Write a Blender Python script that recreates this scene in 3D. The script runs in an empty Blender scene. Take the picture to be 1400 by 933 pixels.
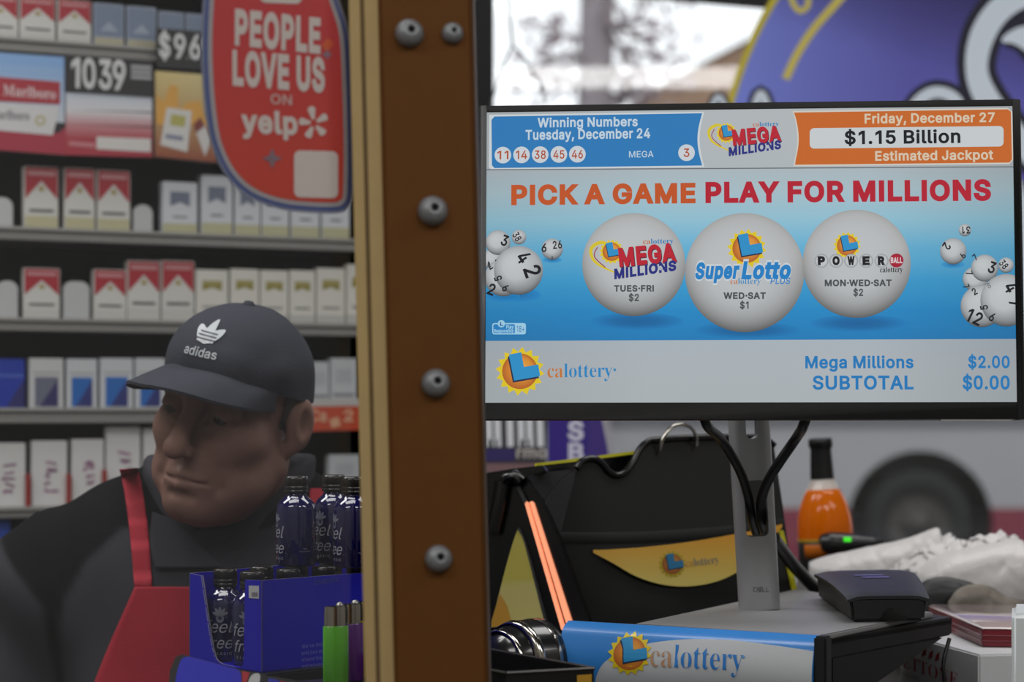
import bpy, bmesh, math, random
import numpy as np
from mathutils import Vector, Matrix, noise
from mathutils.geometry import tessellate_polygon, delaunay_2d_cdt
from mathutils.bvhtree import BVHTree

# ------------------------------------------------------------------ camera, sky, lamps, exposure
F = 70.0 / 36.0 * 1400          # focal length in pixels of the 1400 wide frame
CZ = 1.5                        # camera height
HY = 560.0                      # picture row of the horizon
scene = bpy.context.scene
COL = scene.collection
cam_d = bpy.data.cameras.new('camera')
cam_d.lens = 70; cam_d.sensor_width = 36; cam_d.shift_y = (HY - 466.5) / 1400
cam_d.clip_start = 0.05; cam_d.clip_end = 300
cam_d.dof.use_dof = True; cam_d.dof.focus_distance = 2.02; cam_d.dof.aperture_fstop = 4.8
cam = bpy.data.objects.new('camera', cam_d)
cam.location = (0, 0, CZ); cam.rotation_euler = (math.pi / 2, 0, 0)
COL.objects.link(cam); scene.camera = cam

world = bpy.data.worlds.new('overcast_sky'); scene.world = world; world.use_nodes = True
wn = world.node_tree
bg = wn.nodes['Background']
bg.inputs[0].default_value = (0.93, 0.97, 1.0, 1); bg.inputs[1].default_value = 1.3

scene.view_settings.view_transform = 'Standard'
scene.view_settings.look = 'None'
scene.view_settings.exposure = 0.0
scene.view_settings.gamma = 1.0
scene.view_settings.use_curve_mapping = False
scene.cycles.max_bounces = 8
scene.cycles.transparent_max_bounces = 12
scene.cycles.caustics_reflective = False
scene.cycles.caustics_refractive = False
scene.cycles.sample_clamp_indirect = 4.0

CEIL = 2.9
LAMPS = [(-1.5, 2.45, 20.0), (-0.5, 1.75, 14.0), (0.9, 2.6, 13.0), (-1.3, 0.3, 18.0), (0.5, 0.2, 19.0), (1.9, 0.9, 13.0)]   # x, y, power of the ceiling panels

# ------------------------------------------------------------------ helpers
def lin(c):
    out = []
    for v in c[:3]:
        v = v / 255.0
        out.append(v / 12.92 if v <= 0.04045 else ((v + 0.055) / 1.055) ** 2.4)
    return tuple(out)

def W(px, py, Y):
    return Vector(((px - 700) / F * Y, Y, CZ - (py - HY) / F * Y))

def WZ(px, py, z):              # the point of a horizontal plane at height z seen at that pixel
    Y = (CZ - z) * F / (py - HY)
    return W(px, py, Y)

class Plane:
    def __init__(s, o, ux, uy):
        s.o = Vector(o); s.ux = Vector(ux).normalized(); uy = Vector(uy)
        s.uy = (uy - s.ux * uy.dot(s.ux)).normalized(); s.n = s.ux.cross(s.uy)
    def px(s, x, y):
        c = Vector((0, 0, CZ)); d = Vector(((x - 700) / F, 1, -(y - HY) / F))
        p = c + d * ((s.o - c).dot(s.n) / d.dot(s.n)) - s.o
        return (p.dot(s.ux), p.dot(s.uy))
    def pt(s, u, v, h=0.0):
        return s.o + s.ux * u + s.uy * v + s.n * h
    def at(s, x, y, h=0.0):
        return s.pt(*s.px(x, y), h)
    def moved(s, h):
        return Plane(s.o + s.n * h, s.ux, s.uy)

_mats = {}
def mat(name, rgb=(128, 128, 128), rough=0.5, metal=0.0, var=0.0, bump=0.0, scale=40.0, coat=0.0, trans=0.0, spec=0.5, emit=0.0, ior=1.45, alpha=1.0, sheen=0.0):
    if name in _mats: return _mats[name]
    m = bpy.data.materials.new(name); m.use_nodes = True
    nt = m.node_tree; b = nt.nodes['Principled BSDF']
    c = lin(rgb) + (1,)
    b.inputs['Base Color'].default_value = c
    b.inputs['Roughness'].default_value = rough; b.inputs['Metallic'].default_value = metal
    b.inputs['Coat Weight'].default_value = coat; b.inputs['Transmission Weight'].default_value = trans
    b.inputs['Specular IOR Level'].default_value = spec; b.inputs['IOR'].default_value = ior
    b.inputs['Sheen Weight'].default_value = sheen
    b.inputs['Coat Roughness'].default_value = 0.06
    if emit:
        b.inputs['Emission Color'].default_value = c; b.inputs['Emission Strength'].default_value = emit
    tc = nt.nodes.new('ShaderNodeTexCoord')
    nz = nt.nodes.new('ShaderNodeTexNoise'); nz.inputs['Scale'].default_value = scale; nz.inputs['Detail'].default_value = 4
    nt.links.new(tc.outputs['Object'], nz.inputs['Vector'])
    if var:
        mx = nt.nodes.new('ShaderNodeMix'); mx.data_type = 'RGBA'
        mx.inputs['A'].default_value = tuple(v * (1 - var) for v in c[:3]) + (1,)
        mx.inputs['B'].default_value = tuple(min(1, v * (1 + var)) for v in c[:3]) + (1,)
        nt.links.new(nz.outputs['Fac'], mx.inputs['Factor']); nt.links.new(mx.outputs['Result'], b.inputs['Base Color'])
    if bump:
        bp = nt.nodes.new('ShaderNodeBump'); bp.inputs['Strength'].default_value = bump; bp.inputs['Distance'].default_value = 0.002
        nt.links.new(nz.outputs['Fac'], bp.inputs['Height']); nt.links.new(bp.outputs['Normal'], b.inputs['Normal'])
    if not var and not bump:      # slight unevenness of gloss
        mr = nt.nodes.new('ShaderNodeMapRange'); mr.inputs['To Min'].default_value = max(0.02, rough * 0.85); mr.inputs['To Max'].default_value = min(1, rough * 1.15)
        nt.links.new(nz.outputs['Fac'], mr.inputs['Value']); nt.links.new(mr.outputs['Result'], b.inputs['Roughness'])
    _mats[name] = m
    return m

def attr_mat(name, emissive, rough=0.5, coat=0.0, trans=0.0, strength=1.0, spec=0.5):
    if name in _mats: return _mats[name]
    m = bpy.data.materials.new(name); m.use_nodes = True
    nt = m.node_tree; b = nt.nodes['Principled BSDF']
    at = nt.nodes.new('ShaderNodeAttribute'); at.attribute_name = 'ink'
    if emissive:
        nt.links.new(at.outputs['Color'], b.inputs['Emission Color']); b.inputs['Emission Strength'].default_value = strength
        b.inputs['Base Color'].default_value = (0.01, 0.01, 0.012, 1); b.inputs['Roughness'].default_value = 0.45
        b.inputs['Specular IOR Level'].default_value = 0.15
    else:
        nt.links.new(at.outputs['Color'], b.inputs['Base Color']); b.inputs['Roughness'].default_value = rough; b.inputs['Specular IOR Level'].default_value = spec
        b.inputs['Coat Weight'].default_value = coat
        if trans:                 # backlit film: part of the light passes through
            tr = nt.nodes.new('ShaderNodeBsdfTranslucent'); mx = nt.nodes.new('ShaderNodeMixShader')
            mx.inputs[0].default_value = trans
            nt.links.new(at.outputs['Color'], tr.inputs['Color'])
            nt.links.new(b.outputs[0], mx.inputs[1]); nt.links.new(tr.outputs[0], mx.inputs[2])
            nt.links.new(mx.outputs[0], nt.nodes['Material Output'].inputs['Surface'])
    _mats[name] = m
    return m
PRINT = attr_mat('printed_ink', False, 0.45)
PIXELS = attr_mat('lit_screen', True, strength=1.0)

def sheet_glass(name, haze=(200, 205, 210), haze_w=0.02, gloss=0.03):
    m = bpy.data.materials.new(name); m.use_nodes = True
    nt = m.node_tree; nt.nodes.remove(nt.nodes['Principled BSDF']); out = nt.nodes['Material Output']
    t = nt.nodes.new('ShaderNodeBsdfTransparent'); g = nt.nodes.new('ShaderNodeBsdfGlossy'); d = nt.nodes.new('ShaderNodeBsdfDiffuse')
    g.inputs['Roughness'].default_value = 0.02; d.inputs['Color'].default_value = lin(haze) + (1,)
    a = nt.nodes.new('ShaderNodeMixShader'); b = nt.nodes.new('ShaderNodeMixShader')
    a.inputs[0].default_value = haze_w; b.inputs[0].default_value = gloss
    nt.links.new(t.outputs[0], a.inputs[1]); nt.links.new(d.outputs[0], a.inputs[2])
    nt.links.new(a.outputs[0], b.inputs[1]); nt.links.new(g.outputs[0], b.inputs[2]); nt.links.new(b.outputs[0], out.inputs['Surface'])
    return m

def winding(x, y, cs):
    w = 0
    for c in cs:
        px_, py_ = c[-1]
        for qx, qy in c:
            if (py_ <= y) != (qy <= y):
                side = (qx - px_) * (y - py_) - (x - px_) * (qy - py_)
                if qy > py_ and side > 0: w += 1
                elif qy < py_ and side < 0: w -= 1
            px_, py_ = qx, qy
    return w
def triangulate(contours, grid=None):
    """points and triangles filling the contours (holes run the other way round)"""
    vs = []; es = []
    for c in contours:
        n0 = len(vs); n = len(c)
        vs += [Vector(p) for p in c]; es += [(n0 + i, n0 + (i + 1) % n) for i in range(n)]
    if len(vs) < 3: return [], []
    if grid:
        xs = [v.x for v in vs]; ys = [v.y for v in vs]
        for i in range(1, int((max(xs) - min(xs)) / grid) + 1):
            for j in range(1, int((max(ys) - min(ys)) / grid) + 1): vs.append(Vector((min(xs) + i * grid + .0001 * (j % 3), min(ys) + j * grid)))
    sc = max(max(abs(v.x), abs(v.y)) for v in vs) or 1
    P, E, T, *_r = delaunay_2d_cdt([v / sc for v in vs], es, [], 0, 1e-6)
    P = [p * sc for p in P]; out = []
    for t in T:
        x = sum(P[i].x for i in t) / 3; y = sum(P[i].y for i in t) / 3
        if winding(x, y, contours) != 0: out.append(tuple(t))
    return [(p.x, p.y) for p in P], out

class MB:
    def __init__(s): s.v = []; s.f = []; s.m = []; s.sm = []; s.c = []; s.mats = []
    def mi(s, m):
        if m not in s.mats: s.mats.append(m)
        return s.mats.index(m)
    def add(s, vs, fs, m, smooth=False, col=None, cols=None):
        o = len(s.v); k = s.mi(m)
        s.v += [Vector(p) for p in vs]
        for f in fs:
            s.f.append(tuple(i + o for i in f)); s.m.append(k); s.sm.append(smooth)
            s.c.append([cols[i] for i in f] if cols is not None else ([col] * len(f) if col is not None else None))
    def box(s, c, size, m, M=None, smooth=False):
        x, y, z = (d / 2 for d in size); c = Vector(c); M = M or Matrix.Identity(3)
        vs = [c + M @ Vector((a * x, b * y, d * z)) for a in (-1, 1) for b in (-1, 1) for d in (-1, 1)]
        s.add(vs, [(0, 1, 3, 2), (4, 6, 7, 5), (0, 4, 5, 1), (2, 3, 7, 6), (0, 2, 6, 4), (1, 5, 7, 3)], m, smooth)
    def hexa(s, bot, top, m, smooth=False):   # two matching polygons joined by walls
        n = len(bot)
        fs = [tuple(range(n))[::-1], tuple(range(n, 2 * n))] + [(i, (i + 1) % n, n + (i + 1) % n, n + i) for i in range(n)]
        s.add(list(bot) + list(top), fs, m, smooth)
    def prism(s, pl, poly, h0, h1, m, side=None):   # polygon in plane coords, thick from h0 to h1
        a = [pl.pt(u, v, h0) for u, v in poly]; b = [pl.pt(u, v, h1) for u, v in poly]
        n = len(poly)
        tris = tessellate_polygon([[Vector((u, v, 0)) for u, v in poly]])
        s.add(b, [tuple(t) for t in tris], m); s.add(a, [tuple(reversed(t)) for t in tris], m)
        s.add(a + b, [(i, (i + 1) % n, n + (i + 1) % n, n + i) for i in range(n)], side or m)
    def tube(s, pts, r, m, seg=10, caps=True, closed=False, flat=1.0):
        pts = [Vector(p) for p in pts]; n = len(pts)
        rr = r if isinstance(r, (list, tuple)) else [r] * n
        vs = []; up = None
        for i, p in enumerate(pts):
            a = pts[(i - 1) % n] if (closed or i > 0) else p; b = pts[(i + 1) % n] if (closed or i < n - 1) else p
            t = (b - a).normalized()
            if up is None: up = t.orthogonal().normalized()
            up = (up - t * up.dot(t)).normalized(); w = t.cross(up)
            vs += [p + (up * math.cos(2 * math.pi * k / seg) + w * flat * math.sin(2 * math.pi * k / seg)) * rr[i] for k in range(seg)]
        fs = []
        for i in range(n if closed else n - 1):
            j = (i + 1) % n
            fs += [(i * seg + k, i * seg + (k + 1) % seg, j * seg + (k + 1) % seg, j * seg + k) for k in range(seg)]
        s.add(vs, fs, m, True)
        if caps and not closed:
            s.add(vs[:seg], [tuple(range(seg))[::-1]], m); s.add(vs[-seg:], [tuple(range(seg))], m)
    def lathe(s, prof, m, M=None, seg=32, smooth=True, ang=(0, 2 * math.pi)):
        M = M or Matrix.Identity(4); full = abs(ang[1] - ang[0] - 2 * math.pi) < 1e-6
        vs = []
        for r, z in prof:
            for k in range(seg if full else seg + 1):
                a = ang[0] + (ang[1] - ang[0]) * k / seg
                vs.append(M @ Vector((r * math.cos(a), r * math.sin(a), z)))
        q = seg if full else seg + 1; fs = []
        for i in range(len(prof) - 1):
            for k in range(seg):
                k2 = (k + 1) % q
                fs.append((i * q + k, i * q + k2, (i + 1) * q + k2, (i + 1) * q + k))
        s.add(vs, fs, m, smooth)
    def fill(s, fn, contours, col=None, m=None, colfn=None, grid=None):
        m = m or PRINT
        pts, tris = triangulate(contours, grid)
        if not tris: return
        cols = [colfn(*p) for p in pts] if colfn else None
        s.add([fn(x, y) for x, y in pts], tris, m, False, col, cols)

def mesh_from(name, mb, inv=None):
    me = bpy.data.meshes.new(name)
    vs = mb.v if inv is None else [inv @ p for p in mb.v]
    me.from_pydata([tuple(p) for p in vs], [], mb.f)
    for m in mb.mats: me.materials.append(m)
    me.polygons.foreach_set('material_index', mb.m); me.polygons.foreach_set('use_smooth', mb.sm)
    if any(c is not None for c in mb.c):
        at = me.color_attributes.new('ink', 'FLOAT_COLOR', 'CORNER'); data = []
        for f, c in zip(mb.f, mb.c):
            for k in range(len(f)):
                col = c[k] if c is not None else (0.5, 0.5, 0.5)
                data += [col[0], col[1], col[2], 1.0]
        at.data.foreach_set('color', data)
    me.update()
    return me

MW = {}                        # world matrix of every thing and part, for parenting
def tag(o, label=None, cat=None, group=None, kind=None):
    if label: o['label'] = label
    if cat: o['category'] = cat
    if group: o['group'] = group
    if kind: o['kind'] = kind
    return o

def thing(name, loc, label, cat, group=None, rot=None):
    o = bpy.data.objects.new(name, None); COL.objects.link(o); o.empty_display_size = 0.02
    M = Matrix.Translation(Vector(loc)) @ (rot.to_4x4() if rot else Matrix.Identity(4))
    o.matrix_world = M; MW[o.name] = M.copy()
    return tag(o, label, cat, group)

def obj(name, mb, parent=None, bevel=0.0, seg=2, recalc=True, weld=False, ang=35, label=None):
    if parent is not None: M = MW[parent.name]
    else:
        xs = [p.x for p in mb.v]; ys = [p.y for p in mb.v]; zs = [p.z for p in mb.v]
        M = Matrix.Translation(((min(xs) + max(xs)) / 2, (min(ys) + max(ys)) / 2, min(zs)))
    me = mesh_from(name, mb, M.inverted())
    if bevel or recalc or weld:
        bm = bmesh.new(); bm.from_mesh(me)
        if weld or bevel: bmesh.ops.remove_doubles(bm, verts=bm.verts, dist=1e-5)
        if recalc: bmesh.ops.recalc_face_normals(bm, faces=bm.faces)
        if bevel:
            es = [e for e in bm.edges if len(e.link_faces) == 2 and e.calc_face_angle(0) > math.radians(ang)]
            bmesh.ops.bevel(bm, geom=es, offset=bevel, segments=seg, affect='EDGES', clamp_overlap=True)
            for f in bm.faces: f.smooth = True
        bm.to_mesh(me); bm.free()
        if bevel:
            try: me.set_sharp_from_angle(angle=math.radians(50))
            except Exception: pass
    o = bpy.data.objects.new(name, me); COL.objects.link(o)
    if parent is not None:
        o.parent = parent; MW[o.name] = M.copy()
    else:
        o.matrix_world = M; MW[o.name] = M.copy()
    if label: o['label'] = label
    return o

def struct(name, mb, parent=None, **k):
    o = obj(name, mb, parent, **k)
    if parent is None: o['kind'] = 'structure'
    return o

def copy_thing(o, parent=None):
    c = o.copy(); COL.objects.link(c)
    if parent is not None: c.parent = parent
    for ch in [x for x in bpy.data.objects if x.parent == o]: copy_thing(ch, c)
    return c

# ------------------------------------------------------------------ lettering (outlines drawn as polygons, in thousandths of the letter height)
GLYPHS = {
 'sans': {
  36: (447, [[202,-74,202,583,244,583,244,-74], [224,-9,172,-4,128,9,91,31,64,60,46,96,38,137,104,137,110,110,123,88,142,71,166,59,194,52,224,49,257,52,286,60,311,74,329,92,341,114,346,139,342,161,332,179,316,193,296,205,245,222,184,239,128,260,86,289,60,326,52,372,58,413,75,448,102,476,138,498,180,511,227,516,275,511,316,498,351,476,377,449,394,415,401,378,337,378,326,412,302,437,267,453,225,459,194,456,167,448,145,435,129,418,118,398,115,376,119,352,131,334,148,319,169,308,212,293,264,279,312,264,336,252,359,238,379,220,395,198,405,171,408,139,403,99,386,64,360,34,323,11,278,-4]]),
  38: (448, [[197,-7,150,-2,110,12,78,34,54,62,39,96,34,133,37,163,47,189,63,213,85,235,140,279,216,335,237,352,255,375,260,389,262,405,258,427,245,445,226,457,201,461,184,459,168,453,155,444,145,431,139,416,137,399,139,380,145,363,169,327,204,284,438,0,364,0,171,231,121,293,102,319,87,344,78,370,75,398,79,430,91,458,109,481,134,499,165,510,200,513,235,510,266,499,290,482,308,459,320,433,324,404,322,382,315,362,305,342,291,325,256,293,154,217,128,195,110,174,100,154,97,131,100,108,109,87,124,70,143,57,166,49,193,46,223,50,251,59,278,75,301,95,321,121,336,151,346,186,349,224,408,224,405,180,397,144,385,115,371,92,345,62,333,47,305,23,271,7,234,-3]]),
  39: (206, [[78,318,70,509,136,509,128,318]]),
  43: (453, [[198,34,198,364,255,364,255,34], [61,172,61,226,391,226,391,172]]),
  44: (188, [[38,-119,68,71,137,71,84,-119]]),
  45: (453, [[337,244,337,188,114,188,114,244]]),
  46: (188, [[95,-4,78,-1,63,9,53,24,50,41,53,59,63,73,78,83,95,87,113,83,128,73,138,59,141,41,138,24,128,9,113,-1]]),
  48: (453, [[227,-7,174,1,130,24,95,62,69,113,53,178,48,254,53,330,69,395,95,447,130,484,174,508,227,516,279,508,323,484,358,447,384,395,400,330,405,254,400,178,384,113,359,62,323,24,279,1], [227,50,261,56,290,74,313,103,330,144,340,194,344,254,340,314,330,365,313,405,290,435,261,453,227,460,192,453,163,435,140,405,123,365,113,314,109,254,113,194,123,144,140,103,163,74,192,56]]),
  49: (380, [[276,509,276,0,212,0,212,448,209,448,86,358,86,427,198,509]]),
  50: (453, [[64,0,64,47,234,229,282,282,299,305,311,327,318,348,320,371,317,397,308,419,293,436,273,449,250,457,224,460,196,457,172,447,153,433,139,413,130,390,127,362,66,362,71,405,86,442,111,473,143,496,182,511,225,516,268,511,306,497,337,474,361,445,376,411,381,372,378,345,371,318,357,290,336,259,267,180,153,60,153,57,389,57,389,0]]),
  51: (453, [[218,-7,173,-3,133,10,98,30,70,57,52,91,44,132,109,132,115,107,126,87,144,71,165,59,191,52,219,50,248,53,275,61,297,74,315,93,325,116,329,145,326,172,316,196,299,217,275,234,242,244,201,248,157,248,157,299,288,448,288,452,70,452,70,509,372,509,372,461,211,278,211,289,264,288,308,276,344,253,371,222,387,186,393,145,387,103,370,66,344,36,309,12,266,-2]]),
  52: (453, [[40,105,40,158,247,509,311,509,109,166,109,163,413,163,413,105], [282,0,282,121,282,146,282,318,343,318,343,0]]),
  53: (453, [[221,-7,178,-2,140,11,108,32,83,60,66,93,60,130,122,130,127,108,138,89,154,73,173,60,196,52,221,50,250,53,276,64,298,82,314,104,324,131,328,162,324,193,314,221,297,244,275,262,248,273,218,277,192,275,167,268,145,258,128,246,67,253,96,509,366,509,366,452,151,452,134,301,155,315,178,325,203,331,229,334,263,330,294,321,321,306,345,285,364,260,379,231,388,199,391,163,385,117,369,76,343,41,309,15,268,-1]]),
  54: (453, [[226,-7,182,-1,142,15,109,40,84,74,69,115,64,162,68,199,80,239,102,285,137,340,252,509,322,509,151,261,145,261,154,275,165,288,179,299,196,307,214,312,235,314,278,309,316,295,346,271,370,240,384,201,389,157,384,112,368,73,343,39,310,14,271,-2], [226,48,254,52,279,63,299,79,314,101,324,128,327,157,324,187,314,213,299,235,279,251,254,262,226,265,198,262,174,252,153,235,138,214,128,188,125,158,128,128,138,102,153,79,174,63,198,52]]),
  55: (453, [[97,0,323,448,323,452,62,452,62,509,391,509,391,449,165,0]]),
  56: (453, [[226,-7,178,-2,136,11,101,33,74,62,57,96,52,135,55,166,65,195,81,220,101,241,125,256,153,265,119,282,93,308,76,342,70,380,75,417,90,450,114,477,146,498,184,511,226,516,269,511,306,498,337,477,361,450,377,417,382,380,376,342,359,308,333,282,300,267,327,256,351,241,372,220,387,195,397,166,401,135,395,96,378,62,352,33,317,11,275,-2], [226,49,258,52,285,60,307,74,323,91,333,113,337,139,333,165,322,189,305,208,283,223,256,232,226,235,196,232,169,223,147,208,130,189,119,165,115,139,119,113,129,91,145,74,167,60,195,52], [226,290,252,292,274,300,293,313,307,330,316,351,319,376,316,399,308,420,294,437,275,449,252,457,226,460,200,457,177,449,159,437,145,420,136,399,133,376,136,351,145,330,159,313,178,300,201,292]]),
  57: (453, [[226,516,271,510,310,494,343,468,368,434,384,393,389,347,385,309,373,270,350,224,315,168,200,0,130,0,301,248,307,248,299,234,287,221,273,210,257,202,238,196,218,195,175,199,137,214,106,237,83,269,68,307,64,352,69,397,85,436,110,469,143,494,182,510], [226,460,199,457,174,446,154,429,138,407,129,381,125,352,129,322,138,295,154,274,174,257,199,247,226,243,254,247,279,257,299,273,314,295,324,321,327,350,324,381,314,407,299,429,279,446,254,457]]),
  65: (480, [[16,0,201,509,276,509,463,0,395,0,287,302,264,372,232,478,245,478,213,371,191,302,85,0], [110,142,110,199,370,199,370,142]]),
  66: (456, [[60,0,60,509,241,509,289,504,329,491,359,469,381,442,394,410,398,374,395,344,387,320,373,301,356,286,336,275,315,267,315,262,339,257,363,245,385,227,402,203,414,173,418,136,413,100,400,67,377,39,344,18,301,4,247,0], [125,57,245,57,296,63,330,80,349,105,355,137,352,161,342,184,327,203,306,218,279,228,248,231,125,231], [125,285,238,285,265,288,288,296,308,309,323,326,333,348,336,372,330,403,313,429,283,446,240,452,125,452]]),
  67: (510, [[267,-7,205,1,150,25,104,63,70,115,48,179,40,254,48,329,70,393,104,445,150,484,205,508,267,516,305,513,340,504,373,490,402,471,427,447,448,418,463,385,473,348,408,348,401,373,389,395,375,413,357,428,337,440,315,449,292,454,267,456,223,450,184,432,150,403,125,364,109,314,103,254,109,194,125,145,151,105,184,76,223,59,267,53,292,55,315,60,337,69,357,81,375,96,389,114,401,136,408,160,473,160,463,124,448,91,428,62,402,38,373,19,341,5,305,-4]]),
  68: (502, [[219,0,96,0,96,57,215,57,272,63,318,81,354,110,379,149,394,198,399,255,394,312,379,361,354,399,320,428,275,446,221,452,93,452,93,509,225,509,294,501,353,478,399,441,433,391,455,329,462,255,455,181,433,119,398,68,351,31,291,8], [125,509,125,0,60,0,60,509]]),
  69: (419, [[60,0,60,509,372,509,372,452,125,452,125,286,355,286,355,229,125,229,125,57,375,57,375,0]]),
  70: (410, [[60,0,60,509,369,509,369,452,125,452,125,278,346,278,346,221,125,221,125,0]]),
  71: (520, [[269,-7,205,1,149,25,104,64,69,116,47,179,40,254,47,329,69,393,103,445,149,484,203,508,265,516,304,513,340,504,374,489,403,469,429,445,449,416,465,384,474,349,408,349,399,372,387,393,373,411,356,427,337,439,315,448,291,454,265,456,222,450,183,432,150,404,125,364,109,314,103,254,109,194,125,145,151,105,184,76,224,59,269,53,309,57,345,71,374,93,396,123,410,160,415,202,434,199,283,199,283,256,478,256,478,200,471,141,451,91,419,50,377,19,326,0]]),
  72: (517, [[60,0,60,509,125,509,125,289,392,289,392,509,457,509,457,0,392,0,392,232,125,232,125,0]]),
  73: (182, [[60,0,60,509,122,509,122,0]]),
  74: (396, [[185,-7,124,3,75,33,44,81,33,145,33,173,98,173,98,145,104,104,122,74,149,56,185,50,220,56,248,74,266,104,272,145,272,509,336,509,336,145,326,81,294,33,246,3]]),
  75: (467, [[104,145,104,216,139,261,174,303,212,344,364,509,448,509,231,276,228,276], [60,0,60,509,125,509,125,334,124,225,125,193,125,0], [372,0,188,259,228,309,449,0]]),
  76: (393, [[60,0,60,509,125,509,125,57,361,57,361,0]]),
  77: (628, [[60,0,60,509,152,509,277,187,287,159,299,123,311,84,322,49,307,49,318,83,330,121,342,158,352,187,476,509,568,509,568,0,504,0,504,291,504,327,505,369,506,413,507,457,513,457,498,409,482,363,467,322,456,291,342,0,286,0,170,291,159,321,145,361,129,408,112,457,119,457,120,416,121,372,122,328,122,291,122,0]]),
  78: (523, [[60,0,60,509,136,509,343,183,363,151,388,107,414,55,405,54,401,108,399,157,399,195,399,509,463,509,463,0,387,0,202,290,177,331,148,381,108,452,119,454,122,384,124,328,125,291,125,0]]),
  79: (533, [[267,-7,205,1,150,25,105,63,70,115,48,179,40,254,48,329,70,393,105,445,150,484,205,508,267,516,329,508,384,484,429,445,464,393,486,329,493,254,486,179,464,115,429,63,384,25,329,1], [267,53,310,59,349,76,383,105,408,144,425,194,430,254,425,314,408,365,383,404,349,433,310,450,267,456,223,450,184,433,151,404,125,364,109,314,103,254,109,194,125,144,151,105,184,76,223,59]]),
  80: (445, [[60,0,60,509,235,509,289,503,332,487,366,462,390,430,404,391,409,348,404,304,390,265,366,233,332,207,289,191,235,186,109,186,109,242,233,242,269,246,297,256,318,272,333,294,342,319,344,348,342,376,333,402,318,423,297,439,268,449,232,452,125,452,125,0]]),
  82: (449, [[60,0,60,509,236,509,290,504,333,489,367,465,390,433,405,395,409,352,405,309,390,271,367,240,333,217,289,203,236,198,96,198,96,255,234,255,269,258,298,267,319,281,334,300,342,324,345,352,342,380,334,405,319,425,298,440,269,449,233,452,125,452,125,0], [353,0,230,229,303,229,428,0]]),
  83: (447, [[224,-9,172,-4,128,9,91,31,64,60,46,96,38,137,104,137,110,110,123,88,142,71,166,59,194,52,224,49,257,52,286,60,311,74,329,92,341,114,346,139,342,161,332,179,316,193,296,205,245,222,184,239,128,260,86,289,60,326,52,372,58,413,75,448,102,476,138,498,180,511,227,516,275,511,316,498,351,476,377,449,394,415,401,378,337,378,326,412,302,437,267,453,225,459,194,456,167,448,145,435,129,418,118,398,115,376,119,352,131,334,148,319,169,308,212,293,264,279,312,264,336,252,359,238,379,220,395,198,405,171,408,139,403,99,386,64,360,34,323,11,278,-4]]),
  84: (449, [[32,452,32,509,417,509,417,452,257,452,257,0,193,0,193,452]]),
  85: (517, [[259,-8,203,-2,154,15,114,43,85,80,66,124,60,173,60,509,124,509,124,178,128,144,141,113,160,87,187,68,220,56,259,52,298,56,331,68,357,87,377,113,389,144,393,178,393,509,457,509,457,173,451,124,433,80,403,43,363,15,315,-2]]),
  86: (480, [[204,0,16,509,84,509,192,206,215,137,248,31,235,31,267,138,290,206,395,509,463,509,278,0]]),
  87: (686, [[155,0,16,509,82,509,163,196,175,145,187,94,197,40,189,40,200,94,211,145,224,196,306,509,380,509,462,196,474,145,486,94,497,40,488,40,499,94,510,145,523,196,603,509,670,509,530,0,455,0,368,323,351,391,336,475,350,475,335,395,318,323,230,0]]),
  89: (472, [[203,0,203,208,16,509,91,509,192,344,222,292,250,230,224,230,251,293,280,344,381,509,455,509,268,208,268,0]]),
  97: (389, [[160,-9,126,-5,94,5,68,22,48,45,35,73,30,108,34,138,43,161,58,179,78,193,100,203,125,211,178,220,234,227,252,230,265,235,273,243,276,255,273,279,267,297,256,311,240,322,220,329,196,331,171,329,149,322,132,313,118,301,107,288,100,274,41,291,57,322,79,346,104,364,133,375,163,382,194,384,239,379,263,372,286,360,306,343,322,320,333,290,337,251,337,0,277,0,277,52,272,52,252,25,236,12,215,1,190,-6], [170,45,202,49,228,59,248,74,263,93,272,115,276,138,276,190,259,182,231,176,200,171,175,168,134,159,117,150,103,139,95,124,92,105,94,87,102,72,114,61,130,52,149,47]]),
  98: (424, [[229,-8,198,-5,172,4,153,17,138,31,118,59,112,59,112,0,53,0,53,509,114,509,114,319,118,319,137,346,152,360,171,373,197,381,229,384,274,378,313,361,345,332,370,293,385,245,390,189,385,133,370,84,346,45,313,16,274,-2], [220,47,253,51,279,66,301,88,316,117,325,151,328,189,325,227,316,261,301,290,280,311,253,325,220,330,188,325,161,312,140,291,125,263,116,229,113,189,116,150,125,115,140,86,162,65,188,51]]),
  99: (396, [[207,-8,159,-2,117,16,82,46,56,85,40,133,34,187,40,243,56,291,82,330,117,360,159,378,207,384,234,383,260,377,284,368,305,356,324,341,340,322,353,301,362,277,303,262,290,289,270,311,242,325,207,330,173,325,145,310,124,287,108,258,99,224,96,187,99,151,108,117,124,89,145,66,173,51,207,46,243,52,271,66,292,89,304,117,363,102,354,78,341,56,325,37,306,21,285,9,261,-1,235,-6]]),
  100: (424, [[195,-8,151,-2,111,16,79,45,55,84,39,133,34,189,39,245,55,293,79,332,112,361,151,378,196,384,228,381,253,373,272,360,287,346,306,319,311,319,311,509,372,509,372,0,313,0,313,59,307,59,287,31,272,17,252,4,227,-5], [205,47,236,51,263,65,284,86,299,115,309,150,312,189,309,229,300,263,284,291,263,312,237,325,205,330,172,325,145,311,124,290,108,261,99,227,96,189,99,151,109,117,124,88,145,66,172,51]]),
  101: (404, [[212,-8,161,-2,117,16,82,46,56,85,40,132,34,187,39,242,55,290,81,329,115,359,157,378,205,384,236,382,266,374,294,361,319,341,341,315,357,282,368,242,371,194,371,169,75,169,75,221,338,221,310,202,307,237,298,269,283,294,263,314,237,326,205,330,173,326,146,313,125,294,109,270,99,241,96,211,96,178,100,139,110,106,128,80,151,61,179,50,212,46,234,48,254,53,271,61,285,73,297,88,306,105,365,91,353,63,335,39,311,19,283,4,249,-5]]),
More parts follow.
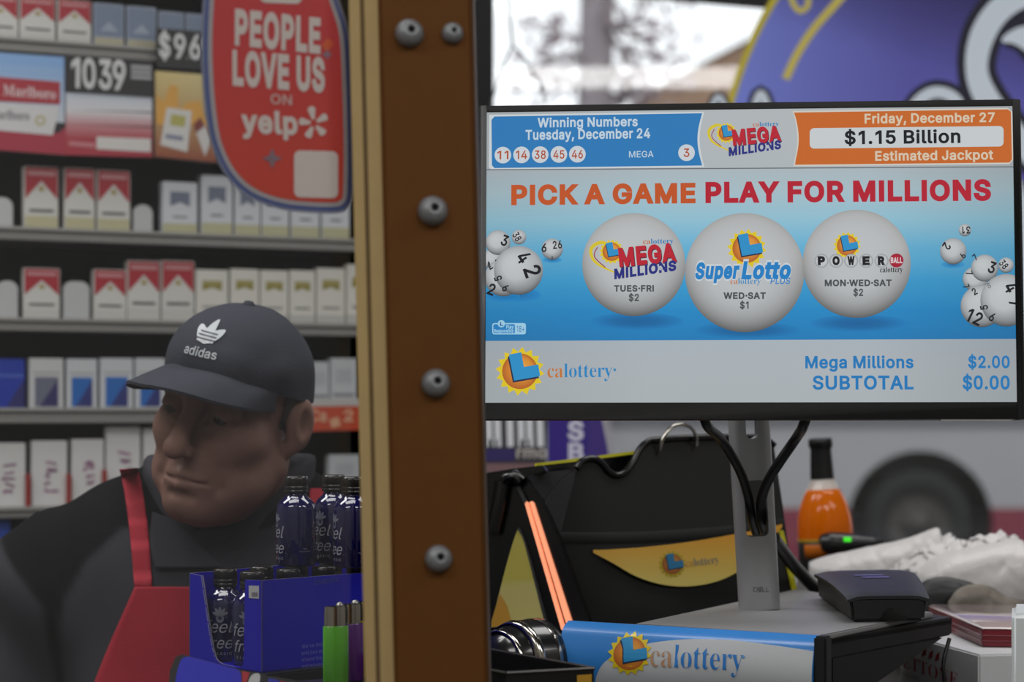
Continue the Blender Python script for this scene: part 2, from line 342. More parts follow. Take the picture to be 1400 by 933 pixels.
  102: (254, [[228,379,228,327,6,327,6,379], [81,0,81,432,84,461,96,486,113,505,135,519,161,527,187,530,222,527,243,521,227,468,215,472,195,474,171,470,154,460,145,443,142,419,142,0]]),
  103: (425, [[207,-151,168,-148,134,-140,105,-127,82,-110,64,-91,51,-69,101,-41,122,-66,136,-78,154,-88,178,-95,207,-97,249,-92,282,-75,304,-47,311,-6,311,68,306,68,287,41,272,28,252,16,227,8,195,5,152,10,113,27,80,53,55,90,39,136,34,191,39,246,55,293,80,332,112,361,152,378,196,384,228,382,253,373,273,360,288,346,308,319,313,319,313,379,372,379,372,-9,367,-54,350,-90,324,-117,291,-136,251,-147], [205,59,237,63,264,75,285,95,300,121,309,154,312,193,309,231,300,264,285,291,264,312,237,325,205,330,172,325,145,312,124,290,109,262,99,229,96,193,99,155,109,123,124,96,145,76,172,63]]),
  104: (410, [[114,227,114,0,53,0,53,509,114,509,114,287,102,287,124,332,152,362,187,379,227,384,264,380,295,369,321,349,341,321,353,285,357,240,357,0,296,0,296,235,290,275,273,304,246,323,210,329,184,326,161,317,141,303,126,283,117,257]]),
  105: (167, [[53,0,53,379,114,379,114,0], [84,443,67,446,54,455,44,468,41,483,44,499,54,512,67,521,84,524,100,521,114,512,123,499,126,483,123,468,114,455,100,446]]),
  106: (167, [[53,379,114,379,114,-30,111,-63,102,-90,86,-113,65,-129,37,-139,4,-143,-10,-143,-10,-87,2,-87,25,-83,40,-72,50,-54,53,-29], [83,443,67,446,53,455,44,468,41,483,44,499,53,512,67,521,83,524,100,521,114,512,123,499,126,483,123,468,114,455,100,446]]),
  107: (381, [[110,137,110,212,121,212,284,379,360,379,184,199,177,199], [53,0,53,509,114,509,114,0], [294,0,148,186,191,229,372,0]]),
  108: (189, [[139,-2,101,3,74,20,58,47,53,84,53,509,114,509,114,99,115,77,120,62,130,54,146,52,160,53,170,54,181,3,162,-1]]),
  109: (610, [[53,0,53,379,112,379,112,295,108,295,118,323,132,346,151,363,172,376,195,384,219,386,257,380,287,361,309,331,321,295,312,295,322,321,337,343,357,361,381,375,407,383,437,386,468,383,497,372,522,354,541,328,553,296,557,255,557,0,496,0,496,254,490,289,473,313,447,326,419,330,395,328,374,320,358,307,345,290,338,270,335,247,335,0,274,0,274,260,269,288,253,311,229,326,199,330,178,328,158,320,140,307,126,289,117,266,114,238,114,0]]),
  110: (410, [[114,227,114,0,53,0,53,379,112,379,112,287,102,287,124,332,152,362,187,379,227,384,264,380,295,369,321,349,341,321,353,285,357,240,357,0,296,0,296,235,290,275,273,304,246,323,210,329,184,326,161,317,141,303,126,283,117,257]]),
  111: (415, [[207,-8,159,-2,117,16,82,46,56,85,40,133,34,187,40,243,56,291,82,330,117,360,159,378,207,384,256,378,299,360,333,330,359,291,376,243,381,187,376,133,359,85,333,46,299,16,256,-2], [207,46,242,51,270,66,292,89,307,117,316,151,319,187,316,224,307,258,292,287,270,310,242,325,207,330,173,325,145,310,124,287,108,258,99,224,96,187,99,151,108,117,124,89,145,66,173,51]]),
  112: (424, [[53,-143,53,379,112,379,112,319,118,319,137,346,152,360,171,373,197,381,229,384,274,378,313,361,345,332,370,293,385,245,390,189,385,133,370,84,346,45,313,16,274,-2,229,-8,198,-5,173,4,153,17,138,31,118,59,114,59,114,-143], [220,47,253,51,279,66,301,88,316,117,325,151,328,189,325,227,316,261,301,290,280,311,253,325,220,330,188,325,161,312,140,291,125,263,116,229,113,189,116,150,125,115,140,86,162,65,188,51]]),
  113: (424, [[372,-143,311,-143,311,59,306,59,287,31,272,17,252,4,227,-5,195,-8,151,-2,111,16,79,45,55,84,39,133,34,189,39,245,55,293,79,332,112,361,151,378,196,384,228,381,253,373,272,360,287,346,307,319,313,319,313,379,372,379], [205,47,236,51,263,65,284,86,299,115,309,150,312,189,309,229,300,263,284,291,263,312,237,325,205,330,172,325,145,311,124,290,108,261,99,227,96,189,99,151,109,117,124,88,145,66,172,51]]),
  114: (259, [[53,0,53,379,112,379,112,321,115,321,130,347,152,367,181,380,213,385,229,384,243,384,243,322,230,324,207,326,182,323,159,315,140,301,126,284,117,262,114,237,114,0]]),
  115: (365, [[182,-8,145,-5,112,3,84,18,62,38,45,63,36,94,94,107,105,79,124,60,150,49,181,45,217,50,244,62,262,81,268,103,265,121,254,136,237,147,212,155,149,170,104,186,72,208,53,237,47,274,51,305,65,332,87,354,115,370,149,381,187,384,223,381,254,372,279,358,299,339,314,316,324,290,268,277,258,298,243,316,219,328,187,333,156,329,131,317,114,299,109,277,112,258,124,243,144,232,172,223,229,209,275,194,306,171,325,142,331,107,326,75,312,47,290,24,260,6,223,-5]]),
  116: (227, [[204,379,204,327,6,327,6,379], [65,471,126,471,126,98,128,76,136,61,150,53,170,50,185,51,202,54,213,2,192,-3,168,-4,125,2,92,21,72,52,65,93]]),
  117: (410, [[182,-5,146,-1,115,11,89,31,69,59,57,95,53,139,53,379,114,379,114,144,119,105,137,75,164,56,200,50,226,53,249,62,268,77,283,97,293,122,296,153,296,379,357,379,357,0,298,0,298,92,307,92,286,47,257,17,222,0]]),
  118: (389, [[163,0,17,379,84,379,165,155,187,87,206,21,184,21,203,87,224,155,305,379,371,379,226,0]]),
  119: (567, [[138,0,23,379,87,379,133,214,154,137,175,41,165,41,186,135,206,214,252,379,316,379,362,214,382,136,402,41,391,41,413,135,434,214,480,379,545,379,429,0,368,0,319,172,305,225,291,280,277,338,291,338,277,280,263,225,248,172,199,0]]),
  121: (389, [[47,-139,61,-86,71,-87,88,-90,104,-89,118,-84,130,-74,141,-58,151,-36,163,-1,17,379,84,379,165,155,187,87,206,21,184,21,202,87,224,155,305,379,371,379,204,-58,191,-85,177,-107,159,-124,139,-136,117,-143,91,-145,65,-143]]),
  122: (380, [[42,0,42,46,254,320,254,323,48,323,48,379,333,379,333,331,126,60,126,56,339,56,339,0]]),
 },
 'serif': {
  65: (437, [[-9,0,-9,18,9,21,24,30,36,47,49,75,206,466,224,465,384,87,411,34,425,22,443,18,443,0,229,0,229,18,270,25,283,46,273,81,253,132,103,132,79,71,76,59,75,48,87,26,124,18,128,18,128,0], [113,161,242,161,177,319]]),
  69: (442, [[14,0,14,17,44,20,62,30,72,48,75,78,75,369,72,405,62,425,44,435,16,439,16,455,399,455,399,320,383,320,369,373,340,406,295,424,232,430,200,428,191,424,186,417,183,388,183,246,193,246,232,252,259,269,277,300,288,345,304,345,304,118,287,118,282,154,273,181,259,201,241,213,216,220,185,222,183,67,185,47,192,35,206,29,230,28,276,30,313,39,345,53,371,75,393,105,411,143,430,143,402,0]]),
  73: (261, [[13,0,13,17,42,23,61,32,72,49,75,75,75,387,72,412,63,427,45,435,13,439,13,455,244,455,244,439,214,435,196,427,186,412,183,387,183,77,187,44,194,34,206,26,246,17,246,0]]),
  77: (634, [[14,0,14,17,43,22,61,32,72,50,75,79,75,382,74,402,71,416,64,426,53,432,15,439,15,455,185,455,317,142,449,455,617,455,617,439,590,433,573,423,563,405,560,378,560,85,561,61,565,43,571,31,582,23,596,19,617,17,617,0,396,0,396,17,433,25,443,32,450,44,453,61,455,83,455,399,288,0,270,0,105,389,105,80,109,48,120,30,139,20,169,17,169,0]]),
  78: (494, [[403,-11,107,350,107,79,110,49,119,31,136,21,167,17,167,0,18,0,18,17,39,19,54,23,65,30,71,41,75,57,76,79,76,388,36,433,18,439,18,455,156,455,391,169,391,377,390,399,386,414,379,425,369,431,331,439,331,455,480,455,480,439,450,434,433,425,425,407,422,377,422,-11]]),
  79: (525, [[261,-11,213,-6,169,7,129,29,94,58,66,93,45,134,32,179,28,228,32,276,45,321,66,362,95,397,130,426,170,448,216,462,265,466,313,462,357,448,397,427,431,399,459,364,481,323,494,277,498,228,494,179,481,134,459,93,430,58,395,29,355,7,310,-6], [265,12,306,21,338,47,361,90,375,150,379,228,371,321,348,389,310,430,260,443,219,435,186,409,163,366,150,305,145,228,153,135,177,67,215,26]]),
  80: (418, [[15,0,15,17,45,22,62,32,72,50,75,81,75,379,71,406,62,424,44,434,16,439,16,455,214,455,287,452,336,440,366,422,390,398,404,367,409,332,398,280,367,240,314,214,242,206,182,206,182,81,185,50,194,32,212,22,242,17,242,0], [182,230,201,230,244,235,272,253,287,283,292,329,288,375,275,406,252,425,216,431,199,429,189,424,184,414,182,398]]),
  83: (390, [[43,-11,43,158,62,158,83,94,111,50,149,24,197,15,231,20,257,36,273,60,279,89,265,129,225,160,163,191,112,221,77,253,56,289,50,332,54,370,67,403,88,429,115,449,148,462,185,466,229,461,282,448,291,446,300,445,313,450,320,466,339,466,339,319,322,319,310,354,293,385,272,410,248,429,222,441,194,445,163,440,140,426,125,406,120,380,124,356,137,336,159,319,189,303,253,273,290,253,317,233,337,211,350,188,357,162,359,133,354,93,339,58,314,29,281,8,240,-6,192,-10,158,-8,126,1,98,9,85,12,75,11,69,7,61,-11]]),
  84: (423, [[92,0,92,17,123,21,142,31,152,50,156,81,156,433,149,433,102,426,65,403,41,367,29,318,11,318,11,455,410,455,410,317,394,317,375,382,333,420,269,433,263,433,263,81,267,49,276,30,296,21,328,17,328,0]]),
  97: (344, [[255,-10,226,-5,208,10,200,35,151,2,95,-9,64,-4,40,11,25,34,20,63,31,104,63,136,119,164,199,190,199,241,196,266,187,282,171,292,148,296,115,290,104,274,113,257,121,243,123,231,120,215,110,202,95,194,77,191,59,194,45,203,36,218,33,236,37,259,49,278,69,295,95,308,126,316,162,318,223,312,263,292,285,259,293,210,293,62,295,40,298,36,304,34,320,42,329,28,294,-1], [151,34,174,41,187,50,199,63,199,169,154,151,127,123,118,84,126,46]]),
  98: (361, [[43,-11,43,388,41,414,37,428,26,436,8,439,8,455,138,455,138,279,175,308,221,318,254,313,284,299,308,276,326,245,338,208,342,166,337,118,323,75,300,40,270,13,233,-4,192,-10,148,-1,105,28,53,-11], [183,14,213,23,232,49,242,95,245,160,242,213,231,251,212,273,184,280,169,277,155,270,144,257,138,242,138,69,143,38,158,20]]),
  99: (293, [[156,-10,119,-5,87,11,59,35,38,68,24,106,19,150,25,196,40,237,64,271,96,297,133,313,175,319,218,314,250,298,271,275,277,245,275,228,266,215,253,207,236,204,214,209,201,225,196,251,197,261,197,271,190,290,169,297,138,285,118,248,112,187,118,123,137,76,166,48,204,38,239,47,271,72,285,60,248,21,205,-2]]),
  101: (301, [[154,-10,117,-5,85,10,58,35,37,69,24,109,19,157,24,201,38,240,59,273,87,298,120,313,157,318,209,309,249,280,274,234,283,173,283,166,117,166,127,97,154,56,199,42,237,53,270,86,285,73,248,27,205,-1], [116,192,201,192,201,215,199,252,193,277,181,292,161,297,136,286,121,255,116,203]]),
  108: (199, [[18,0,18,16,35,19,45,26,51,37,52,56,52,398,51,417,47,429,38,436,20,439,20,455,148,455,148,56,150,38,154,26,164,19,180,16,180,0]]),
  111: (336, [[169,-10,127,-5,90,11,60,37,38,70,24,110,19,154,24,199,38,239,60,272,90,297,127,313,168,318,209,313,245,298,275,273,298,240,312,200,317,154,312,108,298,69,275,36,245,11,210,-5], [169,11,193,18,209,39,214,56,217,81,220,154,217,227,208,271,192,292,169,299,144,292,128,271,120,227,117,154,120,82,123,56,128,39,144,18]]),
  114: (287, [[18,0,18,16,35,19,45,26,51,37,52,56,52,252,51,273,46,285,37,291,20,293,21,310,146,310,146,252,165,280,187,301,210,314,233,318,258,315,275,304,286,287,289,266,287,248,278,234,265,225,248,222,233,224,222,231,207,250,199,257,189,260,175,255,162,241,152,220,149,192,149,56,152,37,159,25,173,19,197,16,197,0]]),
  116: (228, [[124,-9,89,-4,66,10,53,36,48,71,48,279,20,279,20,300,88,369,112,398,129,424,144,424,144,310,208,310,208,279,144,279,144,82,146,64,149,51,157,43,168,40,189,49,206,75,222,66,198,24,165,-1]]),
  121: (300, [[52,-140,29,-137,10,-125,-3,-107,-7,-84,-4,-67,5,-53,18,-43,36,-40,51,-42,64,-49,72,-61,75,-76,74,-81,74,-87,77,-96,86,-99,99,-92,114,-74,129,-44,140,-5,36,251,25,275,15,287,8,292,-3,293,-5,310,162,310,162,293,136,289,130,284,128,275,130,267,133,257,185,119,230,241,236,260,238,274,236,284,229,289,203,293,203,310,300,310,300,293,287,290,277,281,259,242,162,-24,145,-65,129,-96,113,-117,95,-131,76,-138]]),
 },
}
_gc = {}
def glyph(font, ch):
    k = (font, ch)
    if k not in _gc:
        adv, parts = GLYPHS[font][ord(ch)]
        _gc[k] = (adv / 1000, [[(q[i] / 1000, q[i + 1] / 1000) for i in range(0, len(q), 2)] for q in parts])
    return _gc[k]

def inside(p, c):
    r = False; n = len(c); j = n - 1
    for i in range(n):
        if (c[i][1] > p[1]) != (c[j][1] > p[1]) and p[0] < (c[j][0] - c[i][0]) * (p[1] - c[i][1]) / (c[j][1] - c[i][1]) + c[i][0]: r = not r
        j = i
    return r

def grow(c, d, hole):
    a = sum(c[i][0] * c[(i + 1) % len(c)][1] - c[(i + 1) % len(c)][0] * c[i][1] for i in range(len(c)))
    sgn = (1 if a > 0 else -1) * (-1 if hole else 1); n = len(c); out = []
    for i in range(n):
        p, q, r = c[i - 1], c[i], c[(i + 1) % n]
        e1 = Vector((q[0] - p[0], q[1] - p[1])); e2 = Vector((r[0] - q[0], r[1] - q[1]))
        if e1.length < 1e-9 or e2.length < 1e-9: out.append(q); continue
        e1.normalize(); e2.normalize()
        n1 = Vector((e1.y, -e1.x)) * sgn; n2 = Vector((e2.y, -e2.x)) * sgn
        b = n1 + n2
        if b.length < 1e-4: b = n1.copy()
        b.normalize(); L = d / max(0.45, b.dot(n1))
        out.append((q[0] + b.x * L, q[1] + b.y * L))
    return out

CAP = {'sans': 0.509, 'serif': 0.455}
def layout(body, font='sans', bold=0.0, shear=0.0, track=0.0):
    x = 0; gs = []; bold *= 0.68
    for ch in body:
        if ch == ' ': x += 0.19 + track; continue
        if ch == '~': 
            gs.append([[(x + 0.10 + 0.085 * math.cos(a * math.pi / 5), 0.25 + 0.085 * math.sin(a * math.pi / 5)) for a in range(10)]]); x += 0.22; continue
        adv, cs = glyph(font, ch); g = []
        ar = [sum(q[a - 1][0] * q[a][1] - q[a][0] * q[a - 1][1] for a in range(len(q))) for q in cs]; main = max(ar, key=abs)
        for i, c in enumerate(cs):
            hole = ar[i] * main < 0
            c = grow(c, bold, hole) if bold else c
            g.append([(px + x + shear * py, py) for px, py in c])
        gs.append(g); x += adv + track + bold * 1.3
    allx = [p[0] for g in gs for c in g for p in c]
    return gs, min(allx), max(allx)

def text(mb, pl, body, a, b, h, col, h0=0.0003, font='sans', bold=0.036, shear=0.0, m=None, track=0.0, cols=None, clamp=None, depth=0.0):
    """lettering whose baseline runs from pixel a to pixel b, cap height h pixels"""
    gs, x0, x1 = layout(body, font, bold, shear, track)
    A = Vector(pl.px(*a)); B = Vector(pl.px(*b)); e = (B - A)
    T = Vector(pl.px(a[0] + (b[1] - a[1]) / max(1, math.hypot(b[0] - a[0], b[1] - a[1])) * h, a[1] - h * (b[0] - a[0]) / math.hypot(b[0] - a[0], b[1] - a[1])))
    hh = (T - A).length / CAP[font]; sx = e.length / (x1 - x0); e.normalize(); up = Vector((-e.y, e.x))
    def fn(x, y):
        p = A + e * ((x - x0) * sx) + up * (y * hh)
        if clamp: p = Vector((min(clamp, max(-clamp, p.x)), p.y))
        return pl.pt(p.x, p.y, h0)
    for i, g in enumerate(gs):
        mb.fill(fn, g, lin(cols[i] if cols else col), m, None, None if not getattr(pl, 'grid', None) else pl.grid / max(sx, 1e-6))

def poly(mb, pl, pts, col, h0=0.0002, m=None, colfn=None):
    P = [pl.px(*p) for p in pts]
    if colfn:
        cs = [colfn(*p) for p in pts]
        tris = tessellate_polygon([[Vector((u, v, 0)) for u, v in P]])
        mb.add([pl.pt(u, v, h0) for u, v in P], [tuple(t) for t in tris], m or PRINT, False, None, [lin(c) for c in cs])
    else:
        mb.fill(lambda u, v: pl.pt(u, v, h0), [P], lin(col), m, None, getattr(pl, 'grid', None))

def disc(mb, pl, c, rx, ry, stops, h0=0.0002, m=None, seg=40, clamp=None, off=(0, 0), low=0.0):
    """disc with colour rings; stops = [(radius fraction, colour)]; off moves the inner rings"""
    vs = []; cols = []; fs = []
    stops = stops if stops[0][0] == 0 else [(0, stops[0][1])] + stops
    for k, (f, col) in enumerate(stops):
        for i in range(seg):
            a = 2 * math.pi * i / seg
            u, v = pl.px(c[0] + rx * f * math.cos(a) + off[0] * rx * (1 - f), c[1] + ry * f * math.sin(a) + off[1] * ry * (1 - f))
            if clamp: u = min(clamp, max(-clamp, u))
            k_ = 1 - low * f ** 5 * max(0, .25 + .75 * math.sin(a)); vs.append(pl.pt(u, v, h0)); cols.append(lin(tuple(q * k_ for q in col)))
        if k: fs += [((k - 1) * seg + i, (k - 1) * seg + (i + 1) % seg, k * seg + (i + 1) % seg, k * seg + i) for i in range(seg)]
    mb.add(vs, fs, m or PRINT, False, None, cols)

def stroke(pts, w):
    """outline of a path with width w (number or list) in pixels"""
    n = len(pts); ws = w if isinstance(w, (list, tuple)) else [w] * n; L = []; R = []
    for i in range(n):
        a = pts[max(0, i - 1)]; b = pts[min(n - 1, i + 1)]
        dx, dy = b[0] - a[0], b[1] - a[1]; q = math.hypot(dx, dy) or 1
        nx, ny = -dy / q, dx / q
        L.append((pts[i][0] + nx * ws[i] / 2, pts[i][1] + ny * ws[i] / 2)); R.append((pts[i][0] - nx * ws[i] / 2, pts[i][1] - ny * ws[i] / 2))
    return L, R
def ribbon(mb, pl, pts, w, col, h0=0.0003, m=None, sub=6, clamp=None):
    q = spline(pts, sub) if sub else pts
    ws = w
    if isinstance(w, (list, tuple)):
        ws = [w[min(len(w) - 1, int(i / max(1, sub)))] + (w[min(len(w) - 1, int(i / max(1, sub)) + 1)] - w[min(len(w) - 1, int(i / max(1, sub)))]) * ((i % max(1, sub)) / max(1, sub)) for i in range(len(q))]
    L, R = stroke(q, ws); n = len(q)
    P = [pl.px(*p) for p in L + R]
    if clamp: P = [(min(clamp, max(-clamp, u)), v) for u, v in P]
    mb.add([pl.pt(u, v, h0) for u, v in P], [(i, i + 1, n + i + 1, n + i) for i in range(n - 1)], m or PRINT, False, lin(col))
def spline(pts, sub=6):
    out = []; n = len(pts)
    for i in range(n - 1):
        p0 = pts[max(0, i - 1)]; p1 = pts[i]; p2 = pts[i + 1]; p3 = pts[min(n - 1, i + 2)]
        for k in range(sub):
            t = k / sub
            out.append(tuple(0.5 * (2 * p1[d] + (p2[d] - p0[d]) * t + (2 * p0[d] - 5 * p1[d] + 4 * p2[d] - p3[d]) * t * t + (3 * p1[d] - p0[d] - 3 * p2[d] + p3[d]) * t ** 3) for d in range(len(p1))))
    out.append(tuple(pts[-1]))
    return out
def rrect(x0, y0, x1, y1, r, ya=0.0, k=5):
    """rounded rectangle in pixels, sides shifted vertically by ya from left to right"""
    out = []
    for cx, cy, a0 in ((x1 - r, y0 + r, -90), (x1 - r, y1 - r, 0), (x0 + r, y1 - r, 90), (x0 + r, y0 + r, 180)):
        for i in range(k + 1):
            a = math.radians(a0 + 90 * i / k); x = cx + r * math.cos(a); y = cy + r * math.sin(a)
            out.append((x, y + ya * (x - x0) / (x1 - x0)))
    return out

def sun_logo(mb, pl, cx, cy, r, h0, m=None, dim=1.0):
    d = lambda c: tuple(v * dim for v in c)
    star = []
    for i in range(32):
        a = 2 * math.pi * i / 32 + 0.1; q = r if i % 2 == 0 else r * 0.8
        star.append((cx + q * math.cos(a), cy + q * math.sin(a)))
    poly(mb, pl, star, d((214, 190, 36)), h0, m)
    disc(mb, pl, (cx, cy), r * 0.73, r * 0.73, [(0, d((214, 154, 62))), (0.6, d((208, 134, 48))), (1, d((172, 92, 38)))], h0 + 0.00015, m, 28, off=(0.25, -0.35))
    L = [(-.456, -.68), (.048, -.78), (.16, -.176), (.744, -.28), (.824, .2), (-.24, .384)]
    poly(mb, pl, [(cx + (x - .05) * r, cy + (y + .08) * r) for x, y in L], d((36, 48, 72)), h0 + 0.0003, m)
    poly(mb, pl, [(cx + x * r, cy + y * r) for x, y in L], d((44, 138, 192)), h0 + 0.00045, m)

def layers(pl, shapes):
    cs = [[pl.px(*p) for p in q] for q, c in shapes]; vs = []; es = []
    for c in cs:
        n0 = len(vs); n = len(c); vs += [Vector(p) for p in c]; es += [(n0 + i, n0 + (i + 1) % n) for i in range(n)]
    xs = [v.x for v in vs]; ys = [v.y for v in vs]; g = (max(xs) - min(xs)) / 26
    for i in range(1, 26):
        for j in range(1, int((max(ys) - min(ys)) / g)): vs.append(Vector((min(xs) + i * g + .0003 * (j % 3), min(ys) + j * g)))
    P, E, T, *_r = delaunay_2d_cdt(vs, es, [], 0, 1e-7); out = [MB() for _ in shapes]; tri = [[] for _ in shapes]
    for t in T:
        x = sum(P[i].x for i in t) / 3; y = sum(P[i].y for i in t) / 3
        for k in range(len(cs) - 1, -1, -1):
            if winding(x, y, [cs[k]]) != 0: tri[k].append(tuple(t)); break
    for k, (q, c) in enumerate(shapes):
        if not tri[k]: continue
        used = sorted({i for t in tri[k] for i in t}); mp = {i: n for n, i in enumerate(used)}
        cols = []
        for i in used:
            p = pl.pt(P[i].x, P[i].y)
            col = c(700 + p.x / p.y * F, HY - (p.z - CZ) / p.y * F) if callable(c) else c
            cols.append(lin(col))
        out[k].add([pl.pt(P[i].x, P[i].y, .001) for i in used], [tuple(mp[i] for i in t) for t in tri[k]], FILM, False, None, cols)
    return out
FILM = attr_mat('window_film', False, 0.4, trans=0.92)
# ------------------------------------------------------------------ room shell
PLASTER = mat('painted_plaster', (150, 148, 142), 0.8, var=0.05, scale=6)
FLOORM = mat('floor_tile', (120, 116, 108), 0.5, var=0.1, scale=3)
DARKFRAME = mat('dark_aluminium', (58, 58, 62), 0.45, 0.3, var=0.08)
b = MB(); b.box((0, 2.0, -0.05), (5.4, 4.6, 0.1), FLOORM); struct('floor', b)
b = MB(); b.box((0, 2.0, CEIL + 0.05), (5.4, 4.6, 0.1), mat('ceiling_tile', (170, 170, 166), 0.9, var=0.05)); struct('ceiling', b)
b = MB(); b.box((-2.65, 2.0, 1.45), (0.1, 4.6, 2.9), PLASTER); struct('wall_left', b)
b = MB(); b.box((2.65, 2.0, 1.45), (0.1, 4.6, 2.9), PLASTER); struct('wall_right', b)
WX0, WX1, WZ0, WZ1 = -0.09, 2.45, 0.75, 2.62
b = MB()
b.box(((-2.6 + WX0) / 2, 4.25, 1.45), (WX0 + 2.6, 0.1, 2.9), PLASTER)
b.box(((WX1 + 2.6) / 2, 4.25, 1.45), (2.6 - WX1, 0.1, 2.9), PLASTER)
b.box(((WX0 + WX1) / 2, 4.25, WZ0 / 2), (WX1 - WX0, 0.1, WZ0), PLASTER)
b.box(((WX0 + WX1) / 2, 4.25, (WZ1 + CEIL) / 2), (WX1 - WX0, 0.1, CEIL - WZ1), PLASTER)
struct('wall_back', b)
# shop window: frame and pane
b = MB(); t = 0.05
b.box((WX0 + t / 2, 4.23, (WZ0 + WZ1) / 2), (t, 0.1, WZ1 - WZ0), DARKFRAME); b.box((WX1 - t / 2, 4.23, (WZ0 + WZ1) / 2), (t, 0.1, WZ1 - WZ0), DARKFRAME)
b.box(((WX0 + WX1) / 2, 4.23, WZ0 + t / 2), (WX1 - WX0 - 2 * t, 0.1, t), DARKFRAME); b.box(((WX0 + WX1) / 2, 4.23, WZ1 - t / 2), (WX1 - WX0 - 2 * t, 0.1, t), DARKFRAME)
win = struct('window_1', b, bevel=0.003)
WPANE = sheet_glass('window_glass', haze_w=0.02, gloss=0.04)
b = MB(); b.box(((WX0 + WX1) / 2, 4.23, (WZ0 + WZ1) / 2), (WX1 - WX0 - 2 * t, 0.006, WZ1 - WZ0 - 2 * t), WPANE); obj('pane', b, win)

b = MB(); b.box((0, -0.35, 1.45), (5.4, 0.1, 2.9), PLASTER); struct('wall_front', b)
# ceiling light panels: the lamps of the shop
for i, (x, y, p) in enumerate(LAMPS):
    lt = thing('ceiling_light', (x, y, CEIL), 'flat white ceiling light panel above the shop counter', 'ceiling light', 'ceiling light panels')
    b = MB(); fw = 0.02
    for sx, sy, w, d in ((0, .31, 1.24, fw), (0, -.31, 1.24, fw), (.61, 0, fw, .6), (-.61, 0, fw, .6)):
        b.box((x + sx, y + sy, CEIL - 0.015), (w, d, 0.03), mat('white_enamel', (215, 215, 212), 0.4))
    obj('light_frame', b, lt)
    ld = bpy.data.lights.new('lamp_tube', 'AREA'); ld.shape = 'RECTANGLE'; ld.size = 1.18; ld.size_y = 0.56; ld.energy = p; ld.color = (1.0, 0.985, 0.965)
    lo = bpy.data.objects.new('lamp_tube', ld); COL.objects.link(lo); lo.parent = lt; lo.location = (0, 0, -0.02)

# ------------------------------------------------------------------ street outside
b = MB(); b.box((10, 42, -0.25), (160, 74.8, 0.1), mat('asphalt', (92, 92, 95), 0.85, var=0.15, scale=2)); o = struct('road', b)
b = MB(); b.box((10, 7.5, -0.14), (60, 5.8, 0.14), mat('pavement', (135, 133, 130), 0.85, var=0.1, scale=2)); o = struct('sidewalk', b)
# bus
BUSG = mat('bus_grey_paint', (156, 155, 157), 0.4, var=0.05, scale=1, coat=0.2); BUSR = mat('bus_red_paint', (120, 22, 48), 0.4, coat=0.2)
RUB = mat('tyre_rubber', (26, 26, 28), 0.8, var=0.2); HUB = mat('wheel_steel', (74, 70, 68), 0.5, 0.4, var=0.2)
BY = 17.0; bx0 = -0.9; bx1 = 10.5; wc = W(1258, 716, BY); WR = 0.47
bus = thing('bus', (4.5, BY + 1.2, -0.2), 'grey city bus with red skirt seen blurred through the shop window', 'bus')
def bus_side(z0, z1, m, mb, yo=0.0):    # a side panel with the wheel arch cut out of it
    R = 0.62; zs = wc.z; pts = []
    if z0 < zs + R:
        a = math.asin(max(-1, min(1, (z0 - zs) / R)));
        e = math.asin(min(1, (z1 - zs) / R)) if z1 < zs + R else math.pi / 2
        arcL = [(wc.x - R * math.cos(t), zs + R * math.sin(t)) for t in np.linspace(a, e, 14)]
        arcR = [(2 * wc.x - x, z) for x, z in arcL]
        if z1 < zs + R:
            polys = [[(bx0, z0)] + arcL + [(bx0, z1)], [(bx1, z0), (bx1, z1)] + arcR[::-1]]
        else:
            polys = [[(bx0, z0)] + arcL + arcR[::-1][1:] + [(bx1, z0), (bx1, z1), (bx0, z1)]]
    else: polys = [[(bx0, z0), (bx1, z0), (bx1, z1), (bx0, z1)]]
    pl = Plane((0, BY - yo, 0), (1, 0, 0), (0, 0, 1))
    for q in polys: mb.prism(pl, q, -0.06, 0.0, m)
b = MB(); bus_side(0.655, 1.35, BUSG, b); obj('body_panel', b, bus)
b = MB(); bus_side(0.12, 0.655, BUSR, b, 0.01); obj('skirt', b, bus)
b = MB(); b.box(((bx0 + bx1) / 2, BY - 0.005, 1.40), (bx1 - bx0, 0.04, 0.10), mat('bus_trim', (100, 100, 104), 0.4)); obj('rail', b, bus)
b = MB(); b.box(((bx0 + bx1) / 2, BY + 0.04, 2.0), (bx1 - bx0, 0.05, 1.1), mat('bus_glass', (30, 34, 38), 0.1, spec=0.8)); obj('window_band', b, bus)
b = MB(); b.box(((bx0 + bx1) / 2, BY + 1.25, 2.75), (bx1 - bx0, 2.5, 0.4), BUSG); obj('roof', b, bus, bevel=0.12)
b = MB(); b.box(((bx0 + bx1) / 2, BY + 2.45, 1.3), (bx1 - bx0, 0.1, 2.5), BUSG); b.box((bx0 + 0.03, BY + 1.2, 1.3), (0.06, 2.3, 2.5), BUSG); b.box((bx1 - 0.03, BY + 1.2, 1.3), (0.06, 2.3, 2.5), BUSG); obj('shell', b, bus)
b = MB(); b.box(((bx0 + bx1) / 2, BY + 1.2, 0.75), (bx1 - bx0 - 0.2, 0.9, 0.3), mat('underbody', (18, 18, 20), 0.9)); obj('underbody', b, bus)
b = MB(); Mw = Matrix.Translation((wc.x, BY + 0.30, wc.z)) @ Matrix.Rotation(math.pi / 2, 4, 'X')
b.lathe([(0.26, 0.22), (0.30, 0.27), (0.40, 0.28), (WR - 0.02, 0.25), (WR, 0.20), (WR, 0.04), (0.4, 0.0), (0.26, 0.0)], RUB, Mw, 40); wl = obj('wheel', b, bus)
b = MB(); b.lathe([(0.0, 0.27), (0.08, 0.27), (0.10, 0.22), (0.2, 0.19), (0.26, 0.23), (0.27, 0.24)], HUB, Mw, 32)
